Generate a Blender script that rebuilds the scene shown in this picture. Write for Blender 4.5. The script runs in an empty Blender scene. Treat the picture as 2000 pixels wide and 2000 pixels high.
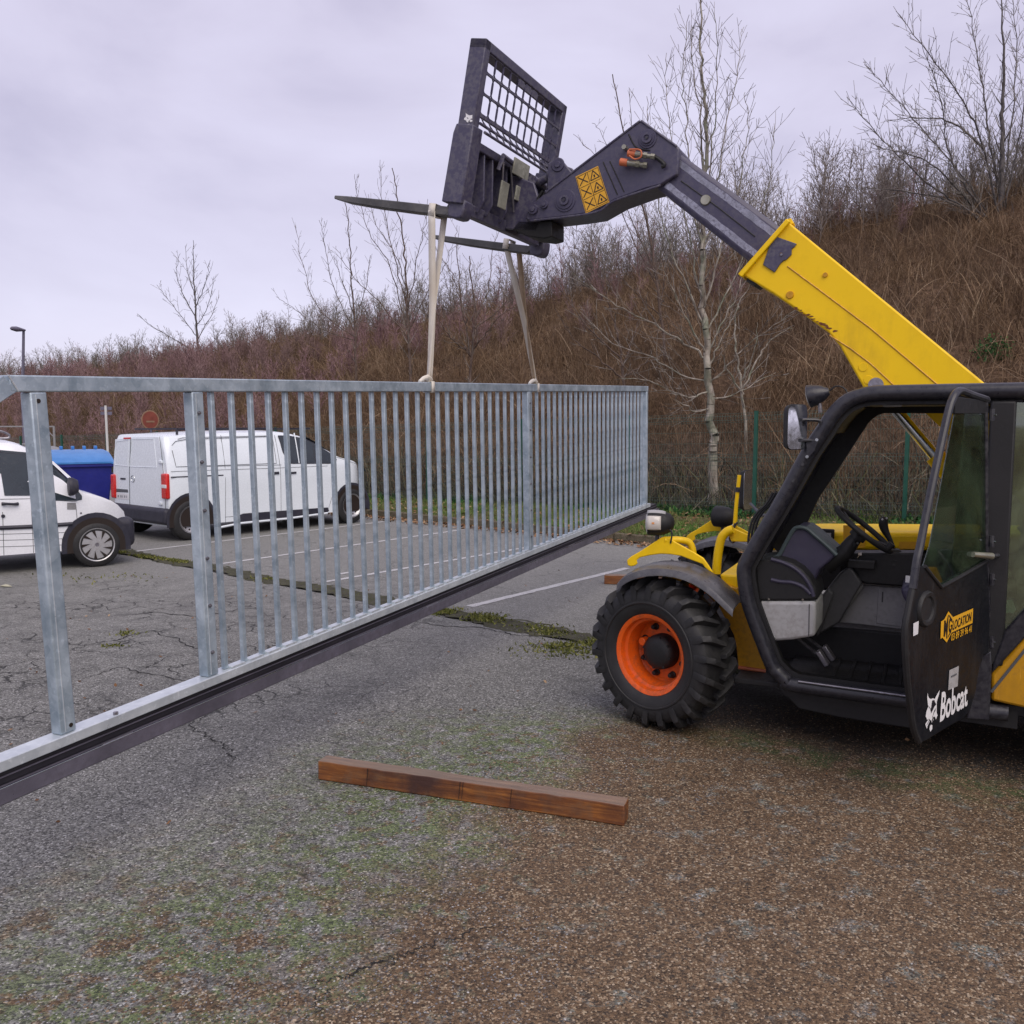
import bpy, math, random
import numpy as np
from math import sin, cos, tan, atan, atan2, pi, radians, sqrt, hypot
from mathutils import Vector, Matrix

scene = bpy.context.scene
COL = scene.collection

# ------------------------------------------------------------------ camera
EYE = 1.88
PITCH = atan(175/1800)
cam_data = bpy.data.cameras.new('camera')
cam_data.lens = 32.4; cam_data.sensor_width = 36.0
cam_data.clip_start = 0.05; cam_data.clip_end = 3000
cam = bpy.data.objects.new('camera', cam_data)
cam.location = (0, 0, EYE)
cam.rotation_euler = (pi/2 - PITCH, 0, 0)
COL.objects.link(cam)
scene.camera = cam

# ------------------------------------------------------------------ light
SUN_EL, SUN_AZ = radians(47), radians(158)      # azimuth clockwise from +Y
world = bpy.data.worlds.new('World'); scene.world = world
world.use_nodes = True
wn, wl = world.node_tree.nodes, world.node_tree.links
wn.clear()
w_out = wn.new('ShaderNodeOutputWorld')
w_sky = wn.new('ShaderNodeTexSky'); w_sky.sky_type = 'NISHITA'; w_sky.sun_disc = False
w_sky.sun_elevation = SUN_EL; w_sky.sun_rotation = SUN_AZ
w_bgs = wn.new('ShaderNodeBackground'); w_bgs.inputs['Strength'].default_value = 0.012
wl.new(w_sky.outputs[0], w_bgs.inputs['Color'])
w_co = wn.new('ShaderNodeTexCoord')
w_map = wn.new('ShaderNodeMapping'); w_map.inputs['Scale'].default_value = (1.0, 1.0, 2.2)
wl.new(w_co.outputs['Generated'], w_map.inputs['Vector'])
w_n1 = wn.new('ShaderNodeTexNoise'); w_n1.inputs['Scale'].default_value = 2.6
w_n1.inputs['Detail'].default_value = 6; w_n1.inputs['Roughness'].default_value = 0.5
w_n1.inputs['Distortion'].default_value = 0.4
wl.new(w_map.outputs[0], w_n1.inputs['Vector'])
w_r = wn.new('ShaderNodeValToRGB')
w_r.color_ramp.elements[0].position = 0.34; w_r.color_ramp.elements[0].color = (0.545, 0.505, 0.665, 1)
w_r.color_ramp.elements[1].position = 0.66; w_r.color_ramp.elements[1].color = (0.76, 0.72, 0.90, 1)
e_ = w_r.color_ramp.elements.new(0.5); e_.color = (0.68, 0.635, 0.80, 1)
wl.new(w_n1.outputs['Fac'], w_r.inputs['Fac'])
w_bg = wn.new('ShaderNodeBackground'); w_bg.inputs['Strength'].default_value = 0.68
wl.new(w_r.outputs[0], w_bg.inputs['Color'])
w_add = wn.new('ShaderNodeAddShader')
wl.new(w_bgs.outputs[0], w_add.inputs[0]); wl.new(w_bg.outputs[0], w_add.inputs[1])
wl.new(w_add.outputs[0], w_out.inputs['Surface'])

sun_d = bpy.data.lights.new('sun', 'SUN'); sun_d.energy = 1.35; sun_d.angle = radians(50)
sun_d.color = (1.0, 0.90, 0.78)
sun = bpy.data.objects.new('sun', sun_d); COL.objects.link(sun)
sun.location = (0, 0, 30)
sdir = Vector((sin(SUN_AZ)*cos(SUN_EL), cos(SUN_AZ)*cos(SUN_EL), sin(SUN_EL)))
sun.rotation_euler = sdir.to_track_quat('Z', 'Y').to_euler()

scene.view_settings.view_transform = 'Standard'
scene.view_settings.look = 'None'
scene.view_settings.exposure = 0.5
scene.view_settings.gamma = 1.0
scene.view_settings.use_curve_mapping = False

# ------------------------------------------------------------------ measuring helpers (photo pixel -> point in the place)
CAM = Vector((0, 0, EYE))
def ray(px, py):
    a = (px-1000)/1800; b = (1000-py)/1800
    return Vector((a, cos(PITCH)+b*sin(PITCH), -sin(PITCH)+b*cos(PITCH)))
def at(px, py, Y):
    d = ray(px, py); return CAM + d*(Y/d.y)
def gnd(px, py, z=0.0):
    d = ray(px, py); return CAM + d*((z-EYE)/d.z)
def onpl(px, py, p, n):
    d = ray(px, py); return CAM + d*((Vector(p)-CAM).dot(Vector(n))/d.dot(Vector(n)))
class Frame:
    """a local frame standing on the ground: origin o, x axis at heading, z up"""
    def __init__(s, o, heading):
        s.o = Vector(o); s.h = heading
        s.x = Vector((cos(heading), sin(heading), 0)); s.y = Vector((-sin(heading), cos(heading), 0))
    def loc(s, p):
        d = Vector(p)-s.o; return Vector((d.dot(s.x), d.dot(s.y), d.z))
    def w(s, l): return s.o + s.x*l[0] + s.y*l[1] + Vector((0, 0, l[2]))
    def side(s, px, py, y):          # local (x, z) of a pixel on the plane y = const
        q = s.loc(onpl(px, py, s.o + s.y*y, s.y)); return (q.x, q.z)
    def front(s, px, py, x):         # local (y, z) of a pixel on the plane x = const
        q = s.loc(onpl(px, py, s.o + s.x*x, s.x)); return (q.y, q.z)
    def sides(s, pts, y): return [s.side(a, b, y) for a, b in pts]

# ------------------------------------------------------------------ object helpers
def lin(c):
    def f(v):
        v /= 255.0
        return v/12.92 if v <= 0.04045 else ((v+0.055)/1.055)**2.4
    return (f(c[0]), f(c[1]), f(c[2]))
def tag(o, label=None, cat=None, group=None, kind=None):
    if label: o['label'] = label
    if cat: o['category'] = cat
    if group: o['group'] = group
    if kind: o['kind'] = kind
    return o
def thing(name, label, cat, loc=(0, 0, 0), rotz=0.0, group=None):
    o = bpy.data.objects.new(name, None); COL.objects.link(o)
    o.location = loc; o.rotation_euler = (0, 0, rotz); o.empty_display_size = 0.2
    return tag(o, label, cat, group)
def link(name, me, parent=None):
    o = bpy.data.objects.new(name, me); COL.objects.link(o)
    if parent is not None: o.parent = parent
    return o
def basis(d):
    d = Vector(d).normalized()
    a = Vector((0, 0, 1)) if abs(d.z) < 0.9 else Vector((1, 0, 0))
    u = d.cross(a).normalized(); return u, u.cross(d).normalized()

class MB:
    def __init__(s): s.v = []; s.f = []
    def add(s, vs, fs):
        n = len(s.v); s.v += [tuple(v) for v in vs]; s.f += [tuple(i+n for i in f) for f in fs]; return s
    def box(s, c, d, R=None):
        hx, hy, hz = d[0]/2, d[1]/2, d[2]/2; c = Vector(c)
        vs = [Vector((x, y, z)) for x in (-hx, hx) for y in (-hy, hy) for z in (-hz, hz)]
        if R is not None: vs = [R @ v for v in vs]
        return s.add([v+c for v in vs], [(0,1,3,2),(4,6,7,5),(0,4,5,1),(2,3,7,6),(0,2,6,4),(1,5,7,3)])
    def hexa(s, p):     # 8 points: 4 of one end, 4 of the other
        return s.add(p, [(0,1,2,3),(7,6,5,4),(0,4,5,1),(1,5,6,2),(2,6,7,3),(3,7,4,0)])
    def bar(s, a, b, wdt, hgt, up=(0, 0, 1)):
        a = Vector(a); b = Vector(b); d = (b-a).normalized(); up = Vector(up)
        sd = d.cross(up).normalized(); up = sd.cross(d).normalized()
        p = []
        for q in (a, b):
            p += [q-sd*wdt/2-up*hgt/2, q+sd*wdt/2-up*hgt/2, q+sd*wdt/2+up*hgt/2, q-sd*wdt/2+up*hgt/2]
        return s.hexa(p)
    def prism(s, pts, fn0, fn1):     # 2-D outline mapped to two caps
        n = len(pts)
        return s.add([fn0(p) for p in pts]+[fn1(p) for p in pts],
                     [tuple(range(n)), tuple(reversed(range(n, 2*n)))] +
                     [(i, i+n, (i+1) % n+n, (i+1) % n) for i in range(n)])
    def sidep(s, pts, y0, y1):       # outline in local x,z extruded along y
        return s.prism(pts, lambda p: (p[0], y0, p[1]), lambda p: (p[0], y1, p[1]))
    def cyl(s, a, b, r0, r1=None, n=16, caps=True):
        r1 = r0 if r1 is None else r1
        a = Vector(a); b = Vector(b); u, v = basis(b-a); vs = []
        for q, r in ((a, r0), (b, r1)):
            vs += [q+(u*cos(2*pi*i/n)+v*sin(2*pi*i/n))*r for i in range(n)]
        fs = [(i, (i+1) % n, (i+1) % n+n, i+n) for i in range(n)]
        if caps: fs += [tuple(reversed(range(n))), tuple(range(n, 2*n))]
        return s.add(vs, fs)
    def tube(s, path, r, n=10, closed=False, caps=True, sq=None):
        P = [Vector(p) for p in path]; m = len(P)
        rs = r if isinstance(r, (list, tuple)) else [r]*m
        T = []
        for i in range(m):
            if closed: t = P[(i+1) % m]-P[i-1]
            else: t = P[min(i+1, m-1)]-P[max(i-1, 0)]
            T.append(t.normalized())
        u, _ = basis(T[0]); vs = []
        for i in range(m):
            u = (u - T[i]*u.dot(T[i])).normalized(); v = T[i].cross(u)
            vs += [P[i]+(u*cos(2*pi*k/n)+v*sin(2*pi*k/n))*rs[i] for k in range(n)]
        fs = []
        for i in range(m if closed else m-1):
            j = (i+1) % m
            fs += [(i*n+k, i*n+(k+1) % n, j*n+(k+1) % n, j*n+k) for k in range(n)]
        if caps and not closed:
            fs += [tuple(reversed(range(n))), tuple(range((m-1)*n, m*n))]
        return s.add(vs, fs)
    def lathe(s, prof, c, ax, n=32):   # prof: (radius, distance along axis)
        c = Vector(c); ax = Vector(ax).normalized(); u, v = basis(ax); vs = []
        for (r, h) in prof:
            vs += [c+ax*h+(u*cos(2*pi*i/n)+v*sin(2*pi*i/n))*max(r, 1e-4) for i in range(n)]
        fs = []
        for j in range(len(prof)-1):
            fs += [(j*n+i, j*n+(i+1) % n, (j+1)*n+(i+1) % n, (j+1)*n+i) for i in range(n)]
        return s.add(vs, fs)
    def grid(s, rows):               # rows of points -> sheet
        n = len(rows[0]); vs = [p for r in rows for p in r]
        return s.add(vs, [(j*n+i, j*n+i+1, (j+1)*n+i+1, (j+1)*n+i) for j in range(len(rows)-1) for i in range(n-1)])
    def strip(s, rows, th):          # sheet with thickness given as a vector
        th = Vector(th); n = len(rows[0]); a = [Vector(p) for r in rows for p in r]; N = len(a)
        fs = []
        for j in range(len(rows)-1):
            for i in range(n-1):
                q = (j*n+i, j*n+i+1, (j+1)*n+i+1, (j+1)*n+i); fs.append(q); fs.append(tuple(x+N for x in reversed(q)))
        m = len(rows)
        for i in range(n-1):
            fs.append((i+1, i, i+N, i+1+N)); k = (m-1)*n; fs.append((k+i, k+i+1, k+i+1+N, k+i+N))
        for j in range(m-1):
            fs.append((j*n, (j+1)*n, (j+1)*n+N, j*n+N)); fs.append(((j+1)*n+n-1, j*n+n-1, j*n+n-1+N, (j+1)*n+n-1+N))
        return s.add(a+[p+th for p in a], fs)
    def xform(s, fn): s.v = [tuple(fn(Vector(v))) for v in s.v]; return s
    def build(s, name, mat, parent=None, smooth=True, bevel=0, seg=2, sub=0, ang=35):
        me = bpy.data.meshes.new(name); me.from_pydata(s.v, [], s.f); me.validate(); me.update()
        import bmesh
        bm = bmesh.new(); bm.from_mesh(me); bmesh.ops.recalc_face_normals(bm, faces=bm.faces); bm.to_mesh(me); bm.free()
        o = link(name, me, parent); me.materials.append(mat)
        if smooth:
            me.shade_smooth() if hasattr(me, 'shade_smooth') else None
            try: me.set_sharp_from_angle(angle=radians(ang))
            except Exception: pass
        if bevel:
            m = o.modifiers.new('bevel', 'BEVEL'); m.width = bevel; m.segments = seg; m.limit_method = 'ANGLE'; m.angle_limit = radians(30)
            m.harden_normals = False
        if sub:
            m = o.modifiers.new('sub', 'SUBSURF'); m.levels = sub; m.render_levels = sub
        return o

def np_mesh(name, verts, quads, mat, parent=None, rnd=None, smooth=False, tris=False):
    me = bpy.data.meshes.new(name); verts = np.asarray(verts, dtype=np.float32).reshape(-1, 3)
    quads = np.asarray(quads, dtype=np.int32); k = quads.shape[1]; nf = len(quads)
    me.vertices.add(len(verts)); me.vertices.foreach_set('co', verts.ravel())
    me.loops.add(nf*k); me.loops.foreach_set('vertex_index', quads.ravel())
    me.polygons.add(nf); me.polygons.foreach_set('loop_start', np.arange(0, nf*k, k, dtype=np.int32))
    try: me.polygons.foreach_set('loop_total', np.full(nf, k, dtype=np.int32))
    except Exception: pass
    me.update(calc_edges=True)
    if rnd is not None:
        a = me.attributes.new('rnd', 'FLOAT', 'POINT'); a.data.foreach_set('value', np.asarray(rnd, dtype=np.float32).ravel())
    me.materials.append(mat)
    if smooth: me.shade_smooth()
    return link(name, me, parent)

def ribbons(P, W, rng, face=None):
    """P (N,K,3) polylines, W (N,K) widths -> verts, quads"""
    N, K, _ = P.shape
    d = P[:, -1]-P[:, 0]; r = rng.normal(size=(N, 3)) if face is None else face
    s = np.cross(d, r); s /= np.linalg.norm(s, axis=1, keepdims=True)+1e-9
    A = P - s[:, None, :]*W[:, :, None]/2; B = P + s[:, None, :]*W[:, :, None]/2
    V_ = np.stack([A, B], axis=2).reshape(-1, 3)
    base = (np.arange(N)*K*2)[:, None] + (np.arange(K-1)*2)[None, :]
    q = np.stack([base, base+1, base+3, base+2], axis=2).reshape(-1, 4)
    return V_, q

def segs_mesh(S, n=3):
    """S: array (N,8) p0 p1 r0 r1 -> prisms"""
    S = np.asarray(S, dtype=np.float64); N = len(S)
    d = S[:, 3:6]-S[:, :3]; d /= np.linalg.norm(d, axis=1, keepdims=True)+1e-9
    a = np.where(np.abs(d[:, 2:3]) < 0.9, np.array([[0, 0, 1.0]]), np.array([[1.0, 0, 0]]))
    u = np.cross(d, a); u /= np.linalg.norm(u, axis=1, keepdims=True)+1e-9; v = np.cross(d, u)
    an = 2*np.pi*np.arange(n)/n
    ring = u[:, None, :]*np.cos(an)[None, :, None]+v[:, None, :]*np.sin(an)[None, :, None]
    A = S[:, None, :3]+ring*S[:, 6][:, None, None]; B = S[:, None, 3:6]+ring*S[:, 7][:, None, None]
    V_ = np.concatenate([A, B], axis=1).reshape(-1, 3)
    base = (np.arange(N)*2*n)[:, None]; i = np.arange(n)[None, :]; j = (np.arange(n)+1)[None, :] % n
    q = np.stack([base+i, base+j, base+j+n, base+i+n], axis=2).reshape(-1, 4)
    return V_, q
# ------------------------------------------------------------------ materials
class NB:
    """tiny node builder"""
    def __init__(s, name):
        s.m = bpy.data.materials.new(name); s.m.use_nodes = True
        s.t = s.m.node_tree; s.n = s.t.nodes; s.l = s.t.links
        s.p = s.n['Principled BSDF']; s.out = s.n['Material Output']
        s._c = s.n.new('ShaderNodeTexCoord').outputs['Object']
    def put(s, sock, v):
        if hasattr(v, 'links') or isinstance(v, bpy.types.NodeSocket): s.l.new(v, sock)
        elif isinstance(v, (tuple, list)) and len(v) == 3 and sock.type == 'RGBA': sock.default_value = (*v, 1)
        else: sock.default_value = v
    def math(s, op, a, b=0.0, clamp=False):
        k = s.n.new('ShaderNodeMath'); k.operation = op; k.use_clamp = clamp
        s.put(k.inputs[0], a); s.put(k.inputs[1], b); return k.outputs[0]
    def mix(s, f, a, b, mode='MIX'):
        k = s.n.new('ShaderNodeMix'); k.data_type = 'RGBA'; k.blend_type = mode; k.clamp_factor = True
        s.put(k.inputs['Factor'], f); s.put(k.inputs[6], a); s.put(k.inputs[7], b); return k.outputs[2]
    def noise(s, scale, detail=3, rough=0.5, vec=None, dist=0.0):
        k = s.n.new('ShaderNodeTexNoise'); k.inputs['Scale'].default_value = scale
        k.inputs['Detail'].default_value = detail; k.inputs['Roughness'].default_value = rough
        k.inputs['Distortion'].default_value = dist
        s.l.new(vec if vec is not None else s._c, k.inputs['Vector']); return k.outputs['Fac']
    def voro(s, scale, feature='F1', vec=None, rnd=1.0):
        k = s.n.new('ShaderNodeTexVoronoi'); k.feature = feature; k.inputs['Scale'].default_value = scale
        k.inputs['Randomness'].default_value = rnd
        s.l.new(vec if vec is not None else s._c, k.inputs['Vector']); return k
    def ramp(s, f, stops, interp='LINEAR'):
        k = s.n.new('ShaderNodeValToRGB'); k.color_ramp.interpolation = interp
        el = k.color_ramp.elements
        while len(el) < len(stops): el.new(0.5)
        for e, (p, c) in zip(el, stops):
            e.position = p; e.color = (*c, 1) if isinstance(c, (tuple, list)) else (c, c, c, 1)
        s.put(k.inputs['Fac'], f); return k.outputs['Color']
    def mrange(s, f, a, b, c=0.0, d=1.0):
        k = s.n.new('ShaderNodeMapRange'); k.clamp = True
        s.put(k.inputs[0], f)
        for i, v in enumerate((a, b, c, d)): k.inputs[i+1].default_value = v
        return k.outputs[0]
    def xyz(s, vec=None):
        k = s.n.new('ShaderNodeSeparateXYZ'); s.l.new(vec if vec is not None else s._c, k.inputs[0]); return k.outputs
    def mapping(s, scale=(1, 1, 1), loc=(0, 0, 0), rot=(0, 0, 0), vec=None):
        k = s.n.new('ShaderNodeMapping'); k.inputs['Scale'].default_value = scale
        k.inputs['Location'].default_value = loc; k.inputs['Rotation'].default_value = rot
        s.l.new(vec if vec is not None else s._c, k.inputs[0]); return k.outputs[0]
    def attr(s, name):
        k = s.n.new('ShaderNodeAttribute'); k.attribute_name = name; return k.outputs['Fac']
    def geo(s, o): return s.n.new('ShaderNodeNewGeometry').outputs[o]
    def bump(s, h, strength=0.3, dist=0.01):
        k = s.n.new('ShaderNodeBump'); k.inputs['Strength'].default_value = strength
        k.inputs['Distance'].default_value = dist; s.l.new(h, k.inputs['Height'])
        s.l.new(k.outputs[0], s.p.inputs['Normal']); return k.outputs[0]
    def fin(s, col=None, rough=None, metal=None, spec=None, coat=None):
        if col is not None: s.put(s.p.inputs['Base Color'], col)
        if rough is not None: s.put(s.p.inputs['Roughness'], rough)
        if metal is not None: s.put(s.p.inputs['Metallic'], metal)
        if spec is not None: s.p.inputs['Specular IOR Level'].default_value = spec
        if coat is not None: s.p.inputs['Coat Weight'].default_value = coat; s.p.inputs['Coat Roughness'].default_value = 0.15
        return s.m

def paint(name, c, rough=0.45, var=0.12, dirt=None, dirt_amt=0.25, bump=0.05, scale=4.0, metal=0.0, coat=None, spec=0.5, edge=None, streak=0.0):
    b = NB(name)
    n1 = b.noise(scale, 5, 0.6); n2 = b.noise(scale*9, 4, 0.6)
    dark = tuple(v*(1-var*1.6) for v in c); lite = tuple(min(1, v*(1+var)) for v in c)
    col = b.mix(b.mrange(n1, 0.3, 0.7), dark, lite)
    if dirt is not None:
        f = b.math('MULTIPLY', b.mrange(b.math('MULTIPLY', n2, n1), 0.22, 0.42), dirt_amt)
        col = b.mix(f, col, dirt)
    if streak:
        s1 = b.noise(7, 5, 0.65, vec=b.mapping((1.3, 1.3, 0.16))); s2 = b.noise(1.6, 4, 0.6)
        col = b.mix(b.math('MULTIPLY', b.math('MULTIPLY', b.mrange(s1, 0.46, 0.72), b.mrange(s2, 0.4, 0.62)), streak), col, dirt)
        sc_ = b.noise(24, 2, 0.5, vec=b.mapping((6, 1, .35), rot=(0, .6, 0))); col = b.mix(b.math('MULTIPLY', b.mrange(sc_, 0.70, 0.76), streak*1.2), col, tuple(min(1, v*1.25+.04) for v in c))
    if edge is not None:   # worn, chipped arrises
        pt = b.geo('Pointiness'); f = b.math('MULTIPLY', b.mrange(pt, 0.52, 0.6), b.mrange(n2, 0.42, 0.6))
        col = b.mix(f, col, edge)
    r = b.mrange(n2, 0.3, 0.7, max(0.02, rough-0.09), min(1, rough+0.12))
    b.bump(b.noise(scale*30, 3), bump, 0.003)
    return b.fin(col, r, metal, spec, coat)

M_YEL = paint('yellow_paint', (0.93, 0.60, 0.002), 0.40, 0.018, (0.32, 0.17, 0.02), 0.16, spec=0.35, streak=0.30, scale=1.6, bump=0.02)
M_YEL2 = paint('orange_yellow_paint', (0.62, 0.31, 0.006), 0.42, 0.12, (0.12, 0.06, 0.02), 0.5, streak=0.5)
M_ORG = paint('orange_rim_paint', (0.80, 0.11, 0.006), 0.42, 0.12, (0.13, 0.06, 0.03), 0.55, streak=0.4)
M_GUN = paint('dark_grey_paint', (0.060, 0.055, 0.100), 0.40, 0.03, (0.14, 0.13, 0.14), 0.05, bump=0.06, edge=(0.13, 0.125, 0.15))
M_DOOR = paint('black_door_paint', (0.009, 0.010, 0.013), 0.42, 0.1, (0.035, 0.035, 0.036), 0.25, bump=0.05, spec=0.18, streak=0.4)
M_BLK = paint('black_frame_paint', (0.019, 0.019, 0.026), 0.34, 0.10, (0.07, 0.065, 0.065), 0.16, bump=0.06, edge=(0.05, 0.05, 0.055))
M_TRIM = paint('black_trim', (0.009, 0.009, 0.010), 0.6, 0.15, (0.035, 0.032, 0.03), 0.2, bump=0.15)
M_RUB = paint('tyre_rubber', (0.016, 0.016, 0.017), 0.6, 0.2, (0.05, 0.047, 0.042), 0.35, bump=0.2, scale=6)
M_PLAS = paint('dash_plastic', (0.045, 0.040, 0.075), 0.5, 0.15, (0.08, 0.08, 0.09), 0.3)
M_PLASG = paint('dash_top_plastic', (0.06, 0.085, 0.09), 0.5, 0.15, (0.09, 0.1, 0.1), 0.3)
M_GREY = paint('light_grey_panel', (0.40, 0.40, 0.40), 0.55, 0.10, (0.16, 0.14, 0.12), 0.55)
M_GREYD = paint('mid_grey_panel', (0.27, 0.27, 0.275), 0.6, 0.10, (0.10, 0.095, 0.09), 0.45)
M_CHROME = paint('chrome_rod', (0.55, 0.58, 0.60), 0.16, 0.08, metal=1.0)
M_STEEL = paint('worn_steel', (0.30, 0.29, 0.32), 0.36, 0.3, (0.10, 0.09, 0.09), 0.6, metal=0.75, bump=0.2)
M_FORK = paint('fork_steel', (0.10, 0.10, 0.10), 0.5, 0.28, (0.20, 0.19, 0.17), 0.5, metal=0.25, bump=0.3)
M_RED = paint('red_plastic', (0.62, 0.02, 0.015), 0.22, 0.1, coat=0.4)
M_ORGP = paint('orange_cap', (0.55, 0.15, 0.06), 0.45, 0.15)
M_BRASS = paint('coupling_metal', (0.36, 0.35, 0.28), 0.35, 0.25, metal=0.7)
M_WHITE = paint('white_label', (0.72, 0.72, 0.73), 0.5, 0.05)
M_WHITEL = paint('white_lettering', (0.80, 0.80, 0.80), 0.5, 0.04)
M_BLKL = paint('black_lettering', (0.02, 0.012, 0.008), 0.5, 0.05)
M_LABY = paint('yellow_label', (0.80, 0.42, 0.02), 0.4, 0.08, (0.3, 0.2, 0.06), 0.3)
M_VAN = paint('white_van_paint', (0.80, 0.86, 0.90), 0.25, 0.02, coat=0.5, bump=0.0)
M_CAR = paint('white_car_paint', (0.85, 0.87, 0.90), 0.25, 0.02, coat=0.5, bump=0.0)
M_CARP = paint('car_black_plastic', (0.024, 0.024, 0.040), 0.55, 0.12, (0.08, 0.075, 0.07), 0.4)
M_SEAM = paint('panel_gap', (0.10, 0.105, 0.115), 0.7, 0.05)
M_HUBC = paint('silver_wheel_cover', (0.52, 0.52, 0.53), 0.35, 0.08, (0.2, 0.17, 0.14), 0.4, metal=0.5)
M_BINB = paint('blue_bin_plastic', (0.014, 0.020, 0.22), 0.42, 0.12, (0.05, 0.05, 0.16), 0.3)
M_BINL = paint('light_blue_lid', (0.05, 0.22, 0.56), 0.36, 0.10, (0.15, 0.3, 0.5), 0.3)
M_GREEN = paint('green_post_paint', (0.008, 0.085, 0.055), 0.45, 0.15, (0.05, 0.08, 0.05), 0.4)
M_WIRE = paint('green_wire', (0.085, 0.12, 0.095), 0.45, 0.15)
M_LAMPP = paint('lamp_post_metal', (0.16, 0.15, 0.20), 0.4, 0.1, metal=0.3)
M_POLEW = paint('white_pole', (0.62, 0.62, 0.60), 0.5, 0.08)
M_SIGNR = paint('red_sign_face', (0.24, 0.065, 0.045), 0.5, 0.15)
M_SIGNE = paint('sign_edge', (0.30, 0.19, 0.12), 0.5, 0.1)
M_SLING = None

def galv(name, base, dark, rough=0.38):
    b = NB(name)
    v = b.voro(26); n = b.noise(5.5, 5, 0.65); n2 = b.noise(38, 4, 0.6)
    f = b.mrange(n, 0.36, 0.66)
    sp = b.math('MULTIPLY', b.xyz(v.outputs['Color'])[0], 0.35)
    col = b.mix(b.math('ADD', b.math('MULTIPLY', f, 0.75), sp, True), dark, base)
    col = b.mix(b.math('MULTIPLY', b.mrange(n2, 0.58, 0.72), 0.5), col, tuple(min(1, x*1.3) for x in base))
    st = b.noise(9, 3, 0.5, vec=b.mapping((1, 1, 0.12)))
    col = b.mix(b.math('MULTIPLY', b.mrange(st, 0.58, 0.75), 0.35), col, tuple(x*0.6 for x in dark))
    b.bump(n2, 0.08, 0.003)
    return b.fin(col, b.mrange(n, 0.3, 0.7, rough-0.08, rough+0.15), 0.35, 0.5)
M_GALV = galv('galvanised_steel', (0.50, 0.58, 0.64), (0.24, 0.31, 0.37))
M_GALVB = galv('galvanised_rail', (0.66, 0.71, 0.74), (0.46, 0.51, 0.55), 0.32)
M_BEAM = paint('bare_steel_beam', (0.17, 0.16, 0.205), 0.36, 0.28, (0.08, 0.07, 0.085), 0.5, metal=0.35, bump=0.15, scale=3)
M_BEAMD = paint('beam_recess', (0.03, 0.028, 0.034), 0.5, 0.2, metal=0.3)

def sling_mat():
    b = NB('webbing_sling')
    n = b.noise(2.2, 4, 0.6); z = b.xyz()[2]
    col = b.mix(b.mrange(n, 0.35, 0.65), (0.60, 0.54, 0.45), (0.78, 0.75, 0.68))
    w = b.n.new('ShaderNodeTexWave'); w.inputs['Scale'].default_value = 60; w.bands_direction = 'Z'
    b.l.new(b._c, w.inputs['Vector']); b.bump(w.outputs['Fac'], 0.3, 0.002)
    return b.fin(col, 0.9, 0.0, 0.2)
M_SLING = sling_mat()
M_SLING2 = paint('soiled_webbing', (0.46, 0.35, 0.24), 0.9, 0.2, (0.16, 0.11, 0.07), 0.5, spec=0.2)

def glass(name, tint, refl=0.10, dirt=0.0, dirtc=(0.3, 0.3, 0.28)):
    b = NB(name); t = b.n.new('ShaderNodeBsdfTransparent'); g = b.n.new('ShaderNodeBsdfGlossy')
    t.inputs[0].default_value = (*tint, 1); g.inputs['Roughness'].default_value = 0.03
    g.inputs['Color'].default_value = (0.9, 0.95, 0.95, 1)
    fr = b.n.new('ShaderNodeFresnel'); fr.inputs[0].default_value = 1.45
    f = b.math('ADD', b.math('MULTIPLY', fr.outputs[0], 0.85), refl, True)
    m = b.n.new('ShaderNodeMixShader'); b.l.new(f, m.inputs[0]); b.l.new(t.outputs[0], m.inputs[1]); b.l.new(g.outputs[0], m.inputs[2])
    o = m.outputs[0]
    if dirt:
        d = b.n.new('ShaderNodeBsdfDiffuse'); d.inputs[0].default_value = (*dirtc, 1)
        m2 = b.n.new('ShaderNodeMixShader')
        b.put(m2.inputs[0], b.math('MULTIPLY', b.mrange(b.noise(3.5, 6, 0.7, dist=0.6), 0.4, 0.72), dirt))
        b.l.new(o, m2.inputs[1]); b.l.new(d.outputs[0], m2.inputs[2]); o = m2.outputs[0]
    b.l.new(o, b.out.inputs['Surface']); return b.m
M_GLASS = glass('cab_glass', (0.80, 0.84, 0.82), 0.02, 0.25)
M_GLASSD = glass('door_glass', (0.48, 0.56, 0.46), 0.07, 0.26, (0.09, 0.14, 0.08))
M_GLASSR = glass('rear_quarter_glass', (0.34, 0.48, 0.34), 0.14, 0.42, (0.26, 0.31, 0.18))
M_CGLASS = paint('dark_car_glass', (0.018, 0.028, 0.034), 0.06, 0.2, spec=0.8, bump=0.0)
M_MIRR = paint('mirror_glass', (0.80, 0.82, 0.85), 0.03, 0.02, metal=1.0, bump=0.0)
M_LENS = paint('lamp_lens', (0.62, 0.58, 0.52), 0.12, 0.1, coat=0.6)
M_LENSO = paint('amber_bulb_lens', (0.75, 0.33, 0.12), 0.15, 0.1, coat=0.5)

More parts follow.
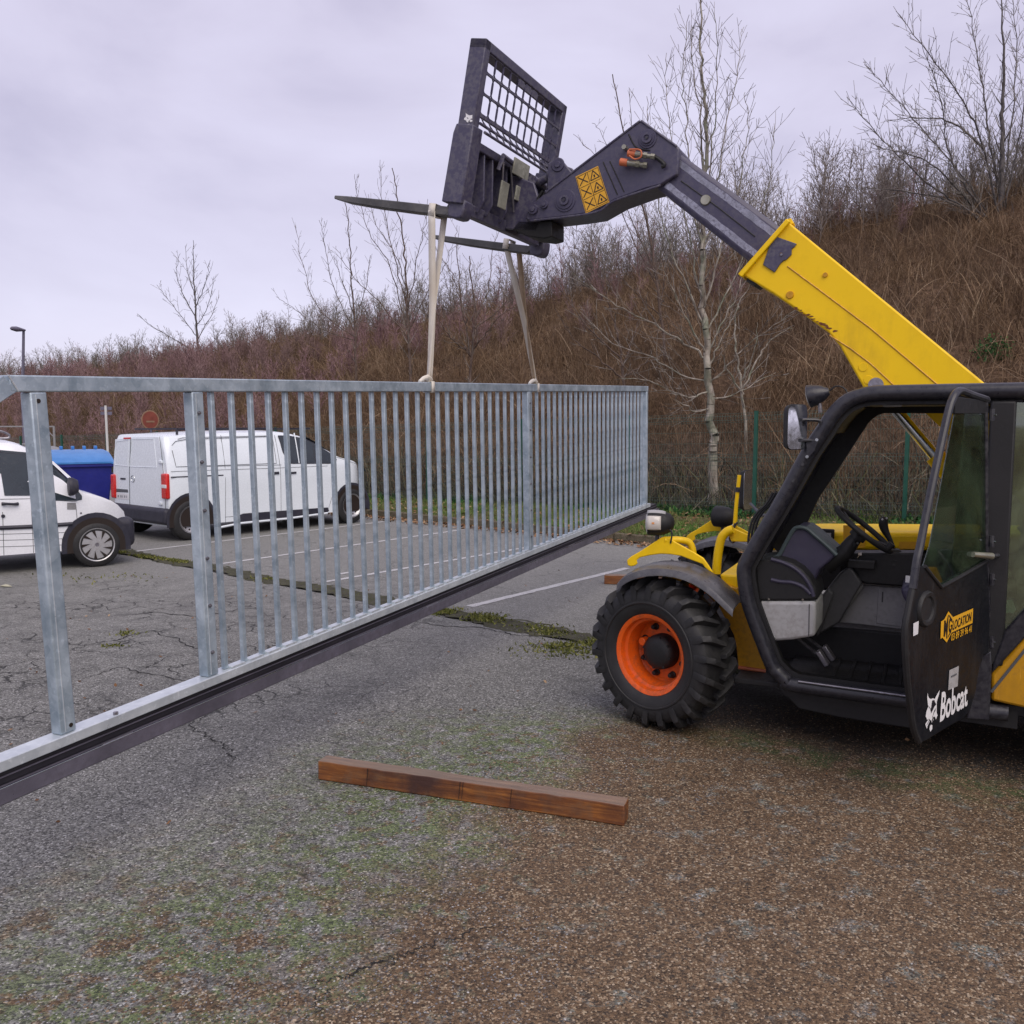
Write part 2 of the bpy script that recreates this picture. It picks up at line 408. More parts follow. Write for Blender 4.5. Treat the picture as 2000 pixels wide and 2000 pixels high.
def wood_mat():
    b = NB('wet_timber')
    n = b.noise(3, 6, 0.65, vec=b.mapping((0.8, 14, 14)), dist=0.5); n2 = b.noise(2.6, 5, 0.6)
    col = b.ramp(n, [(0.3, (0.075, 0.026, 0.010)), (0.5, (0.19, 0.066, 0.018)), (0.72, (0.40, 0.16, 0.035))])
    col = b.mix(b.mrange(n2, 0.46, 0.64), col, (0.055, 0.022, 0.016))
    n3 = b.noise(9, 5, 0.7); col = b.mix(b.math('MULTIPLY', b.mrange(n3, 0.5, 0.7), 0.5), col, (0.13, 0.085, 0.055))
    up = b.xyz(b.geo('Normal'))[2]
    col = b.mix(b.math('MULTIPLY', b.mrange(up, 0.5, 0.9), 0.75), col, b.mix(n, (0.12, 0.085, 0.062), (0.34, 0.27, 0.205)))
    b.bump(n, 0.5, 0.004)
    return b.fin(col, b.mrange(n2, 0.3, 0.7, 0.35, 0.7), 0, 0.5)
M_WOOD = wood_mat()
M_WOODD = paint('timber_check', (0.02, 0.012, 0.009), 0.8, 0.1)

def ground_mat():
    b = NB('old_asphalt'); X = b.xyz(); x, y = X[0], X[1]
    big = b.noise(0.35, 4, 0.55); mid = b.noise(1.7, 5, 0.6); fine = b.noise(14, 5, 0.65); spk = b.noise(60, 3, 0.7)
    st = b.voro(115); sc = b.xyz(st.outputs['Color'])
    st2 = b.voro(62); sc2 = b.xyz(st2.outputs['Color'])
    # colour zones laid down in the surface itself: grey near the gate, mossy band, rusty brown gravel
    wob = b.math('MULTIPLY', b.math('SUBTRACT', b.noise(1.1, 5, 0.7), 0.5), 1.7)
    d = b.math('ADD', b.math('ADD', x, b.math('MULTIPLY', y, -0.46)), b.math('ADD', wob, 2.05))     # >0 : brown side
    ylim = b.mrange(b.math('ADD', y, b.math('MULTIPLY', wob, 0.6)), 5.5, 6.1, 1.0, 0.0)
    brown = b.math('MULTIPLY', b.mrange(d, -0.25, 0.25), ylim)
    bl2 = b.noise(4.2, 4, 0.75, vec=b.mapping(loc=(2, 7, 0)))
    brown = b.math('MAXIMUM', brown, b.math('MULTIPLY', b.math('MULTIPLY', b.mrange(d, -2.6, -1.0), b.mrange(y, 4.1, 3.3)), b.mrange(bl2, 0.52, 0.6)))
    green = b.math('MULTIPLY', b.math('MULTIPLY', b.mrange(d, -1.7, -0.6), b.mrange(d, 0.1, 0.9, 1, 0.25)), ylim)
    blot = b.noise(7.5, 4, 0.7)
    brown = b.math('MULTIPLY', brown, b.mrange(blot, 0.34, 0.46))
    green = b.math('MULTIPLY', green, b.mrange(b.noise(8.5, 4, 0.75, vec=b.mapping(loc=(9, 3, 0))), 0.44, 0.53))
    rust2 = b.math('MULTIPLY', b.math('MULTIPLY', b.mrange(d, -1.9, -0.6), ylim), b.mrange(b.noise(11, 3, 0.7, vec=b.mapping(loc=(5, 1, 0))), 0.56, 0.62))
    brown = b.math('MAXIMUM', brown, b.math('MULTIPLY', rust2, 0.8))
    grey = b.mix(b.mrange(sc[0], 0, 1), (0.050, 0.050, 0.046), (0.350, 0.350, 0.325))
    grey = b.mix(b.mrange(sc[1], 0.9, 0.97), grey, (0.58, 0.575, 0.56))
    brn = b.mix(b.mrange(sc[0], 0, 1), (0.036, 0.019, 0.007), (0.225, 0.137, 0.066))
    brn = b.mix(b.mrange(sc[1], 0.86, 0.95), brn, (0.46, 0.36, 0.23))
    grn = b.mix(b.mrange(sc[0], 0, 1), (0.040, 0.056, 0.024), (0.225, 0.285, 0.115))
    grn = b.mix(b.mrange(sc[1], 0.93, 0.98), grn, (0.46, 0.47, 0.33))
    col = b.mix(green, grey, grn); col = b.mix(brown, col, brn)
    col = b.mix(b.mrange(sc2[2], 0.88, 0.96), col, b.mix(0.5, col, (0.02, 0.02, 0.02)))
    shade = b.math('ADD', b.math('MULTIPLY', big, 0.55), b.math('ADD', b.math('MULTIPLY', mid, 0.35), b.math('MULTIPLY', fine, 0.30)))
    col = b.mix(b.mrange(shade, 0.42, 0.80), b.mix(0.34, col, (0.04, 0.04, 0.038)), b.mix(0.10, col, (0.36, 0.355, 0.34)))
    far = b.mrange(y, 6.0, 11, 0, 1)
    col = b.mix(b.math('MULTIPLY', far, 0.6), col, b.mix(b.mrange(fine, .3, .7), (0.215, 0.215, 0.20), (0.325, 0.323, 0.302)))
    # dark wet asphalt with the machine's shade painted in, mossy fringe at its edge
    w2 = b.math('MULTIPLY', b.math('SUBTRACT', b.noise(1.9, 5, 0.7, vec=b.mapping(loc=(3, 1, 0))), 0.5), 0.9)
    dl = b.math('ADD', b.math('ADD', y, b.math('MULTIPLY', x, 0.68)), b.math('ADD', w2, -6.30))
    wet_shade = b.math('MULTIPLY', b.mrange(dl, 0.0, 0.35), b.math('MULTIPLY', b.mrange(b.math('ADD', x, w2), 0.75, 1.15), b.mrange(b.math('ADD', y, w2), 8.6, 7.6)))
    fringe = b.math('MULTIPLY', b.math('MULTIPLY', b.mrange(dl, -0.45, -0.1), b.mrange(dl, 0.3, 0.05)), b.mrange(b.math('ADD', x, w2), 1.0, 1.4))
    fringe = b.math('MULTIPLY', fringe, b.mrange(b.noise(6.0, 4, 0.7), 0.42, 0.55))
    col = b.mix(b.math('MULTIPLY', fringe, 0.8), col, b.mix(b.mrange(sc[0], 0, 1), (0.02, 0.03, 0.012), (0.11, 0.15, 0.06)))
    col = b.mix(b.math('MULTIPLY', wet_shade, 0.80), col, b.mix(b.mrange(sc[0], 0, 1), (0.012, 0.012, 0.012), (0.045, 0.045, 0.045)))
    # alligator cracks in the worn left middle and a few long ones elsewhere
    wv = b.n.new('ShaderNodeVectorMath'); wv.operation = 'ADD'
    nz = b.n.new('ShaderNodeTexNoise'); nz.inputs['Scale'].default_value = 2.3; nz.inputs['Detail'].default_value = 4
    b.l.new(b._c, nz.inputs['Vector']); sv = b.n.new('ShaderNodeVectorMath'); sv.operation = 'SCALE'; sv.inputs['Scale'].default_value = 0.55
    b.l.new(nz.outputs['Color'], sv.inputs[0]); b.l.new(b._c, wv.inputs[0]); b.l.new(sv.outputs[0], wv.inputs[1])
    c1 = b.voro(1.25, 'DISTANCE_TO_EDGE', wv.outputs[0]).outputs['Distance']
    c2 = b.voro(3.6, 'DISTANCE_TO_EDGE', wv.outputs[0]).outputs['Distance']
    zone = b.math('MULTIPLY', b.mrange(x, -0.2, -1.2), b.math('MULTIPLY', b.mrange(y, 4.8, 5.8), b.mrange(y, 12.0, 10.0)))
    k1 = b.math('MULTIPLY', b.mrange(c1, 0.004, 0.018, 1, 0), b.math('MULTIPLY', b.mrange(b.noise(0.9, 3, 0.6, vec=b.mapping(loc=(4, 4, 0))), 0.46, 0.58), 0.85))
    k2 = b.math('MULTIPLY', b.mrange(c2, 0.008, 0.035, 1, 0), b.math('MULTIPLY', zone, b.mrange(b.noise(1.3, 3, 0.6, vec=b.mapping(loc=(1, 8, 0))), 0.44, 0.6)))
    crack = b.math('MAXIMUM', b.math('MULTIPLY', k1, b.mrange(d, 1.4, -1.5, 0.1, 0.45)), k2)
    col = b.mix(b.math('MULTIPLY', crack, 0.85), col, (0.018, 0.018, 0.018))
    col = b.mix(b.math('MULTIPLY', b.math('MULTIPLY', zone, 0.30), b.mrange(b.noise(3.1, 5, 0.7), 0.45, 0.62)), col, (0.045, 0.045, 0.045))
    h = b.math('SUBTRACT', b.math('ADD', b.math('MULTIPLY', b.mrange(st.outputs['Distance'], 0, 0.6, 1, 0), 0.6), b.math('MULTIPLY', spk, 0.5)), b.math('MULTIPLY', crack, 1.5))
    b.bump(h, 1.0, 0.008)
    r = b.mrange(b.math('ADD', b.math('MULTIPLY', big, 0.6), b.math('MULTIPLY', fine, 0.4)), 0.35, 0.62, 0.55, 0.9)
    return b.fin(col, r, 0, 0.22)
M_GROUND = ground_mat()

def soil_mat(name, c0, c1, c2, sc=3.0):
    b = NB(name); n = b.noise(sc, 6, 0.7); n2 = b.noise(sc*9, 5, 0.7); v = b.voro(sc*11)
    col = b.mix(b.mrange(n, 0.3, 0.7), c0, c1)
    col = b.mix(b.mrange(b.math('MULTIPLY', n2, b.xyz(v.outputs['Color'])[0]), 0.2, 0.5), col, c2)
    b.bump(n2, 0.7, 0.03); return b.fin(col, 0.9, 0, 0.2)
M_VERGE = soil_mat('verge_soil', (0.060, 0.072, 0.026), (0.11, 0.082, 0.045), (0.17, 0.125, 0.075))
def hill_mat():
    b = NB('hillside_soil'); n = b.noise(0.25, 5, 0.65); n2 = b.noise(3.2, 6, 0.75); v = b.voro(9)
    z = b.xyz()[2]; x = b.xyz()[0]
    col = b.mix(b.mrange(n2, 0.3, 0.7), (0.035, 0.022, 0.014), (0.125, 0.078, 0.046))
    col = b.mix(b.mrange(b.xyz(v.outputs['Color'])[0], 0.55, 1.0), col, (0.15, 0.095, 0.06))
    low = b.mrange(b.math('ADD', z, n), 0.8, 2.3, 1, 0)
    col = b.mix(b.math('MULTIPLY', low, 0.8), col, b.mix(n2, (0.035, 0.035, 0.032), (0.14, 0.135, 0.12)))
    b.bump(n2, 0.8, 0.1); return b.fin(col, 0.95, 0, 0.15)
M_HILL = hill_mat()
def rnd_mat(name, stops, tint=None, rough=0.85, nscale=0.3, namt=0.5, spec=0.2):
    b = NB(name); a = b.attr('rnd'); col = b.ramp(a, stops)
    if tint: col = b.mix(b.math('MULTIPLY', b.mrange(b.noise(nscale, 3, 0.6), 0.42, 0.62), namt), col, tint)
    return b.fin(col, rough, 0, spec)
M_BRUSH = rnd_mat('dry_brush_twigs', [(0, (0.034, 0.020, 0.010)), (0.45, (0.145, 0.090, 0.050)), (0.8, (0.27, 0.185, 0.115)), (1, (0.46, 0.36, 0.25))], (0.095, 0.064, 0.045), nscale=0.35, namt=0.6)
M_TWIGP = rnd_mat('reddish_twigs', [(0, (0.10, 0.060, 0.062)), (0.6, (0.24, 0.145, 0.15)), (1, (0.42, 0.29, 0.29))], (0.15, 0.11, 0.09), nscale=0.15, namt=0.6)
M_TWIGG = rnd_mat('grey_twigs', [(0, (0.07, 0.063, 0.054)), (0.6, (0.185, 0.168, 0.148)), (1, (0.36, 0.335, 0.30))], (0.19, 0.135, 0.125), nscale=0.12, namt=0.35)
M_GRASS = rnd_mat('grass', [(0, (0.045, 0.105, 0.018)), (0.6, (0.11, 0.235, 0.042)), (0.9, (0.19, 0.25, 0.08)), (1, (0.30, 0.25, 0.13))], (0.16, 0.12, 0.06), nscale=0.55, namt=0.6)
M_MOSS = rnd_mat('moss', [(0, (0.06, 0.07, 0.018)), (0.6, (0.135, 0.15, 0.035)), (1, (0.26, 0.25, 0.08))])
M_LEAF = rnd_mat('fallen_leaves', [(0, (0.09, 0.045, 0.02)), (0.5, (0.22, 0.115, 0.055)), (1, (0.42, 0.30, 0.18))])
M_IVY = rnd_mat('ivy_leaves', [(0, (0.012, 0.045, 0.014)), (0.6, (0.03, 0.105, 0.03)), (1, (0.10, 0.17, 0.05))])
M_SCRUB = rnd_mat('dark_undergrowth', [(0, (0.03, 0.03, 0.026)), (0.6, (0.085, 0.08, 0.065)), (0.85, (0.13, 0.14, 0.06)), (1, (0.24, 0.21, 0.16))])

def bark_mat(name, c0, c1, moss=0.0):
    b = NB(name); n = b.noise(9, 5, 0.7, vec=b.mapping((1, 1, 0.45))); n2 = b.noise(2.2, 4, 0.6)
    col = b.mix(b.mrange(n, 0.35, 0.65), c0, c1)
    if moss: col = b.mix(b.math('MULTIPLY', b.mrange(n2, 0.48, 0.62), moss), col, (0.11, 0.15, 0.09))
    b.bump(n, 0.5, 0.01); return b.fin(col, 0.85, 0, 0.2)
M_BARK1 = bark_mat('pale_bark', (0.15, 0.125, 0.10), (0.44, 0.40, 0.34), 0.6)
M_BARK2 = bark_mat('grey_bark', (0.07, 0.065, 0.065), (0.17, 0.155, 0.15))
M_BARK3 = bark_mat('brown_bark', (0.06, 0.042, 0.036), (0.17, 0.125, 0.10))
M_LINE = paint('road_marking', (0.56, 0.56, 0.55), 0.7, 0.1, (0.14, 0.14, 0.14), 0.75, scale=9, bump=0.2)
M_KERB = soil_mat('kerb_concrete', (0.12, 0.10, 0.07), (0.22, 0.18, 0.13), (0.10, 0.10, 0.05), 6)
M_DRAIN = soil_mat('wet_drain_silt', (0.035, 0.032, 0.027), (0.11, 0.10, 0.082), (0.09, 0.10, 0.035), 7)
M_PALE = paint('pale_dead_leaf', (0.46, 0.45, 0.33), 0.7, 0.15)
# ------------------------------------------------------------------ the ground, kerb, verge, hill
K0 = gnd(1250, 1060); K1 = gnd(750, 1010)
EK = (K1-K0); EK.z = 0; EK.normalize(); NK = Vector((-EK.y, EK.x, 0))
if NK.y < 0: NK = -NK
def KP(s, q, z=0.0):                 # along the kerb (to the left), beyond the kerb (away)
    p = K0 + EK*s + NK*q; return Vector((p.x, p.y, z))
F0 = Vector((4.3, 16.2, 0)); EF = Vector((-0.82, 0.572, 0)).normalized(); NF = Vector((0.572, 0.82, 0)).normalized()
def FP(s, q, z=0.0):
    p = F0 + EF*s + NF*q; return Vector((p.x, p.y, z))
def verge_z(q, s=0): return 0.10 + 0.045*max(0, min(q, 6)) - 0.02*max(0, min(s, 30))*min(1, q/4)

DQ0, DQ1 = -5.95, -5.60              # drainage channel across the car park
g = MB()
prof = [(-420, 0), (-30, 0), (DQ0-0.02, 0), (DQ0+0.06, -0.018), (DQ1-0.08, -0.022), (DQ1, 0), (-0.02, 0), (0.0, -0.03), (700, -0.03)]
ss = [-500, -60, -20, -8, -4, 0, 4, 8, 12, 20, 40, 90, 600]
g.grid([[KP(s, q, z) for s in ss] for q, z in prof])
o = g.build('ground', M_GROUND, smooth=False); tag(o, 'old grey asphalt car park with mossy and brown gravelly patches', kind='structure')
# silt in the channel
g = MB(); rd = random.Random(2); sil = np.linspace(-6, 11, 240); wj = [(rd.uniform(-.05, .05)+.05*sin(s*3.1), rd.uniform(-.05, .05)+.05*sin(s*2.3+1)) for s in sil]
g.grid([[KP(s, DQ0+0.02+w0 if k == 0 else (DQ1-0.02+w1 if k == 3 else (DQ0+.1 if k == 1 else DQ1-.1)), (.003, -.006, -.008, .003)[k]) for s, (w0, w1) in zip(sil, wj)] for k in range(4)])
tag(g.build('drain_channel', M_DRAIN), 'shallow wet silted drain channel across the asphalt', kind='structure')
# verge
g = MB(); qs = [0.13, 0.8, 1.6, 2.6, 3.6, 4.6, 6.0, 7.5]; sv = np.linspace(-14, 60, 75)
rv = random.Random(4)
g.grid([[KP(s, q, verge_z(q, s)+rv.uniform(-0.03, 0.03)*(q > 0.2)) for s in sv] for q in qs])
tag(g.build('grass_verge', M_VERGE), 'leaf strewn grass verge between kerb and fence', kind='structure')
# kerb stones
kerb = thing('kerb', None, None, KP(0, 0)); tag(kerb, 'low weathered kerb between asphalt and verge', kind='structure')
kme = None; ang = atan2(EK.y, EK.x)
kerb.rotation_euler = (0, 0, ang)
for i in range(-9, 30):
    if kme is None:
        k = MB().box((0, 0, 0.035), (0.985, 0.12, 0.17)).build('kerb_stone', M_KERB, kerb, bevel=0.012); kme = k.data
    else:
        k = link('kerb_stone', kme, kerb); m = k.modifiers.new('bevel', 'BEVEL'); m.width = 0.012; m.segments = 2
    k.location = (i*1.0, -0.06, rv.uniform(-0.006, 0.006)); k.rotation_euler = (0, rv.uniform(-0.008, 0.008), rv.uniform(-0.006, 0.006))

# parking bay lines
def line_between(a, b, w_=0.085, name='parking_line', label=''):
    A = gnd(*a); B = gnd(*b); d = (B-A); d.z = 0; n = Vector((-d.y, d.x, 0)).normalized()
    m = MB(); N = 40; rl = random.Random(int(a[0])); rows = []
    for i in range(N+1):
        p = A + d*(i/N); e1 = rl.uniform(-0.008, 0.008); e2 = rl.uniform(-0.008, 0.008)
        rows.append([(p.x-n.x*(w_/2+e1), p.y-n.y*(w_/2+e1), 0.004), (p.x+n.x*(w_/2+e2), p.y+n.y*(w_/2+e2), 0.004)])
    m.grid(rows); tag(m.build(name, M_LINE, smooth=False), label, kind='structure')
line_between((266, 1077), (750, 1019), label='worn white bay line beside the panel van')
line_between((430, 1101.7), (905, 1034.5), label='worn white bay line, second from the panel van')
line_between((634, 1137), (1060, 1064), label='worn white bay line, third from the panel van')
line_between((660, 1122), (690, 1117), label='short stub of white paint beside a bay line')
line_between((917, 1185), (1225, 1110), 0.10, label='white bay line beside the telehandler')

# hill
QC = 17.0; crest = []
for a, b in [(-900, 800), (-300, 760), (0, 745), (280, 712), (450, 690), (560, 668), (800, 640), (1100, 580), (1361, 517), (1566, 458), (1799, 400), (2000, 360), (2300, 300), (2800, 240)]:
    d = ray(a, b); t = (QC-(CAM-F0).dot(NF))/d.dot(NF)
    if t < 0 or t > 400: continue
    p = CAM+d*t; crest.append(((p-F0).dot(EF), p.z))
crest.sort(); cs = [c[0] for c in crest]; cz = [c[1] for c in crest]
def hill_z(s, q):
    zc = float(np.interp(s, cs, cz)); zb = 0.12 - 0.015*max(0, min(s, 30))
    k = (q-1.2)/(QC-1.2)
    if k <= 0: return zb + 0.06*q - 0.10*max(0, 0.6-q)
    if k > 1: return zc - 0.03*(k-1)*(QC)
    return zb + 0.07 + (zc-zb-0.07)*(k**0.93)*(1 - 0.0*k)
def hz_np(S, Q): return np.array([hill_z(a, b) for a, b in zip(S, Q)])
g = MB(); rh = random.Random(9)
hs = list(np.arange(-22, 60, 1.3)) + list(np.arange(62, 190, 8)); hq = [-0.6, 0.0, 0.6, 1.2, 2, 3, 4.2, 5.5, 7, 8.6, 10.2, 11.9, 13.6, 15.2, 16.4, 17, 17.8, 19.5, 24, 40, 90]
g.grid([[FP(s, q, hill_z(s, q)+rh.uniform(-1, 1)*0.13*(1.2 < q < 30)) for s in hs] for q in hq])
tag(g.build('hillside', M_HILL), 'steep brown embankment behind the fence', kind='structure')

# ------------------------------------------------------------------ uncountable growth
def np_FP(S, Q, Z): return np.stack([F0.x+EF.x*S+NF.x*Q, F0.y+EF.y*S+NF.y*Q, Z], axis=1)
def np_KP(S, Q, Z): return np.stack([K0.x+EK.x*S+NK.x*Q, K0.y+EK.y*S+NK.y*Q, Z], axis=1)
def bunch(name, P0, L, W, lean, rng, mat, K=3, label='', rnd=None, droop=0.0, updir=(0, 0, 1.0)):
    N = len(P0); d = rng.normal(size=(N, 3))*lean + np.array(updir); d /= np.linalg.norm(d, axis=1, keepdims=True)
    side = rng.normal(size=(N, 3)); ts = np.linspace(0, 1, K)
    P = P0[:, None, :] + d[:, None, :]*(L[:, None]*ts[None, :])[:, :, None] + side[:, None, :]*(L[:, None]*0.16*(ts**2)[None, :])[:, :, None]
    P[:, :, 2] -= droop*L[:, None]*(ts**2)[None, :]
    Wd = W[:, None]*(1-0.65*ts)[None, :]
    V_, q = ribbons(P, Wd, rng)
    r = rng.random(N) if rnd is None else rnd
    o = np_mesh(name, V_, q, mat, rnd=np.repeat(r, K*2)); tag(o, label, kind='stuff'); return o

rng = np.random.default_rng(11)
# dry brush over the embankment: clumped
NC = 9000
cS = -16 + 66*rng.random(NC)**1.25; cQ = 1.0+16.3*rng.random(NC)
M_ = 30
S_ = np.repeat(cS, M_)+rng.normal(size=NC*M_)*0.28; Q_ = np.repeat(cQ, M_)+rng.normal(size=NC*M_)*0.28
Z_ = hz_np(S_, Q_)-0.05; hgt = np.repeat(0.35+0.75*rng.random(NC)**1.6, M_)*(0.4+0.6*rng.random(NC*M_))
tone = np.clip(np.repeat(rng.random(NC), M_)*0.55+rng.random(NC*M_)*0.5, 0, 1)
bunch('dry_brush', np_FP(S_, Q_, Z_), hgt, 0.009+0.008*rng.random(len(S_)), 0.5, rng, M_BRUSH, 3, 'dense dry brown brush covering the embankment', tone)
# long arching pale stems
N = 6500; S_ = -16+60*rng.random(N)**1.2; Q_ = 0.6+15*rng.random(N)
bunch('arching_stems', np_FP(S_, Q_, hz_np(S_, Q_)), 0.8+1.5*rng.random(N), 0.013+0.008*rng.random(N), 0.5, rng, M_BRUSH, 6, 'long pale arching dead stems on the embankment', 0.45+0.45*rng.random(N)**1.5, 0.45)
# dark undergrowth at the foot behind the fence
N = 36000; S_ = -9+45*rng.random(N); Q_ = -0.1+2.3*rng.random(N)**1.2
bunch('undergrowth', np_FP(S_, Q_, hz_np(S_, Q_)), 0.12+0.75*rng.random(N)**2, 0.012+0.02*rng.random(N), 0.8, rng, M_SCRUB, 3, 'dark tangled undergrowth at the foot of the embankment')
# ivy along the fence foot
N = 9000; c = np.array([0.6, 1.6, 3.2, -2.6, -3.4, 6.5, 9, 12]); ci = rng.integers(0, len(c), N)
S_ = c[ci]+rng.normal(size=N)*0.75; Q_ = -0.35+0.55*rng.random(N); zz = hz_np(S_, Q_)+0.07+0.20*rng.random(N)*np.exp(-((S_-c[ci])**2))
P = np_FP(S_, Q_, zz)
bunch('ivy_cover', P, 0.05+0.05*rng.random(N), 0.05+0.03*rng.random(N), 1.0, rng, M_IVY, 2, 'dark green ivy creeping along the fence foot')
# green bush on the bank, above the cab
def leaf_cloud(name, c, rad, N, mat, label, size=0.07):
    d = rng.normal(size=(N, 3)); d /= np.linalg.norm(d, axis=1, keepdims=True)
    rr = rng.random(N)**0.45; lump = 1+0.25*np.sin(d[:, 0]*5+1)*np.cos(d[:, 2]*6)
    P = np.array(c)[None]+d*rr[:, None]*lump[:, None]*np.array(rad)[None]
    o = bunch(name, P, size*(0.6+rng.random(N)), size*(0.5+0.6*rng.random(N)), 1.2, rng, mat, 2, label)
    return o
# grass on the verge
N = 190000; S_ = -7+33*rng.random(N)**1.1; Q_ = 0.05+5.4*rng.random(N)
patch = np.sin(S_*1.3+Q_*2.1)+np.sin(S_*0.55-Q_*1.4+2)+rng.normal(size=N)*0.8
ok = patch > -1.1; S_, Q_ = S_[ok], Q_[ok]; N = len(S_)
Z_ = 0.10+0.045*Q_-0.02*np.clip(S_, 0, 30)*np.minimum(1, Q_/4)
bunch('grass', np_KP(S_, Q_, Z_), 0.035+0.075*rng.random(N), 0.007+0.006*rng.random(N), 0.6, rng, M_GRASS, 2, 'short patchy winter grass on the verge')
# fallen leaves on the verge and by the kerb
def leaves(name, P, size, mat, label):
    N = len(P); a = rng.random(N)*6.28; sc = size*(0.5+rng.random(N)); t = rng.normal(size=(N, 2))*0.35
    dx = np.stack([np.cos(a), np.sin(a), t[:, 0]], 1)*sc[:, None]; dy = np.stack([-np.sin(a), np.cos(a), t[:, 1]], 1)*sc[:, None]*0.7
    V_ = np.stack([P-dx, P-dy*0.9, P+dx, P+dy], 1).reshape(-1, 3); q = np.arange(N*4).reshape(-1, 4)
    o = np_mesh(name, V_, q, mat, rnd=np.repeat(rng.random(N), 4)); tag(o, label, kind='stuff')
N = 9000; S_ = -7+33*rng.random(N); Q_ = -0.12+5.6*rng.random(N)
Z_ = np.where(Q_ > 0.02, 0.115+0.045*Q_-0.02*np.clip(S_, 0, 30)*np.minimum(1, np.maximum(Q_, 0)/4)+0.04*rng.random(N), 0.13)
leaves('verge_leaves', np_KP(S_, Q_, Z_), 0.032, M_LEAF, 'brown fallen leaves scattered over the verge')
N = 3500; S_ = -3+16*rng.random(N); Q_ = -0.42*rng.random(N)**2.2-0.12
leaves('gutter_leaves', np_KP(S_, Q_, 0.012+0.02*rng.random(N)), 0.028, M_LEAF, 'brown leaf litter gathered along the kerb')
N = 260
leaves('loose_leaves', np.stack([-5+8*rng.random(N), 4+10*rng.random(N), np.full(N, 0.008)], 1), 0.012, M_LEAF, 'tiny leaf scraps strewn on the asphalt')
# moss in the drain channel
sp = []; rr = np.random.default_rng(3)
for s0, s1, n_, wq in ((-3.9, -0.9, 4600, 0.24), (3.0, 5.8, 1500, 0.10), (6.3, 9.5, 250, 0.08), (0.4, 1.8, 500, 0.16)):
    S_ = s0+(s1-s0)*rr.random(n_); c0 = (DQ0+DQ1)/2+0.06*np.sin(S_*2.3)
    dens = 0.45+0.6*np.sin(S_*5.1+2*np.sin(S_*3.7)); k = rr.random(n_) < dens; S_ = S_[k]
    Q_ = c0[k]+rr.normal(size=k.sum())*wq*0.42
    sp.append(np_KP(S_, Q_, -0.008+0.010*rr.random(k.sum())))
for (px_, py_, n_, r_) in ((245, 1238, 60, 0.06), (218, 1262, 30, 0.05), (1093, 1262, 260, 0.12), (1120, 1272, 420, 0.22), (200, 1128, 90, 0.4)):
    c_ = gnd(px_, py_); sp.append(np.stack([c_.x+rr.normal(size=n_)*r_, c_.y+rr.normal(size=n_)*r_*0.6, np.full(n_, 0.0)], 1))
P = np.concatenate(sp); N = len(P)
bunch('moss', P, 0.012+0.026*rng.random(N), 0.012+0.012*rng.random(N), 1.0, rng, M_MOSS, 2, 'yellow green moss growing in the drain channel')
# loose stones in the foreground: real grit standing on the asphalt
def grit(name, N, fx, size, mat, label):
    xy = fx(N); N = len(xy); s = size*(0.45+0.8*rng.random(N)); a = rng.random(N)*6.28
    oc = np.array([[1, 0, 0.25], [0, 1, 0.2], [-1, 0, 0.25], [0, -1, 0.2], [0, 0, 0.75]])
    V_ = []; ca, sa = np.cos(a), np.sin(a); el = 0.6+0.6*rng.random(N)
    x = oc[None, :, 0]*el[:, None]; y = oc[None, :, 1]*np.ones((N, 1)); z = oc[None, :, 2]+0*x
    z = z*(0.6+0.6*rng.random((N, 1)))
    V_ = np.stack([xy[:, 0:1]+(x*ca[:, None]-y*sa[:, None])*s[:, None], xy[:, 1:2]+(x*sa[:, None]+y*ca[:, None])*s[:, None], z*s[:, None]-0.001], 2).reshape(-1, 3)
    b = (np.arange(N)*5)[:, None]
    q = np.concatenate([b+np.array([[0, 1, 4]]), b+np.array([[1, 2, 4]]), b+np.array([[2, 3, 4]]), b+np.array([[3, 0, 4]])], 0)
    o = np_mesh(name, V_, q, mat, rnd=np.repeat(rng.random(N), 5)); tag(o, label, kind='stuff')
M_GRITB = rnd_mat('brown_grit', [(0, (0.06, 0.038, 0.022)), (0.5, (0.17, 0.108, 0.06)), (0.85, (0.27, 0.19, 0.115)), (1, (0.44, 0.36, 0.26))], rough=0.6, spec=0.4)
M_GRITG = rnd_mat('grey_grit', [(0, (0.06, 0.06, 0.064)), (0.6, (0.18, 0.18, 0.185)), (0.9, (0.30, 0.30, 0.29)), (1, (0.5, 0.5, 0.48))], rough=0.6, spec=0.4)
def fan(N, y0, y1, keep):
    Y = y0+(y1-y0)*rng.random(N)**1.3; X = (rng.random(N)*2-1)*Y*0.60
    k = keep(X, Y); return np.stack([X[k], Y[k]], 1)
wobn = lambda X, Y: 0.35*np.sin(X*3.1+Y*1.7)+0.22*np.sin(X*7.3-Y*5.1+1)
grit('brown_gravel', 90000, lambda N: fan(N, 2.2, 6.0, lambda X, Y: (X-0.46*Y+2.05+wobn(X, Y)+rng.normal(size=len(X))*0.25) > 0.1), 0.0052, M_GRITB, 'loose brown gravel covering the near right of the asphalt')
grit('grey_gravel', 60000, lambda N: fan(N, 2.2, 8.5, lambda X, Y: (X-0.46*Y+2.05+wobn(X, Y)) < 0.5), 0.0046, M_GRITG, 'fine grey grit on the asphalt')

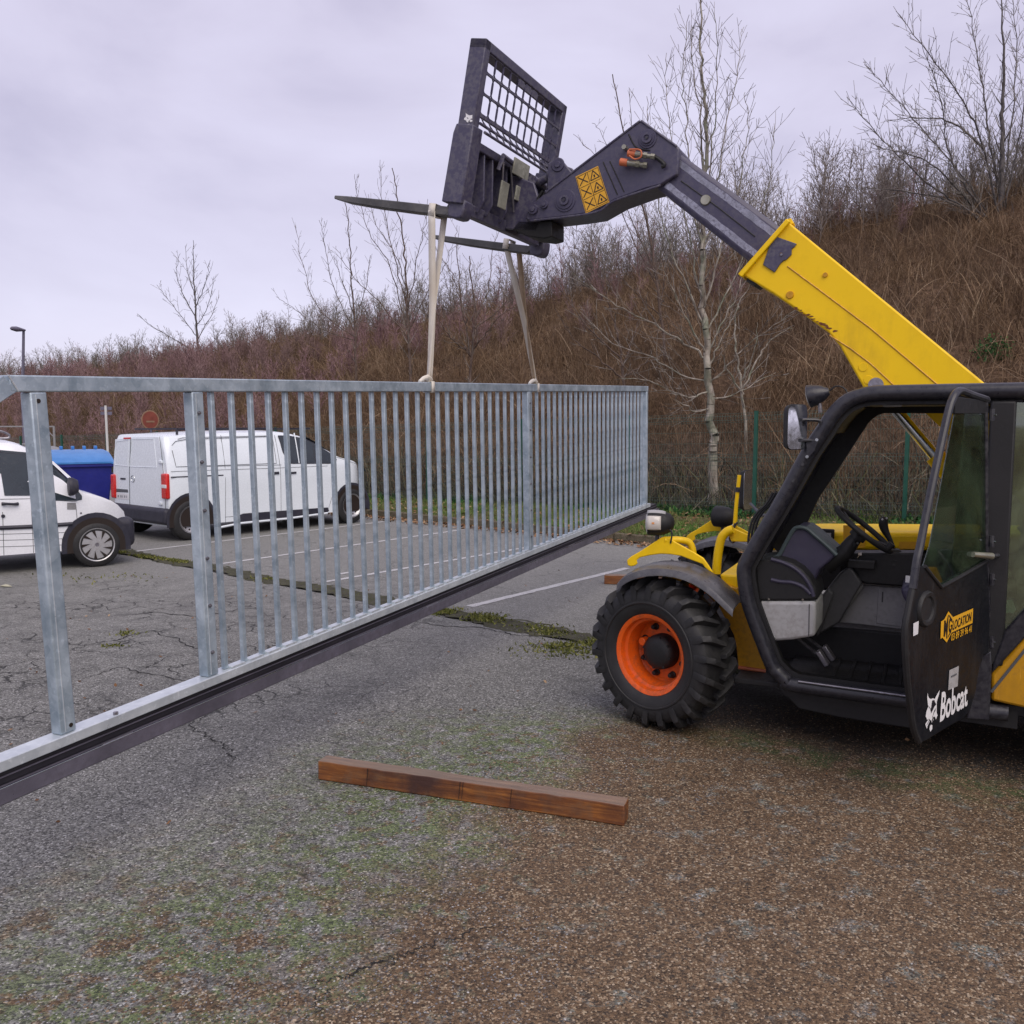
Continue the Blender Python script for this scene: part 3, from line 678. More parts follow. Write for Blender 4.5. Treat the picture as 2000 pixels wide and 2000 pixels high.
N = 2600
grit('loose_stones', N, lambda N: fan(N, 2.2, 6.0, lambda X, Y: (X-0.46*Y+2.4+wobn(X, Y)+rng.normal(size=len(X))*0.5) > 0.0), 0.0075, M_GRITB, 'larger loose brown stones scattered on the near asphalt')
def crack(pts, w_, seed, label):
    rc = random.Random(seed); P = []
    for (a, b) in zip(pts, pts[1:]):
        A, B = gnd(*a), gnd(*b)
        for k in range(14): P.append(A.lerp(B, k/14))
    P.append(gnd(*pts[-1])); n = len(P); rows = []; off = 0.0
    for i, p in enumerate(P):
        d = (P[min(i+1, n-1)]-P[max(i-1, 0)]).normalized(); s = Vector((-d.y, d.x, 0)); off = off*.75+rc.gauss(0, .012)
        w = w_*rc.uniform(.3, 1.4)*(1-abs(2*i/n-1)**3)*.5+.0006; c = p+s*off
        rows.append([(c.x-s.x*w, c.y-s.y*w, .0035), (c.x+s.x*w, c.y+s.y*w, .0035)])
    m = MB(); m.grid(rows); tag(m.build('asphalt_crack', M_WOODD_, smooth=False), label, kind='structure')
M_WOODD_ = paint('crack_shadow', (0.012, 0.012, 0.011), 0.9, 0.2)
crack([(588,1938),(640,1925),(690,1903),(760,1876),(790,1864),(850,1852),(905,1826),(985,1800)], .008, 1, 'thin wandering crack in the near asphalt')
crack([(612,1990),(618,1950),(640,1925)], .005, 2, 'short branch of the near asphalt crack')
crack([(368,1400),(385,1424),(418,1440),(436,1462),(450,1478),(470,1500)], .009, 3, 'short ragged crack below the gate beam')
crack([(790,1212),(870,1224),(940,1226),(1000,1240),(1060,1246)], .016, 4, 'crack running beside the drain channel')
crack([(140,1262),(230,1250),(300,1232),(372,1262),(440,1290)], .014, 5, 'worn crack left of the second gate post')
crack([(150,1330),(230,1305),(320,1322),(400,1340)], .010, 6, 'worn crack at the foot of the first gate post')
crack([(200,1205),(300,1196),(390,1205),(470,1188),(560,1192)], .014, 7, 'long crack seen between the gate bars')

# ------------------------------------------------------------------ bare trees
def grow(S, p, d, L, r, lev, rn, P):
    n = max(3, int(L/P['seg'])); st = L/n; up = Vector((0, 0, 1)); pts = []
    for i in range(n):
        t = i/n; r0 = r*(1-t*0.82); r1 = r*(1-(i+1)/n*0.82)
        q = p+d*st; S.append((*p, *q, max(r0, P['rmin']), max(r1, P['rmin']*0.8), lev)); pts.append((p, d, r0, t)); p = q
        w_ = P['wob'][min(lev, len(P['wob'])-1)]
        d = (d+Vector((rn.gauss(0, w_), rn.gauss(0, w_), rn.gauss(0, w_)))+up*P['trop'][min(lev, len(P['trop'])-1)]*st).normalized()
    if lev >= P['lev']: return
    cnt = max(1, int(L*P['dens'][lev]*rn.uniform(0.8, 1.2))); az = rn.uniform(0, 6.28)
    for k in range(cnt):
        t = P['first'][lev]+(0.97-P['first'][lev])*(k+rn.random())/cnt
        q, dd, rr_, _ = pts[min(n-1, int(t*n))]
        az += 2.4+rn.uniform(-0.5, 0.5); u, v = basis(dd); a = radians(P['ang'][lev]*rn.uniform(0.75, 1.25))
        side = u*cos(az)+v*sin(az); nd = (dd*cos(a)+side*sin(a)).normalized()
        grow(S, q, nd, max(0.12, L*P['ratio'][lev]*(1-t*P['tap'][lev])*rn.uniform(0.6, 1.15)), max(rr_*P['rr'], P['rmin']), lev+1, rn, P)
POP = dict(seg=0.3, rmin=0.006, wob=(0.02, 0.05, 0.09, 0.12), trop=(0.05, 0.10, 0.06, 0.05), lev=3, dens=(4.2, 2.6, 3.0), first=(0.16, 0.15, 0.1), ang=(48, 42, 45), ratio=(0.30, 0.42, 0.40), tap=(0.62, 0.4, 0.4), rr=0.42)
WIDE = dict(seg=0.3, rmin=0.0095, wob=(0.06, 0.07, 0.10, 0.14), trop=(0.0, 0.05, 0.04, 0.02), lev=3, dens=(2.0, 2.0, 3.2), first=(0.12, 0.12, 0.1), ang=(38, 40, 48), ratio=(0.60, 0.40, 0.34), tap=(0.45, 0.4, 0.4), rr=0.55)
def tree_obj(name, label, base, stems, P, seed, bark, twigm, group=None):
    rn = random.Random(seed); S = []; root = thing(name, label, 'tree', base, 0, group)
    for (d, L, r, off) in stems: grow(S, Vector(off), Vector(d).normalized(), L, r, 0, rn, P)
    A = np.array([s[:8] for s in S]); lv = np.array([s[8] for s in S])
    thick = lv == 0
    V_, q = segs_mesh(A[thick], 7); np_mesh('trunk', V_, q, bark, root, smooth=True)
    V_, q = segs_mesh(A[~thick], 3); np_mesh('crown', V_, q, twigm, root, rnd=np.repeat(rng.random((~thick).sum()), 6))
    return root, len(A)
def guided(S, pts, r0, r1, rn, P, lev, jit=0.02):
    path = smooth_path(pts, 6); L = sum((path[i+1]-path[i]).length for i in range(len(path)-1)); d0 = 0.0; cum = [0.0]
    for i in range(len(path)-1): cum.append(cum[-1]+(path[i+1]-path[i]).length)
    q = [path[0]]+[p+Vector((rn.gauss(0, jit), rn.gauss(0, jit), rn.gauss(0, jit)*.5)) for p in path[1:]]
    rad = [max(P['rmin'], r0+(r1-r0)*(c/L)**0.8) for c in cum]
    for i in range(len(q)-1): S.append((*q[i], *q[i+1], rad[i], rad[i+1], lev))
    if P['gd'][lev] <= 0: return
    n = int(L*P['gd'][lev]); az = rn.uniform(0, 6.28)
    for k in range(n):
        f = P['gf'][lev]+(0.98-P['gf'][lev])*(k+rn.random())/n; c = f*L
        i = max(j for j in range(len(cum)) if cum[j] <= c); i = min(i, len(q)-2)
        dd = (q[i+1]-q[i]).normalized(); az += 2.4+rn.uniform(-.6, .6); u, v = basis(dd); a = radians(P['ga']*rn.uniform(.7, 1.3))
        nd = (dd*cos(a)+(u*cos(az)+v*sin(az))*sin(a)+Vector((0, 0, .25))).normalized()
        grow(S, q[i], nd, max(.15, P['gl'][lev]*rn.uniform(.45, 1.2)*(1-.45*f)), max(rad[i]*.42, P['rmin']), 2, rn, P)
def smooth_path(pts, n=4):
    P = [Vector(p) for p in pts]; out = []
    for i in range(len(P)-1):
        p0 = P[max(i-1, 0)]; p1 = P[i]; p2 = P[i+1]; p3 = P[min(i+2, len(P)-1)]
        for k in range(n):
            t = k/n; out.append(0.5*((2*p1)+(p2-p0)*t+(2*p0-5*p1+4*p2-p3)*t*t+(3*p1-p0-3*p2+p3)*t**3))
    out.append(P[-1]); return out
def guided_tree(name, label, base, trunks, limbs, P, seed, bark, twigm, r_t, r_l, depth=1.2):
    """trunks / limbs: pixel polylines read at the tree's own distance; every limb also leans toward or away"""
    rn = random.Random(seed); S = []; root = thing(name, label, 'tree', base); Y0 = base[1]; B = Vector(base)
    for k, pl in enumerate(trunks):
        pts = [Vector((0, 0, -0.15))]+[at(x, y, Y0)-B for x, y in pl]; guided(S, pts, r_t*(1 if k == 0 else .8), .012, rn, P, 0)
    for k, pl in enumerate(limbs):
        dy = rn.uniform(.4, 1)*depth*(1 if k % 2 else -1); n = len(pl)-1
        pts = [at(x, y, Y0+dy*(i/n)**1.1)-B for i, (x, y) in enumerate(pl)]; k0 = len(S); guided(S, pts, r_l*rn.uniform(.75, 1.1), P['rmin'], rn, P, 1)
        L_ = np.array([s[:8] for s in S[k0:] if s[8] == 1]); V_, q = segs_mesh(L_, 5); np_mesh('limb', V_, q, bark, root, smooth=True)
    A = np.array([s[:8] for s in S]); lv = np.array([s[8] for s in S]); thick = lv == 0
    V_, q = segs_mesh(A[thick], 8); np_mesh('trunk', V_, q, bark, root, smooth=True)
    V_, q = segs_mesh(A[lv > 1], 3); np_mesh('crown', V_, q, twigm, root, rnd=np.repeat(rng.random((lv > 1).sum()), 6))
    return len(A)
GP = dict(seg=0.22, rmin=0.0045, wob=(0.02, 0.05, 0.10, 0.14), trop=(0.05, 0.3, 0.30, 0.2), lev=3, dens=(0, 0, 3.0, 3), first=(0.1, 0.1, 0.15, .1), ang=(40, 40, 38, 40), ratio=(0.3, 0.4, 0.40, .4), tap=(.5, .4, .4, .4), rr=.5, gd=(4.0, 8.5), gf=(.42, .08), ga=38, gl=(0.85, 1.05))
tot = 0
def fp_of(p): d = Vector(p)-F0; return d.dot(EF), d.dot(NF)
def on_hill(px_, q):
    d = ray(px_, 825); t = (q-(CAM-F0).dot(NF))/d.dot(NF); p = CAM+d*t; s = (p-F0).dot(EF); return Vector((p.x, p.y, hill_z(s, q)))
b_ = on_hill(1395, 0.9)
tot += guided_tree('birch_tree', 'tall slender bare tree with pale trunk right behind the mesh fence', b_,
  [[(1394,900),(1391,850),(1385,760),(1378,680),(1373,560),(1375,420),(1379,300),(1376,180),(1369,80),(1373,-50)]],
  [[(1376,640),(1340,560),(1292,430),(1273,300),(1264,190)], [(1376,600),(1350,480),(1320,340),(1305,210),(1299,105)], [(1374,500),(1350,380),(1340,240),(1332,140),(1345,30)],
   [(1374,500),(1400,380),(1416,260),(1441,130),(1450,55)], [(1376,600),(1410,480),(1446,350),(1460,235),(1455,180)], [(1377,650),(1425,560),(1476,430),(1506,330),(1512,240)], [(1375,420),(1393,270),(1402,140),(1396,15)], [(1376,340),(1366,230),(1352,110),(1350,50)],
   [(1378,700),(1330,665),(1265,628),(1196,590),(1118,535)], [(1382,745),(1330,732),(1268,695),(1200,672),(1135,610)], [(1384,765),(1340,775),(1270,745),(1215,738)], [(1380,725),(1408,665),(1436,610),(1470,545)], [(1382,755),(1430,705),(1482,655),(1560,602)], [(1384,775),(1430,772),(1512,728)],
   [(1379,690),(1350,640),(1310,560),(1290,520)], [(1379,700),(1400,650),(1445,560),(1460,500)], [(1386,800),(1350,800),(1300,760)]],
  GP, 5, M_BARK1, M_TWIGG, 0.100, 0.021, 1.0)
b_ = on_hill(1947, 15.0)
tot += guided_tree('spreading_tree', 'wide bare tree forking low on top of the bank at the right', b_,
  [[(1947,462),(1950,440),(1957,400),(1958,259),(1960,155),(1957,-30)]],
  [[(1947,455),(1880,404),(1807,352),(1725,274),(1652,190)], [(1948,445),(1870,331),(1807,259),(1740,181),(1688,124)], [(1951,430),(1921,290),(1880,197),(1828,125),(1750,20)], [(1956,414),(1931,259),(1916,155),(1900,52),(1880,-30)],
   [(1956,440),(1985,300),(2010,150),(2020,0)], [(1952,452),(2010,380),(2080,280),(2130,150)], [(1950,458),(2000,425),(2090,370)], [(1947,452),(1850,392),(1750,372),(1650,365)], [(1948,450),(1890,370),(1850,290),(1840,200),(1800,90)], [(1955,410),(1975,250),(1985,100),(1975,-20)], [(1925,430),(1830,330),(1770,300),(1700,290)], [(1921,290),(1860,240),(1790,230),(1740,235)]],
  dict(GP, rmin=0.0068, gd=(3.0, 8.0), gl=(1.2, 1.35), seg=.28, gf=(.25, .1)), 8, M_BARK2, M_TWIGG, 0.115, 0.040, 2.2)
b_ = on_hill(388, 16.5)
tot += guided_tree('lone_tree', 'small bare tree standing above the far left skyline', b_, [[(387,700),(384,650),(381,590),(378,540),(377,468)]],
  [[(384,690),(340,662),(300,640),(270,614)], [(382,655),(350,612),(325,580),(306,556)], [(382,620),(355,570),(345,530),(352,495)], [(384,665),(410,622),(427,580)], [(380,600),(400,560),(410,508)], [(381,580),(366,530),(362,480)], [(383,640),(405,600),(418,540)], [(386,690),(420,665),(440,640)]],
  dict(GP, rmin=0.009, gd=(2.6, 3.6), gl=(1.0, 1.1), seg=.4), 12, M_BARK2, M_TWIGG, .085, .030, 1.5)
b_ = on_hill(805, 6.0)
tot += guided_tree('multi_stem_tree', 'bare many stemmed tree behind the left sling', b_, [[(798,650),(793,556),(788,470),(775,390),(768,330)]],
  [[(795,640),(760,520),(721,454),(700,385),(692,340)], [(794,600),(770,500),(748,400),(742,312)], [(795,620),(812,520),(828,450),(835,390)], [(798,660),(740,590),(690,540),(655,480)], [(798,650),(830,580),(868,520),(885,470)], [(796,600),(778,510),(735,440),(722,380)]],
  dict(GP, rmin=0.0052, gd=(4.6, 5.6), gl=(.7, .85), gf=(.2, .1)), 21, M_BARK3, M_TWIGG, .05, .020, 1.2)
b_ = on_hill(700, 8.0)
tot += guided_tree('leaning_tree', 'low bare tree leaning left of the many stemmed one', b_, [[(694,640),(687,560),(684,480),(674,395)]],
  [[(695,650),(650,560),(635,480),(624,430)], [(695,660),(620,600),(590,510),(577,440)], [(692,620),(665,540),(650,500)], [(694,630),(715,560),(722,500)], [(695,665),(625,640),(570,600),(540,580)]],
  dict(GP, rmin=0.0058, gd=(4.4, 5.4), gl=(.75, .9), gf=(.2, .1)), 35, M_BARK3, M_TWIGG, .045, .020, 1.2)
b_ = on_hill(915, 4.0)
tot += guided_tree('fork_tree', 'dark forked bare tree between the two slings', b_, [[(922,699),(930,621),(922,560),(917,500)]],
  [[(920,700),(909,632),(893,569),(880,530),(854,488),(822,450)], [(909,632),(898,560),(893,490),(892,440)], [(924,680),(950,650),(978,616),(1015,592)], [(930,621),(955,560),(960,500),(975,450)], [(920,690),(880,660),(850,610),(830,590)], [(928,640),(980,600),(1020,540),(1040,500)], [(922,700),(900,670),(860,650)]],
  dict(GP, rmin=0.005, gd=(4.0, 5.0), gl=(.65, .75), gf=(.2, .1)), 33, M_BARK3, M_TWIGG, .05, .024, 1.0)
b_ = on_hill(1300, 7.0)
tot += guided_tree('whip_tree', 'thin bare tree rising behind the bent boom head', b_, [[(1290,600),(1262,430),(1222,280),(1196,145)]],
  [[(1285,560),(1262,420),(1240,290),(1229,172)], [(1286,570),(1222,430),(1172,320),(1120,262)], [(1283,540),(1215,380),(1178,270),(1158,240)], [(1290,600),(1310,480),(1325,420)], [(1292,620),(1230,560),(1160,500),(1110,480)]],
  dict(GP, rmin=0.005, gd=(4.5, 5.0), gl=(.45, .55), gf=(.2, .1)), 44, M_BARK3, M_TWIGG, .045, .020, 1.0)
b_ = on_hill(1460, 3.0)
tot += guided_tree('shrubby_tree', 'low spreading bare tree right of the pale trunk', b_, [[(1450,760),(1440,700),(1436,640),(1445,590)]],
  [[(1452,770),(1420,720),(1408,680)], [(1450,760),(1480,700),(1510,660),(1545,640)], [(1448,750),(1470,690),(1480,630)]], dict(GP, rmin=.005, gd=(2.6, 3), gl=(.5, .6), gf=(.2, .1)), 47, M_BARK1, M_TWIGG, .04, .025, .8)
b_ = on_hill(1215, 4.0)
tot += guided_tree('drooping_shrub_tree', 'low bare branching shrub left of the pale trunk', b_, [[(1218,740),(1212,680),(1196,620),(1180,560)]],
  [[(1218,740),(1170,700),(1120,660),(1085,600)], [(1216,720),(1240,650),(1258,600)], [(1214,700),(1150,640),(1090,560),(1060,520)], [(1218,735),(1260,710),(1300,690)]], dict(GP, rmin=.005, gd=(2.6, 3), gl=(.55, .65), gf=(.2, .1)), 49, M_BARK3, M_TWIGG, .05, .028, .8)
print('tree segments', tot)

# woodland along the ridge: reads as one mass
def template(seed, H, P):
    rn = random.Random(seed); S = []
    for k in range(rn.choice((1, 2, 3))):
        grow(S, Vector((rn.uniform(-.2, .2), rn.uniform(-.2, .2), 0)), Vector((rn.uniform(-.25, .25), rn.uniform(-.25, .25), 1)).normalized(), H*rn.uniform(.8, 1), 0.024, 0, rn, P)
    return np.array([s[:8] for s in S])
RP = dict(seg=0.45, rmin=0.0065, wob=(0.06, 0.10, 0.14), trop=(0.02, 0.08, 0.05), lev=2, dens=(5.4, 5.0), first=(0.12, 0.1), ang=(36, 40), ratio=(0.46, 0.42), tap=(0.5, 0.3), rr=0.5)
TT = [template(100+i, 3.6, RP) for i in range(6)]
def wood(name, spots, mat, label, seed):
    rn = np.random.default_rng(seed); VV, QQ, RR = [], [], []; off = 0
    for (p, sc) in spots:
        T = TT[rn.integers(len(TT))]; a = rn.random()*6.28; c, s = cos(a), sin(a); R = np.array([[c, -s, 0], [s, c, 0], [0, 0, 1]])
        A = T[:, :3]@R.T*sc+p; B = T[:, 3:6]@R.T*sc+p
        P = np.stack([A, B], 1); W = np.stack([T[:, 6], T[:, 7]], 1)*2*max(sc, 0.8)
        toc = np.tile(np.array([[p[0], p[1], 0.01]]), (len(T), 1)) + rn.normal(size=(len(T), 3))*4
        V_, q = ribbons(P, W, rn, toc); VV.append(V_); QQ.append(q+off); off += len(V_); RR.append(np.repeat(rn.random(len(T))*0.6+rn.random()*0.4, 4))
    o = np_mesh(name, np.concatenate(VV), np.concatenate(QQ), mat, rnd=np.concatenate(RR)); tag(o, label, kind='stuff')
    return off
rw = random.Random(77); sp1, sp2 = [], []
n = 0
for i in range(1150):
    s = -9+rw.random()**1.15*105; q = QC+rw.uniform(-1.8, 7)
    if s > 30 and rw.random() < 0.35: continue
    z = hill_z(s, q); p = FP(s, q, z-0.1)
    top = np.interp(s, [-9, 0, 4, 8, 12, 18, 26, 40, 90], [0.55, 0.72, 0.95, 1.0, 0.98, 0.78, 0.62, 0.58, 0.6])
    sc = top*rw.uniform(0.55, 1.15)
    (sp1 if rw.random() < 0.90 else sp2).append((np.array(p), sc))
n += wood('ridge_wood', sp1, M_TWIGG, 'bare grey woodland along the top of the embankment', 1)
sp3 = []
for i in range(330):
    s = 1+rw.random()**0.9*95; q = QC+rw.uniform(-6.5, 1.0); z = hill_z(s, q); sp3.append((np.array(FP(s, q, z-0.1)), rw.uniform(0.24, 0.46)*(1 if s > 12 else 0.8)))
n += wood('reddish_thicket', sp2+sp3, M_TWIGP, 'reddish twiggy thicket below the woodland', 2)
# thicket at the far left that hides the embankment's end
sp4 = [(np.array(FP(rw.uniform(16, 70), rw.uniform(0.5, 14), 0)), 0) for i in range(520)]
sp4 = [((np.array([p[0], p[1], hill_z(float((p-np.array(F0))@np.array(EF)), float((p-np.array(F0))@np.array(NF)))-0.1])), rw.uniform(0.3, 0.6)) for p, _ in sp4]
n += wood('left_thicket', sp4, M_TWIGP, 'tangled reddish thicket on the lower left of the bank', 3)
print('wood verts', n)
b_ = on_hill(1932, 6.0); leaf_cloud('evergreen_shrub', (b_.x, b_.y, b_.z+0.2), (0.42, 0.4, 0.36), 420, M_IVY, 'small green shrub on the brown bank', 0.05)
# ------------------------------------------------------------------ mesh fence
fence = thing('mesh_fence', 'green welded mesh fence running along the foot of the embankment', 'fence', (F0.x, F0.y, 0), atan2(EF.y, EF.x))
PW = 2.5; HP = 1.85
def fz(s): return 0.27 - 0.026*max(-8, min(s, 30))
pm = None; panel = None
def make_panel():
    V_, q = [], []; segs = []
    for i in range(50): x = 0.03+i*0.05; segs.append((x, 0, 0, x, 0, 1.78, .0024, .0024))
    for z in (0.05, 0.25, 0.45, 0.65, 0.85, 1.05, 1.25, 1.45, 1.62, 1.78): segs.append((0, 0.004, z, PW, 0.004, z, .0036, .0036))
    for z in (0.93, 1.66, 0.13):        # folds
        for dz in (0, 0.07): segs.append((0, 0.03, z+dz, PW, 0.03, z+dz, .0042, .0042))
        for i in range(50): x = 0.03+i*0.05; segs.append((x, 0, z-0.03, x, 0.034, z+0.035, .0026, .0026)); segs.append((x, 0.034, z+0.035, x, 0, z+0.10, .0026, .0026))
    return segs_mesh(segs, 3)
PV, PQ = make_panel(); panel = None
for i in range(-4, 12):
    s = i*PW+0.03
    if pm is None:
        m = MB(); m.box((0, 0, HP/2), (0.06, 0.05, HP)); m.box((0, 0, HP+0.006), (0.066, 0.056, 0.014))
        for z in (0.3, 0.9, 1.5): m.box((0, -0.032, z), (0.05, 0.014, 0.045))
        p = m.build('fence_post', M_GREEN, fence, bevel=0.004); pm = p.data
    else: p = link('fence_post', pm, fence)
    p.location = (s, 0, fz(s)-0.05)
    if i < 11:
        if panel is None: w = np_mesh('mesh_panel', PV, PQ, M_WIRE, fence); panel = w.data
        else: w = link('mesh_panel', panel, fence)
        w.location = (s+0.005, -0.03, fz(s)); w.rotation_euler = (0, atan2(fz(s)-fz(s+PW), PW), 0)

# ------------------------------------------------------------------ far left street furniture
def post_thing(name, label, cat, p): return thing(name, label, cat, (p.x, p.y, 0))
p = at(49, 870, 30); t = post_thing('street_lamp', 'slim street lamp on the skyline at far left', 'lamp', p)
top = at(46, 645, 30)
MB().tube([(0, 0, 0), (0, 0, top.z*0.55), (top.x-p.x, 0, top.z)], [0.07, 0.055, 0.04], 10).build('pole', M_LAMPP, t)
h = MB(); a = at(49, 645, 30)-Vector((p.x, p.y, 0)); b = at(20, 641, 29.4)-Vector((p.x, p.y, 0))
h.tube([a, a.lerp(b, 0.15), a.lerp(b, 0.3), a.lerp(b, 0.6), a.lerp(b, 0.9), b], [0.03, 0.045, 0.06, 0.085, 0.06, 0.015], 12)
h.build('lamp_head', M_LAMPP, t)
p = gnd(213, 905); p = at(212, 905, 26); top = at(206, 792, 26)
t = post_thing('sign_post', 'thin white post carrying two small finger boards behind the bins', 'sign', p)
tx = top.x-p.x
MB().tube([(0, 0, -0.2), (tx*0.5, 0, top.z*0.5), (tx, 0, top.z)], 0.035, 8).build('pole', M_POLEW, t)
for zz in (-0.08, -0.22): MB().box((tx, 0.03, top.z+zz), (0.32, 0.02, 0.09)).build('finger_board', M_LAMPP, t, bevel=0.003)
c = at(293, 820, 27); t = post_thing('round_sign', 'round red faced road sign above the panel van roof', 'sign', c)
MB().cyl((0, 0.05, -0.2), (0, 0.05, c.z+0.2), 0.035, n=8).build('pole', M_LAMPP, t)
Rr = Matrix.Rotation(radians(52), 3, 'Z')
def disc(r, th, off, mat, nm, par):
    m = MB(); m.cyl(Rr@Vector((0, -off, 0)), Rr@Vector((0, -off-th, 0)), r, n=32); m.xform(lambda v: v+Vector((0, 0, c.z))); return m.build(nm, mat, par)
fc = disc(0.28, 0.012, 0.0, M_SIGNE, 'sign_plate', t); disc(0.245, 0.004, 0.012, M_SIGNR, 'red_face', fc)
m = MB(); m.box((0, -0.019, -0.05), (0.26, 0.003, 0.05)); m.xform(lambda v: Rr@v+Vector((0, 0, c.z))); m.build('bar_mark', M_SIGNE, fc)
a = at(-60, 833, 24); b = at(105, 833, 24); t = post_thing('height_gantry', 'thin pale height limit gantry behind the small van', 'barrier', b)
MB().bar((a.x-b.x, 0, a.z), (0.02, 0, a.z), 0.035, 0.035).build('cross_bar', M_GREYD, t)
MB().cyl((0, 0, 0), (0, 0, a.z), 0.03, n=8).build('leg', M_GREYD, t); MB().cyl((a.x-b.x, 0, 0), (a.x-b.x, 0, a.z), 0.04, n=8).build('leg', M_POLEW, t)
MB().bar((-0.25, 0, a.z-0.02), (0, 0, a.z-0.28), 0.02, 0.02).build('brace', M_GREYD, t)

# bins
def wheelie_bin(px_l, px_r, py_tl, py_tr, Y, label, body, lid, grp):
    A = at(px_l, py_tl, Y); B = at(px_r, py_tr, Y+0.55); d = B-A; d.z = 0; L = d.length
    H = (A.z+B.z)/2; t = thing('wheeled_bin', label, 'bin', (A.x, A.y, 0), atan2(d.y, d.x), grp); D = 0.95
    m = MB(); e = 0.09
    m.add([(e, e, .18), (L-e, e, .18), (L-e, D-e, .18), (e, D-e, .18), (0, 0, H-.06), (L, 0, H-.06), (L, D, H-.06), (0, D, H-.06)], [(0, 1, 2, 3), (4, 7, 6, 5), (0, 4, 5, 1), (1, 5, 6, 2), (2, 6, 7, 3), (3, 7, 4, 0)])
    m.build('body', body, t, bevel=0.03)
    r = MB(); r.box((L/2, 0.0, H-0.075), (L+.08, 0.07, 0.07)); r.box((L/2, D, H-0.075), (L+.08, .07, .07)); r.box((0, D/2, H-.075), (.07, D, .07)); r.box((L, D/2, H-.075), (.07, D, .07))
    r.build('rim', body, t, bevel=0.012)
    l = MB(); rows = []
    for i in range(9):
        v = i/8; y = -0.05+(D+0.1)*v; zz = H-0.02+0.20*sin(min(1, v*1.15)*pi*0.55)**0.8; rows.append([(x, y, zz-(0.03 if x in (-0.03, L+0.03) else 0)) for x in (-0.03, 0.03, L*0.33, L*0.66, L-0.03, L+0.03)])
    l.strip(rows, (0, 0, -0.03)); l.build('lid', lid, t)
    for k in range(5): MB().box((L*(0.12+0.19*k), D+0.02, H+0.21), (0.05, 0.12, 0.06)).build('hinge_rib', lid, t, bevel=0.01)
    for x in (0.15, L-0.15):
        for y in (0.15, D-0.15): MB().cyl((x-.03, y, .09), (x+.03, y, .09), .09, n=16).build('wheel', M_RUB, t)
    MB().tube([(L-0.02, .1, H-.25), (L+.05, .1, H-.25), (L+.05, D-.1, H-.25), (L-.02, D-.1, H-.25)], .014, 8).build('handle', body, t)
    return t
wheelie_bin(96, 219, 912, 889, 15.8, 'blue wheeled bin with light blue lid beside the panel van', M_BINB, M_BINL, 'wheeled bins')
wheelie_bin(70, 140, 893, 888, 18.0, 'grey lidded bin just visible behind the blue bin', M_CARP, M_GREYD, 'wheeled bins')

# pale leaf on the asphalt
c = gnd(11, 1146); m = MB(); L = 0.085
pts = [(-1, 0, 0), (-0.5, .32, .12), (0.1, .38, .2), (0.6, .2, .12), (1, 0, .02), (0.6, -.22, .04), (0.1, -.34, .06), (-.5, -.25, .03)]
m.add([(x*L*1.2, y*L, z*L+.006) for x, y, z in pts]+[(0, 0, .03)], [(i, (i+1) % 8, 8) for i in range(8)])
o = m.build('dead_leaf', M_PALE); o.location = (c.x, c.y, 0.0); o.rotation_euler = (0, 0, -0.35); tag(o, 'large pale dead leaf lying on the asphalt at the left edge', 'leaf')
mod = o.modifiers.new('thick', 'SOLIDIFY'); mod.thickness = 0.002

# ------------------------------------------------------------------ timbers
def timber(name, label, A, B, w_, h_, seed):
    d = B-A; d.z = 0; L = d.length; t = thing(name, label, 'timber', (A.x, A.y, 0), atan2(d.y, d.x))
    rt = random.Random(seed); m = MB(); rows = []; N = 26
    for i in range(N+1):
        x = L*i/N; j = lambda: rt.uniform(-0.0026, 0.0026)
        rows.append([Vector((x, j(), 0.001)), Vector((x, j(), h_*0.5)), Vector((x, j(), h_+j())), Vector((x, w_*0.5, h_+j())), Vector((x, w_+j(), h_+j())), Vector((x, w_+j(), h_*.5)), Vector((x, w_+j(), 0.001))])
    vs = [p for r in rows for p in r]; n = 7; fs = []
    for i in range(N):
        for k in range(n): fs.append((i*n+k, i*n+(k+1) % n, (i+1)*n+(k+1) % n, (i+1)*n+k))
    fs += [tuple(range(n)), tuple(range(N*n+n-1, N*n-1, -1))]
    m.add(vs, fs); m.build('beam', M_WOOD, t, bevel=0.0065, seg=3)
    return t, L
A = gnd(621, 1523); B = gnd(1219, 1614.5)
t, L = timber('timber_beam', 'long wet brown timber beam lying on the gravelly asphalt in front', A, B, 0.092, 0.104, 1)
for f, wd in ((0.176, .0022), (0.490, .002), (0.500, .001), (0.655, .001)):     # cross cuts and checks in its face
    x = f*L; m = MB(); m.add([(x, -.0032, .012), (x+wd, -.0032, .010), (x+wd+.006, -.0034, .06), (x+wd+.011, -.0032, .1035), (x+.009, -.0034, .1035), (x+.004, -.0032, .055)], [(0, 1, 2, 3, 4, 5)]); m.build('crack', M_WOODD, t)
A = gnd(1180, 1141); B = A+Vector((1.25, -0.25, 0))
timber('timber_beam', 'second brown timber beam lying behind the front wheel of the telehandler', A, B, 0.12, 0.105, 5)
# ------------------------------------------------------------------ telehandler
MP = at(1264, 1282, 5.5); MP.z = 0
TF = Frame(MP, atan2(.4187, -.908))
tele = thing('telehandler', 'yellow telehandler with black open cab, orange wheel rims and its boom raised over the gate', 'telehandler', MP, TF.h)
S = TF.sides
def smooth_path(pts, n=4):
    P = [Vector(p) for p in pts]; out = []
    for i in range(len(P)-1):
        p0 = P[max(i-1, 0)]; p1 = P[i]; p2 = P[i+1]; p3 = P[min(i+2, len(P)-1)]
        for k in range(n):
            t = k/n; out.append(0.5*((2*p1)+(p2-p0)*t+(2*p0-5*p1+4*p2-p3)*t*t+(3*p1-p0-3*p2+p3)*t**3))
    out.append(P[-1]); return out

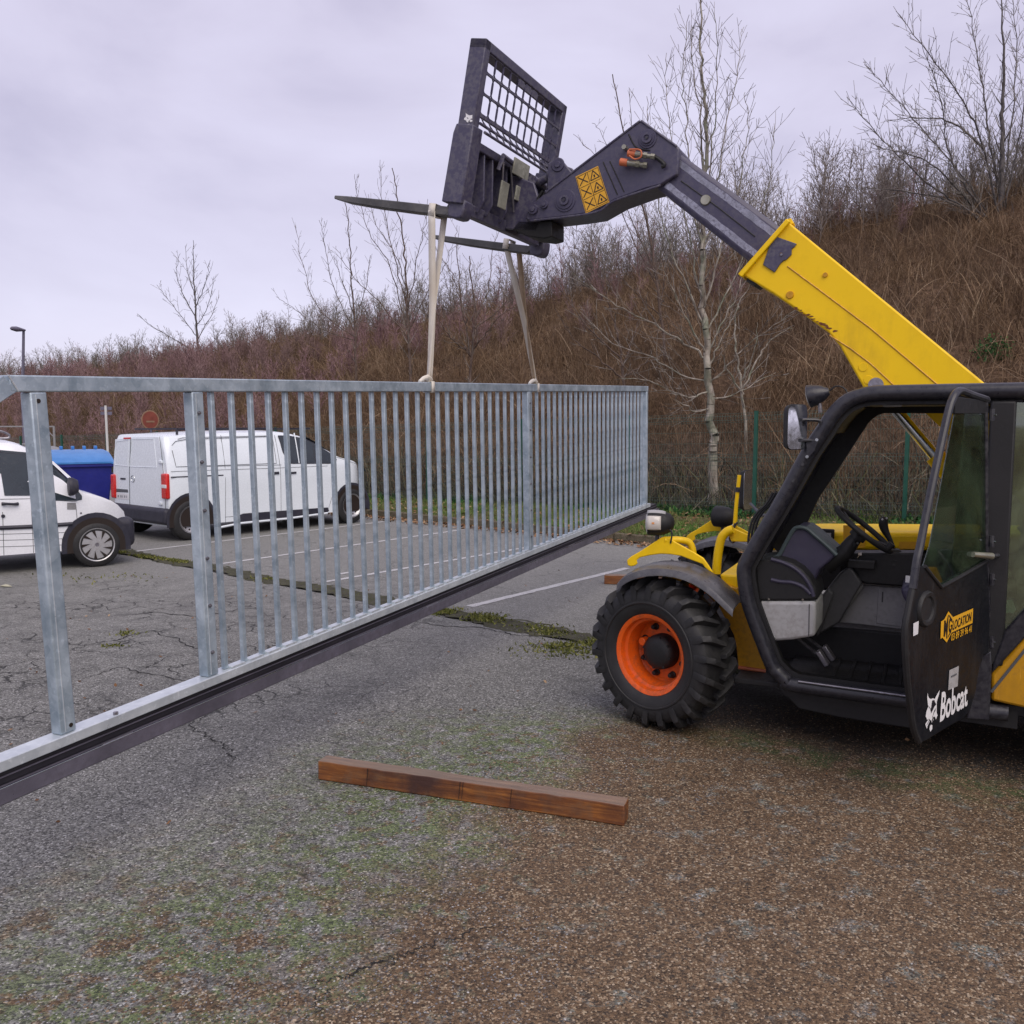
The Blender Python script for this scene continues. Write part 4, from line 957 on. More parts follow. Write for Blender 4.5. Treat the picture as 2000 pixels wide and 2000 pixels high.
# --- cab side ring (left) and its twin on the far side
outer = S([(2000,749),(1757,753),(1711,754),(1686,759),(1661,768),(1639,782),(1617,804),(1599,832),(1565,884),(1524,959),(1501,1000),(1471,1045),(1451,1085),(1442,1104),(1442,1129),(1450,1184),(1467,1234),(1493,1300),(1508,1318),(1526,1337),(1557,1353),(1780,1384)], -.07)
inner = S([(2000,777),(1752,781),(1695,784),(1673,788),(1655,796),(1641,810),(1630,826),(1620,843),(1595,880),(1549,964),(1529,998),(1497,1056),(1474,1091),(1464,1113),(1464,1135),(1472,1172),(1490,1222),(1521,1300),(1531,1313),(1543,1322),(1560,1328),(1780,1358)], -.07)
ctr = [((a[0]+b[0])/2, (a[1]+b[1])/2) for a, b in zip(outer, inner)]
def ring(y, name, r=0.043):
    path = [(-2.75, y, ctr[0][1])]+[(x, y, z) for x, z in ctr]+[(-1.95, y, ctr[-1][1]-0.005)]
    return MB().tube(smooth_path(path, 4), r, 12).build(name, M_BLK, tele)
ring(-.085, 'cab_frame'); ring(-.80, 'cab_frame')
# inner black trim band following the left ring (door seal)
m = MB(); band = [c for c in ctr]
def offset(poly, d):
    out = []
    for i, p in enumerate(poly):
        a = Vector(poly[max(i-1, 0)]); b = Vector(poly[min(i+1, len(poly)-1)]); t = (b-a).normalized(); out.append((p[0]-t.y*d, p[1]+t.x*d))
    return out
inn = offset(ctr, 0.062); sgn = 1
if Vector(inn[12]).x > ctr[12][0]: inn = offset(ctr, -0.062)
rows = [[(x, -.10, z) for x, z in ctr], [(x, -.10, z) for x, z in inn], [(x, -.15, z) for x, z in inn]]
m.strip(rows, (0, -0.012, 0)); m.build('door_seal', M_TRIM, tele)
# far side frame, broad pressed pillar
opn = S([(2000,806),(1856,807),(1726,807),(1716,810),(1704,818),(1695,827),(1689,837),(1680,850),(1640,912),(1599,973),(1577,1020),(1560,1060),(1540,1100)], -.78)
oc = [ctr[0], ctr[1], ctr[2], ctr[3], ctr[4], ctr[5], ctr[6], ctr[7], ctr[8], ctr[9], ctr[10], ctr[11], ctr[12]]
m = MB(); m.strip([[(x, -.775, z) for x, z in oc], [(x, -.775, z) for x, z in opn]], (0, -0.04, 0)); m.build('far_pillar', M_TRIM, tele)
# windscreen with black border, lying between the rings
ws = ctr[6:13]
m = MB(); m.strip([[(x-.006, -.13, z) for x, z in ws], [(x-.006, -.76, z) for x, z in ws]], (0.005, 0, 0.002)); m.build('windscreen', M_GLASS, tele)
for y0, y1 in ((-.125, -.175), (-.715, -.765)):
    m = MB(); m.strip([[(x-.02, y0, z) for x, z in ws], [(x-.02, y1, z) for x, z in ws]], (0.012, 0, 0.0)); m.build('windscreen_border', M_TRIM, tele)
m = MB(); hd_ = ctr[4:8]; m.strip([[(x, -.12, z) for x, z in hd_], [(x, -.78, z) for x, z in hd_]], (-0.05, 0, -0.03)); m.build('header_panel', M_TRIM, tele, bevel=.006)
# roof
m = MB(); rz = ctr[1][1]
m.strip([[(x, y, rz+0.012+0.025*sin(pi*(y+.12)/-.66)) for x in (-2.7, -2.0, -1.5, -1.24, -1.14)] for y in (-.11, -.25, -.45, -.62, -.78)], (0, 0, -.035)); m.build('roof', M_BLK, tele)
m = MB(); m.box((-1.9, -.45, rz-.055), (1.6, .64, .02)); m.build('roof_lining', M_TRIM, tele)
MB().box((-1.32, -.155, rz-.06), (.10, .05, .03)).build('grab_handle', M_GREYD, tele, bevel=.01)
# sill trim line and floor
sill = S([(1560,1330),(1640,1341),(1700,1349),(1780,1360),(1850,1369)], -.07)
m = MB(); m.tube([(x, -.045, z+.004) for x, z in sill], .006, 6); m.build('sill_strip', M_STEEL, tele)
fl = ctr[-1][1]+.035
m = MB(); m.box((-1.40, -.45, fl-.02), (1.25, .66, .03)); m.build('floor_plate', M_TRIM, tele)
rf_ = random.Random(5)
for i in range(9): MB().box((-1.05-.09*i, -.44, fl), (.02, .58, .012)).build('floor_rib', M_TRIM, tele, bevel=.003)
m = MB(); m.hexa([(-.80, -.12, fl-.1), (-.80, -.78, fl-.1), (-2.0, -.78, fl-.13), (-2.0, -.12, fl-.13), (-.75, -.12, fl-.03), (-.75, -.78, fl-.03), (-2.0, -.78, fl-.03), (-2.0, -.12, fl-.03)]); m.build('cab_underside', M_TRIM, tele)
# skirt below the sill
m = MB(); sk = S([(1500,1300),(1520,1345),(1560,1385),(1640,1402),(1790,1425),(1790,1380),(1557,1345),(1526,1330)], -.13); m.sidep(sk, -.13, -.30); m.build('lower_skirt', M_TRIM, tele, bevel=.008)

# --- interior
m = MB(); pl = S([(1481,1175.5),(1593,1175.5),(1594,1200),(1592,1243),(1550,1250),(1509,1253)], -.13); m.sidep(pl, -.13, -.50); m.build('front_locker', M_GREY, tele, bevel=.018, seg=3)
for px_, py_ in ((1502,1170),(1568,1171),(1513,1247)):
    x, z = TF.side(px_, py_, -.125); MB().cyl((x, -.135, z), (x, -.120, z), .006, n=10).build('screw', M_CHROME, tele)
x0, z0 = TF.side(1580.5, 1180, -.126); x1, z1 = TF.side(1579.5, 1242, -.126)
MB().bar((x0, -.129, z0), (x1, -.129, z1), .004, .004).build('panel_seam', M_BLK, tele)
m = MB(); pl = S([(1474,1096),(1500,1092),(1521,1092),(1545,1099),(1566,1112),(1582,1130),(1593,1150),(1597,1172),(1480,1173.5)], -.15); m.sidep(pl, -.15, -.52); m.build('wheel_arch_trim', M_TRIM, tele, bevel=.012)
for pts in ([(1506,1092),(1530,1099),(1552,1110),(1570,1126),(1583,1146),(1589,1165)], [(1506,1132),(1525,1136),(1548,1138),(1568,1146),(1583,1160)]):
    m = MB(); m.tube(smooth_path([(x, -.15, z) for x, z in S(pts, -.15)], 5), .011, 8); m.build('arch_moulding', M_PLAS, tele)
M_FOOT = paint('dark_footwell', (0.055, 0.055, 0.058), 0.6, 0.1, (0.04, .04, .04), .3)
# pedestal wall and footwell side
m = MB(); pl = S([(1594,1178),(1618,1150),(1628,1160),(1600,1240),(1593,1243)], -.50); m.sidep(pl, -.50, -.56); m.build('footwell_side', M_FOOT, tele, bevel=.01)
m = MB(); pl = S([(1594,1178),(1640,1120),(1660,1105),(1683,1140),(1640,1216),(1594,1243)], -.56); m.sidep(pl, -.56, -.74); m.build('pedestal', M_FOOT, tele, bevel=.012)
# dashboard
m = MB(); pl = S([(1494,1094),(1515,1088),(1549,1034),(1556,1031),(1570,1031),(1581,1038),(1592,1046),(1634,1084),(1622,1096),(1602,1112),(1590,1140),(1575,1130),(1545,1104)], -.30); m.sidep(pl, -.30, -.66); m.build('dashboard', M_PLAS, tele, bevel=.02, seg=3)
m = MB(); a = S([(1557,1036),(1580,1041),(1632,1084),(1612,1094),(1574,1060)], -.292)
tp = S([(1572,1034),(1588,1045),(1631,1083)], -.30)
m.strip([[(x, -.31, z+.010) for x, z in tp], [(x, -.65, z+.010) for x, z in tp]], (0, 0, -.012)); m.build('dash_top', M_PLASG, tele)
m = MB(); m.tube(smooth_path([(x, -.29, z) for x, z in S([(1502,1090),(1520,1086),(1534,1062),(1549,1036),(1560,1030),(1576,1033),(1592,1046),(1613,1064),(1634,1084)], -.29)], 4), .012, 8); m.build('dash_edge', M_PLASG, tele)
for k in range(3):
    p = [(x, -.40-.07*k, z+.016) for x, z in S([(1592,1052),(1606,1064)], -.40)]
    MB().bar(p[0], p[1], .045, .008).build('gauge', M_BLK, tele, bevel=.003)
# steering wheel
sx, sz = TF.side(1687, 1034, -.47); ax = Vector((-sin(radians(38)), 0, cos(radians(38)))); c = Vector((sx, -.47, sz)); u = Vector((cos(radians(38)), 0, sin(radians(38)))); v = Vector((0, 1, 0)); RW = .195
m = MB(); m.tube([c+u*RW*cos(t)+v*RW*sin(t) for t in [2*pi*i/40 for i in range(40)]], .0165, 10, closed=True); sw = m.build('steering_wheel', M_TRIM, tele)
m = MB(); m.lathe([(0.0, .012), (.04, .01), (.05, -.01), (.05, -.035), (0, -.04)], c-ax*.03, ax, 20); m.build('hub', M_TRIM, sw)
for t in (radians(90), radians(210), radians(330)):
    d = u*cos(t)+v*sin(t); MB().bar(c-ax*.035+d*.04, c+d*RW, .035, .012, up=ax).build('spoke', M_TRIM, sw, bevel=.003)
MB().cyl(c+u*RW*cos(2.6)+v*RW*sin(2.6), c+u*RW*cos(2.6)+v*RW*sin(2.6)+ax*.05, .018, .022).build('knob', M_TRIM, sw)
bx, bz = TF.side(1612, 1104, -.47)
m = MB(); m.tube([c-ax*.03, c-ax*.10, Vector((sx+.10, -.47, sz-.14)), Vector((bx, -.47, bz))], [.03, .042, .05, .06], 12); m.build('steering_column', M_TRIM, tele)
MB().tube([c-ax*.09+Vector((0, .02, 0)), c-ax*.09+Vector((-.02, .12, -.02)), c-ax*.08+Vector((-.03, .17, 0))], .008, 8).build('indicator_stalk', M_TRIM, tele)
# right console, joystick
m = MB(); pl = S([(1645,1080),(1800,1080),(1800,1146),(1754,1145),(1690,1140),(1640,1118)], -.62); m.sidep(pl, -.62, -.77); m.build('side_console', M_TRIM, tele, bevel=.01)
jx, jz = TF.side(1745, 1112, -.60); j = Vector((jx, -.68, jz+.03))
m = MB(); m.lathe([(.062, -.01), (.058, .015), (.064, .02), (.05, .036), (.054, .042), (.042, .058), (.046, .064), (.032, .082), (.012, .088)], j, (0.05, 0, 1), 20); jb = m.build('joystick_boot', M_RUB, tele)
m = MB(); m.tube([j+Vector((0, 0, .08)), j+Vector((.04, 0, .16)), j+Vector((.065, 0, .20)), j+Vector((.075, .01, .25)), j+Vector((.06, .02, .28))], [.012, .016, .027, .032, .020], 12); m.build('joystick_grip', M_TRIM, jb, sub=1)
for dx, dz in ((.05, .27), (.075, .262)): MB().cyl(j+Vector((dx, .03, dz)), j+Vector((dx, .042, dz+.004)), .006, n=8).build('button', M_GREY, jb)
m = MB(); kx, kz = TF.side(1672, 1092, -.58); m.tube([(kx, -.58, kz), (kx-.02, -.57, kz+.03)], .004, 6); m.box((kx-.022, -.57, kz+.034), (.02, .006, .016)); m.build('ignition_key', M_CHROME, tele)
MB().box((kx-.03, -.60, kz-.03), (.16, .09, .05)).build('switch_block', M_TRIM, tele, bevel=.006)
# grey side wall panel with hatch
m = MB(); pl = S([(1681,1142),(1754,1147),(1800,1151),(1800,1233),(1760,1229),(1700,1222),(1632,1215)], -.70); m.sidep(pl, -.70, -.74); m.build('side_wall_panel', M_GREYD, tele, bevel=.006)
m = MB(); pl = S([(1716,1146),(1771,1149),(1772,1226),(1711,1217)], -.695); m.sidep(pl, -.693, -.70); m.build('hatch_cover', M_GREYD, tele, bevel=.003)
a = TF.side(1724, 1156, -.69); b = TF.side(1723, 1176, -.69); MB().bar((a[0], -.69, a[1]), (b[0], -.69, b[1]), .006, .006).build('hatch_slot', M_BLK, tele)
m = MB(); m.tube([(x, -.655, z) for x, z in S([(1684,1142),(1634,1213)], -.655)], .012, 8); m.build('wall_conduit', M_GREYD, tele)
# seat
m = MB(); pl = S([(1757,1148),(1775,1141),(1800,1138),(1880,1140),(1880,1190),(1800,1195),(1768,1176)], -.25); m.sidep(pl, -.22, -.66); seat = m.build('seat', M_PLAS, tele, bevel=.03, seg=3)
m = MB(); m.box((-1.92, -.44, .66), (.5, .4, .25)); m.build('seat_base', M_BLK, seat, bevel=.02)
m = MB(); m.sidep([(-1.96, 1.0), (-2.08, 1.0), (-2.24, 1.62), (-2.14, 1.66), (-2.02, 1.25)], -.24, -.64); m.build('backrest', M_PLAS, seat, bevel=.04, seg=3)
m = MB(); m.tube([(-1.74, -.2, .70), (-1.70, -.2, .86), (-1.72, -.2, .98)], [.03, .05, .03], 10); m.build('armrest', M_PLAS, seat)
bb = TF.side(1778, 1132, -.2); MB().box((bb[0], -.21, bb[1]), (.05, .02, .035)).build('seat_label', M_WHITE, seat)
# pedals
for k in (0, 1):
    MB().box((-.98-.02*k, -.36-.14*k, fl+.09), (.03, .07, .10), Matrix.Rotation(.6, 3, 'Y')).build('pedal', M_STEEL, tele, bevel=.006)
    MB().bar((-.96-.02*k, -.36-.14*k, fl+.10), (-.80, -.36-.14*k, fl+.22), .016, .016).build('pedal_arm', M_BLK, tele)

# --- rear post, quarter window, rear body
pz0, pz1 = .60, 1.99
m = MB(); m.box((-1.855, -.085, (pz0+pz1)/2), (.12, .06, pz1-pz0)); m.build('rear_post', M_TRIM, tele, bevel=.012)
MB().box((-1.90, -.80, (pz0+pz1)/2), (.10, .06, pz1-pz0)).build('rear_post', M_BLK, tele, bevel=.012)
q = S([(1966,786),(2060,786),(2060,1120),(2000,1190),(1962,1232)], -.075); m = MB(); m.sidep(q, -.075, -.080); m.build('quarter_window', M_GLASSR, tele)
qb = S([(1940,1290),(1962,1232),(2000,1190),(2060,1122),(2100,1100),(2100,1140),(2000,1247),(1936,1316)], -.06); m = MB(); m.sidep(qb, -.05, -.16); m.build('window_sill_rail', M_BLK, tele, bevel=.01)
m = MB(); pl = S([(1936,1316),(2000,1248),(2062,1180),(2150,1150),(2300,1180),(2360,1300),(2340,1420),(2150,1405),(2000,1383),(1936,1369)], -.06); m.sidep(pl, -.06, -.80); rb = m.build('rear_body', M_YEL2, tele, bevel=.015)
g0 = S([(1936,1351),(2003,1268),(2060,1208)], -.06); MB().tube([(x, -.058, z) for x, z in g0], .008, 6).build('body_groove', M_SEAM, rb)
m = MB(); pl = S([(1888,1402),(1932,1405),(1937,1300),(1935,1270),(1916,1280)], -.06); m.sidep(pl, -.04, -.12); m.build('rear_step_panel', M_BLK, tele, bevel=.006)
m = MB(); m.box((-1.6, -1.0, .46), (3.4, .50, .26)); m.build('chassis', M_TRIM, tele, bevel=.02)
MB().box((-1.35, -.95, .335), (1.7, 1.62, .03)).build('shade_plate', M_TRIM, tele, bevel=.005)  # unseen plate added to block light, so the ground beneath goes darker
MB().box((-2.75, -.95, .45), (.9, .9, .35)).build('rear_belly', M_TRIM, tele, bevel=.02)
MB().cyl((-2.6, -1.75, .46), (-2.6, -.2, .46), .09, n=16).build('rear_axle', M_TRIM, tele)
MB().cyl((-.05, -1.75, .46), (-.05, -.2, .46), .09, n=16).build('front_axle', M_TRIM, tele)
MB().lathe([(0, -.16), (.12, -.16), (.19, -.06), (.19, .06), (.12, .16), (0, .16)], (-.05, -1.0, .46), (0, 1, 0), 24).build('differential', M_TRIM, tele)
m = MB(); m.box((-2.55, -.95, .92), (1.0, 1.6, .55)); m.build('counterweight', M_TRIM, tele, bevel=.05)
# right hand engine cover
m = MB(); pl = S([(1500,1046),(1520,1040),(1592,1038),(1915,1041),(2100,1046),(2100,1086),(1915,1077),(1592,1074),(1500,1076)], -1.30); m.sidep(pl, -1.30, -1.88); ec = m.build('engine_cover', M_YEL, tele, bevel=.03, seg=3)
m = MB(); pl = S([(1520,1078),(1915,1080),(2100,1090),(2100,1180),(1530,1150)], -1.31); m.sidep(pl, -1.32, -1.86); m.build('engine_bay', M_TRIM, tele, bevel=.02)
def decal(name, quad, mat, par, off=.002):
    m = MB(); m.add(quad, [(0, 1, 2, 3)]); return m.build(name, mat, par, smooth=False)
for (a, b, c_, d) in (((1647,1026),(1690,1026),(1690,1070),(1647,1070)), ((1756,1058),(1794,1058),(1794,1072),(1756,1072))):
    decal('warning_label', [(x, -1.297, z) for x, z in S([a, b, c_, d], -1.297)], M_LABY, ec)
m = MB(); x, z = TF.side(1610, 1043, -1.28); m.box((x, -1.29, z), (.13, .03, .07)); m.build('cover_latch', M_TRIM, ec, bevel=.008); MB().box((x-.01, -1.272, z-.005), (.07, .006, .03)).build('latch_plate', M_GREY, ec)

# --- wheels
def wheel(loc, rz, side, name='wheel'):
    """side=+1: dish faces +y (left); the hub block is the wheel's own mesh"""
    R = Matrix.Rotation(rz, 3, 'Z')
    m = MB(); m.lathe([(0, .075), (.05, .075), (.085, .065), (.105, .045), (.110, .02), (.110, -.05), (.05, -.06)], (0, 0, 0), (0, side, 0), 32)
    for i in range(8): t = 2*pi*i/8+.2; m.cyl((.098*cos(t), side*.045, .098*sin(t)), (.098*cos(t), side*.057, .098*sin(t)), .009, n=6)
    h = m.build(name, M_TRIM, tele); h.location = loc; h.rotation_euler = (0, 0, rz)
    m = MB(); m.lathe([(.11, -.035), (.175, -.035), (.19, -.02), (.196, .03), (.205, .075), (.222, .082), (.226, .12), (.240, .128), (.252, .131), (.255, .122), (.245, .112), (.232, .10), (.226, .06), (.21, .0), (.215, -.12), (.25, -.13)], (0, 0, 0), (0, side, 0), 48)
    m.build('rim', M_ORG, h)
    for i in range(8):
        t = 2*pi*i/8+.35; c = Vector((.157*cos(t), 0, .157*sin(t)))
        m = MB(); m.lathe([(0.0, .02), (.012, .018), (.016, .008), (.017, -.012), (.022, -.016), (.022, -.026)], c+Vector((0, side*(-.010), 0)), (0, side, 0), 12); m.build('wheel_nut', M_TRIM, h)
    m = MB(); m.cyl((.128, side*-.02, .045), (.128, side*.035, .045), .026, n=14); m.build('filler_boss', M_ORG, h, bevel=.005)
    # tyre: carcass + chevron lugs
    m = MB(); m.lathe([(.243, .118), (.262, .138), (.30, .152), (.345, .158), (.385, .152), (.412, .132), (.424, .10), (.43, .05), (.432, 0), (.43, -.05), (.424, -.10), (.412, -.132), (.385, -.152), (.345, -.158), (.30, -.152), (.262, -.138), (.243, -.118)], (0, 0, 0), (0, side, 0), 72)
    NL = 22
    for k in range(NL*2):
        sd = 1 if k % 2 else -1; t0 = 2*pi*k/(NL*2)
        def P(t, y, r): return (r*cos(t), y, r*sin(t))
        # each lug runs from the shoulder to just past the centre line, swept back
        st = [(0.160, .375, 0.0, .046), (.158, .43, .02, .046), (.118, .466, .055, .042), (.05, .474, .125, .036), (-.012, .472, .175, .028)]
        vs = []
        for (yy, rr_, sw_, hw) in st:
            t = t0+sw_*1.0; base = rr_-.052 if yy < .15 else rr_-.03
            vs += [P(t-hw*.5/.46*1.15, sd*yy, min(base, .428)), P(t+hw*.5/.46*1.15, sd*yy, min(base, .428)), P(t+hw*.42/.46, sd*yy, rr_), P(t-hw*.42/.46, sd*yy, rr_)]
        n = len(st); fs = [(0, 1, 2, 3), (n*4-1, n*4-2, n*4-3, n*4-4)]
        for i in range(n-1):
            for q_ in range(4): fs.append((i*4+q_, i*4+(q_+1) % 4, (i+1)*4+(q_+1) % 4, (i+1)*4+q_))
        m.add(vs, fs)
    m.lathe([(.318, .157), (.322, .162), (.330, .162), (.334, .158)], (0, 0, 0), (0, side, 0), 72)
    m.build('tyre', M_RUB, h, bevel=.004, seg=1, ang=40)
    return h
w0 = wheel((-.045, -.16, .462), radians(-20), 1)
def copy_wheel(src, loc, rz):
    c = src.copy(); COL.objects.link(c); c.location = loc; c.rotation_euler = (0, 0, rz)
    for ch in src.children: d = ch.copy(); COL.objects.link(d); d.parent = c
    return c
copy_wheel(w0, (-.02, -1.72, .462), radians(160))
copy_wheel(w0, (-2.62, -.16, .462), radians(8)); copy_wheel(w0, (-2.62, -1.72, .462), radians(188))

# --- left fender and its yellow bracket
arc = S([(1204,1141),(1212,1133),(1222,1126),(1235,1119.5),(1249,1115),(1266,1112),(1284,1111),(1301,1112),(1318,1114.5),(1336,1119.5),(1354,1127),(1372,1138),(1389,1151),(1403,1164),(1416,1177),(1431,1191)], .02)
def arcshell(y0, y1, name, par, mat, th=.012, lip=.03):
    off = offset(arc, 0)
    m = MB(); ys = [y0, y0-.012, y0-.06, (y0+y1)/2, y1+.06, y1+.012, y1]; dz = [-lip, 0, .012, .018, .012, 0, -lip]
    rows = []
    for y, d in zip(ys, dz):
        rows.append([(x, y, z+d) for x, z in arc])
    m.strip(rows, (0, 0, -th)); return m.build(name, mat, par)
M_FEND = paint('fender_plastic', (0.085, 0.085, 0.095), 0.33, 0.25, (0.16, 0.16, 0.16), 0.6, bump=0.1, scale=5)
fen = arcshell(.02, -.33, 'fender', tele, M_FEND)
f2 = fen.copy(); COL.objects.link(f2); f2.location = (-.05, -1.50, 0)
def yplate(pts, y, th, name, mat=M_YEL, bev=.006):
    m = MB(); m.sidep(S(pts, y), y, y-th); return m.build(name, mat, tele, bevel=bev)
brk = [(1225,1104),(1224,1094),(1232,1087),(1248,1078),(1262,1069),(1280,1057),(1291,1050),(1298,1048),(1306,1050),(1320,1059),(1340,1070),(1358,1080),(1374,1090),(1384,1104),(1393,1119),(1384,1115),(1376,1108),(1372,1102),(1350,1094),(1331,1086.5),(1310,1083),(1290,1082),(1268,1085),(1250,1089),(1243,1094),(1245,1101),(1240,1105),(1232,1107)]
yplate(brk, -.155, .012, 'fender_bracket')
b2 = [(x+0, y) for x, y in brk]
m = MB(); m.sidep([(x-.04, z) for x, z in S(brk, -.155)], -1.50, -1.512); m.build('fender_bracket', M_YEL, tele, bevel=.005)
m = MB(); m.tube(smooth_path([(x, y, z) for (x, z), y in zip(S([(1300,1054),(1325,1055),(1341,1060),(1348,1072),(1350,1090)], -.19), (-.17, -.2, -.23, -.24, -.24))], 4), .022, 12); m.build('support_tube', M_YEL, tele)
# front frame plate
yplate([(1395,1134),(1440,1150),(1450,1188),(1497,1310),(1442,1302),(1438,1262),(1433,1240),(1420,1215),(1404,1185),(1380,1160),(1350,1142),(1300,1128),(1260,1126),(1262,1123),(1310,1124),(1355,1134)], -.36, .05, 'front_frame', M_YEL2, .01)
m = MB(); m.sidep(S([(1405,1122),(1440,1124),(1442,1164),(1425,1150),(1410,1135)], -.40), -.40, -1.45); m.build('front_deck', M_YEL, tele, bevel=.012)
m = MB(); m.tube([(x, -.355, z) for x, z in S([(1443,1303),(1470,1307),(1496,1311)], -.36)], .012, 8); m.build('frame_flange', M_ORGP, tele)
# yellow standpipe with rod, right bracket
m = MB(); m.tube(smooth_path([(x, -.42, z) for x, z in S([(1399,1120),(1402,1085),(1406,1062),(1411,1048),(1421,1038),(1432,1034)], -.42)], 4), .028, 12); m.build('standpipe', M_YEL, tele)
yplate([(1420,1036),(1432,1031),(1462,1045),(1462,1059),(1428,1058)], -.46, .02, 'standpipe_plate', M_YEL)
m = MB(); m.tube([(x, -.5, z) for x, z in S([(1435,1034),(1438,985),(1444,928)], -.5)], [.014, .012, .012], 10); rod = m.build('marker_rod', M_YEL, tele)
x, z = TF.side(1441, 957, -.5); MB().cyl((x, -.5, z-.012), (x, -.5, z+.018), .018, n=12).build('rod_band', M_BLK, rod)
m = MB(); m.tube(smooth_path([(x, -.47, z) for x, z in S([(1436,1022),(1430,1036),(1425,1052),(1432,1060),(1437,1050),(1432,1036),(1440,1020)], -.47)], 4), .006, 6); m.build('linkage_wire', M_BLK, tele)
# hoses up the windscreen pillar
for k in range(3):
    m = MB(); m.tube(smooth_path([(x-.012*k, -.20-.03*k, z) for x, z in S([(1464,1080),(1462,1052),(1468,1020),(1480,1000),(1496,985),(1510,962)], -.2)], 4), .008, 6); m.build('hose', M_RUB, tele)

# --- headlights
def arc_shell(x0, x1, a0, a1, k=1.03, th=.004, n=12, m_=5):
    prof = [(-.115, 0), (-.108, .035), (-.088, .062), (-.05, .080), (0, .085), (.045, .084), (.06, .078)]
    m = MB(); rows = []
    for i in range(m_+1):
        x = x0+(x1-x0)*i/m_; r = float(np.interp(x, [p[0] for p in prof], [p[1] for p in prof]))*k
        rows.append([(x, r*cos(radians(a0+(a1-a0)*j/n))*.95, r*sin(radians(a0+(a1-a0)*j/n))*.92) for j in range(n+1)])
    m.grid(rows); return m
def far_bits(h):
    MB().cyl((-.01, 0, -.06), (-.01, 0, -.13), .013, n=10).build('bracket', M_BLK, h)
    MB().tube(smooth_path([(-.08, .02, -.0), (-.10, .04, -.03), (-.08, .05, -.08)], 5), .005, 6).build('cable', M_CHROME, h)
    return h
def headlight(cx, cy, y, lit):
    x, z = TF.side(cx, cy, y)
    ax = Vector((1, .22 if lit else -.28, 0)).normalized()
    m = MB(); m.lathe([(.0, -.115), (.035, -.108), (.062, -.088), (.080, -.05), (.085, 0), (.084, .045), (.075, .05)], (0, 0, 0), (1, 0, 0), 24)
    m.xform(lambda v: Vector((v.x*1.0, v.y*.95, v.z*.92)))
    R = Matrix.Rotation(atan2(ax.y, ax.x), 3, 'Z')
    m.xform(lambda v: R@v); h = m.build('headlight', M_TRIM, tele); h.location = (x, y, z)
    m = MB(); m.lathe([(0, .064), (.04, .062), (.065, .055), (.074, .048), (.076, .03)], (0, 0, 0), (1, 0, 0), 24); m.xform(lambda v: R@Vector((v.x, v.y*.95, v.z*.92))); m.build('lens', M_LENS, h)
    if not lit: return far_bits(h)
    m = arc_shell(-.035, .05, -28, 38); m.xform(lambda v: R@v); l_ = m.build('side_lens', M_LENS, h); md = l_.modifiers.new('t', 'SOLIDIFY'); md.thickness = .003
    m = MB(); m.box((.012, .0838, .006), (.016, .002, .012)); m.xform(lambda v: R@v); m.build('side_bulb', M_LENSO, h, bevel=.0005)
    m = arc_shell(-.06, .052, 56, 95); m.xform(lambda v: R@v); l_ = m.build('top_marker', M_GREY, h); md = l_.modifiers.new('t', 'SOLIDIFY'); md.thickness = .003
    m = MB(); m.cyl((-.01, 0, -.06), (-.01, 0, -.13), .013, n=10); m.build('bracket', M_BLK, h)
    m = MB(); m.tube(smooth_path([(-.08, .02, -.03), (-.11, .03, -.05), (-.10, .02, -.12)], 5), .005, 6); m.build('cable', M_RUB, h)
    return h
headlight(1281, 1021, -.17, True); headlight(1409, 1009, -1.45, False)
# work lamp on the roof corner
x, z = TF.side(1590, 772, -.25)
m = MB(); m.lathe([(0, -.09), (.02, -.085), (.045, -.05), (.062, 0), (.066, .03), (.06, .035)], (0, 0, 0), (1, 0, -.25), 20); wl_ = m.build('work_lamp', M_BLK, tele); wl_.location = (x, -.25, z)
m = MB(); m.lathe([(0, .045), (.04, .042), (.06, .034)], (0, 0, 0), (1, 0, -.25), 20); m.build('lens', M_LENS, wl_)
m = MB(); m.tube(smooth_path([(-.08, 0, .02), (-.12, 0, .05), (-.17, 0, .03), (-.2, .02, -.05)], 4), .005, 6); m.build('cable', M_RUB, wl_)
MB().cyl((-.03, 0, -.04), (-.04, 0, -.1), .012, n=8).build('bracket', M_STEEL, wl_)

# --- mirrors
mr = S([(1548,790),(1570,794),(1572,840),(1569,878),(1556,868),(1545,856),(1543,820)], -.02)
m = MB(); cx_ = sum(p[0] for p in mr)/7; cz_ = sum(p[1] for p in mr)/7
rot = Matrix.Rotation(radians(-12), 3, 'Z')
def mirror(cpos, wv, hv, nrm, label):
    nrm = Vector(nrm).normalized(); side_ = Vector((0, 0, 1)).cross(nrm).normalized()
    m = MB(); pts = []
    N = 28
    for i in range(N):
        t = 2*pi*i/N; ct, st_ = cos(t), sin(t); e = .32
        pts.append(((abs(ct)**e)*(1 if ct > 0 else -1)*wv/2, (abs(st_)**e)*(1 if st_ > 0 else -1)*hv/2))
    m.prism(pts, lambda p: Vector((0, 0, 0))+side_*p[0]+Vector((0, 0, p[1])), lambda p: -nrm*.035+side_*p[0]*.86+Vector((0, 0, p[1]*.93)))
    h = m.build('mirror', M_TRIM, tele, bevel=.004); h.location = cpos; tag(h, label)
    m = MB(); m.prism([(a*.93, b*.96) for a, b in pts], lambda p: nrm*.003+side_*p[0]+Vector((0, 0, p[1])), lambda p: nrm*.001+side_*p[0]+Vector((0, 0, p[1]))); m.build('glass', M_MIRR, h)
    return h
mx, mz = TF.side(1557, 834, .02)
mirror((mx, .02, mz), .175, .255, (-.80, .48, 0.02), 'large rectangular mirror outside the front pillar')
m = MB(); a = TF.side(1579, 820, -.03); b = TF.side(1600, 822, -.03); c_ = TF.side(1578, 860, -.03); d = TF.side(1593, 862, -.03)
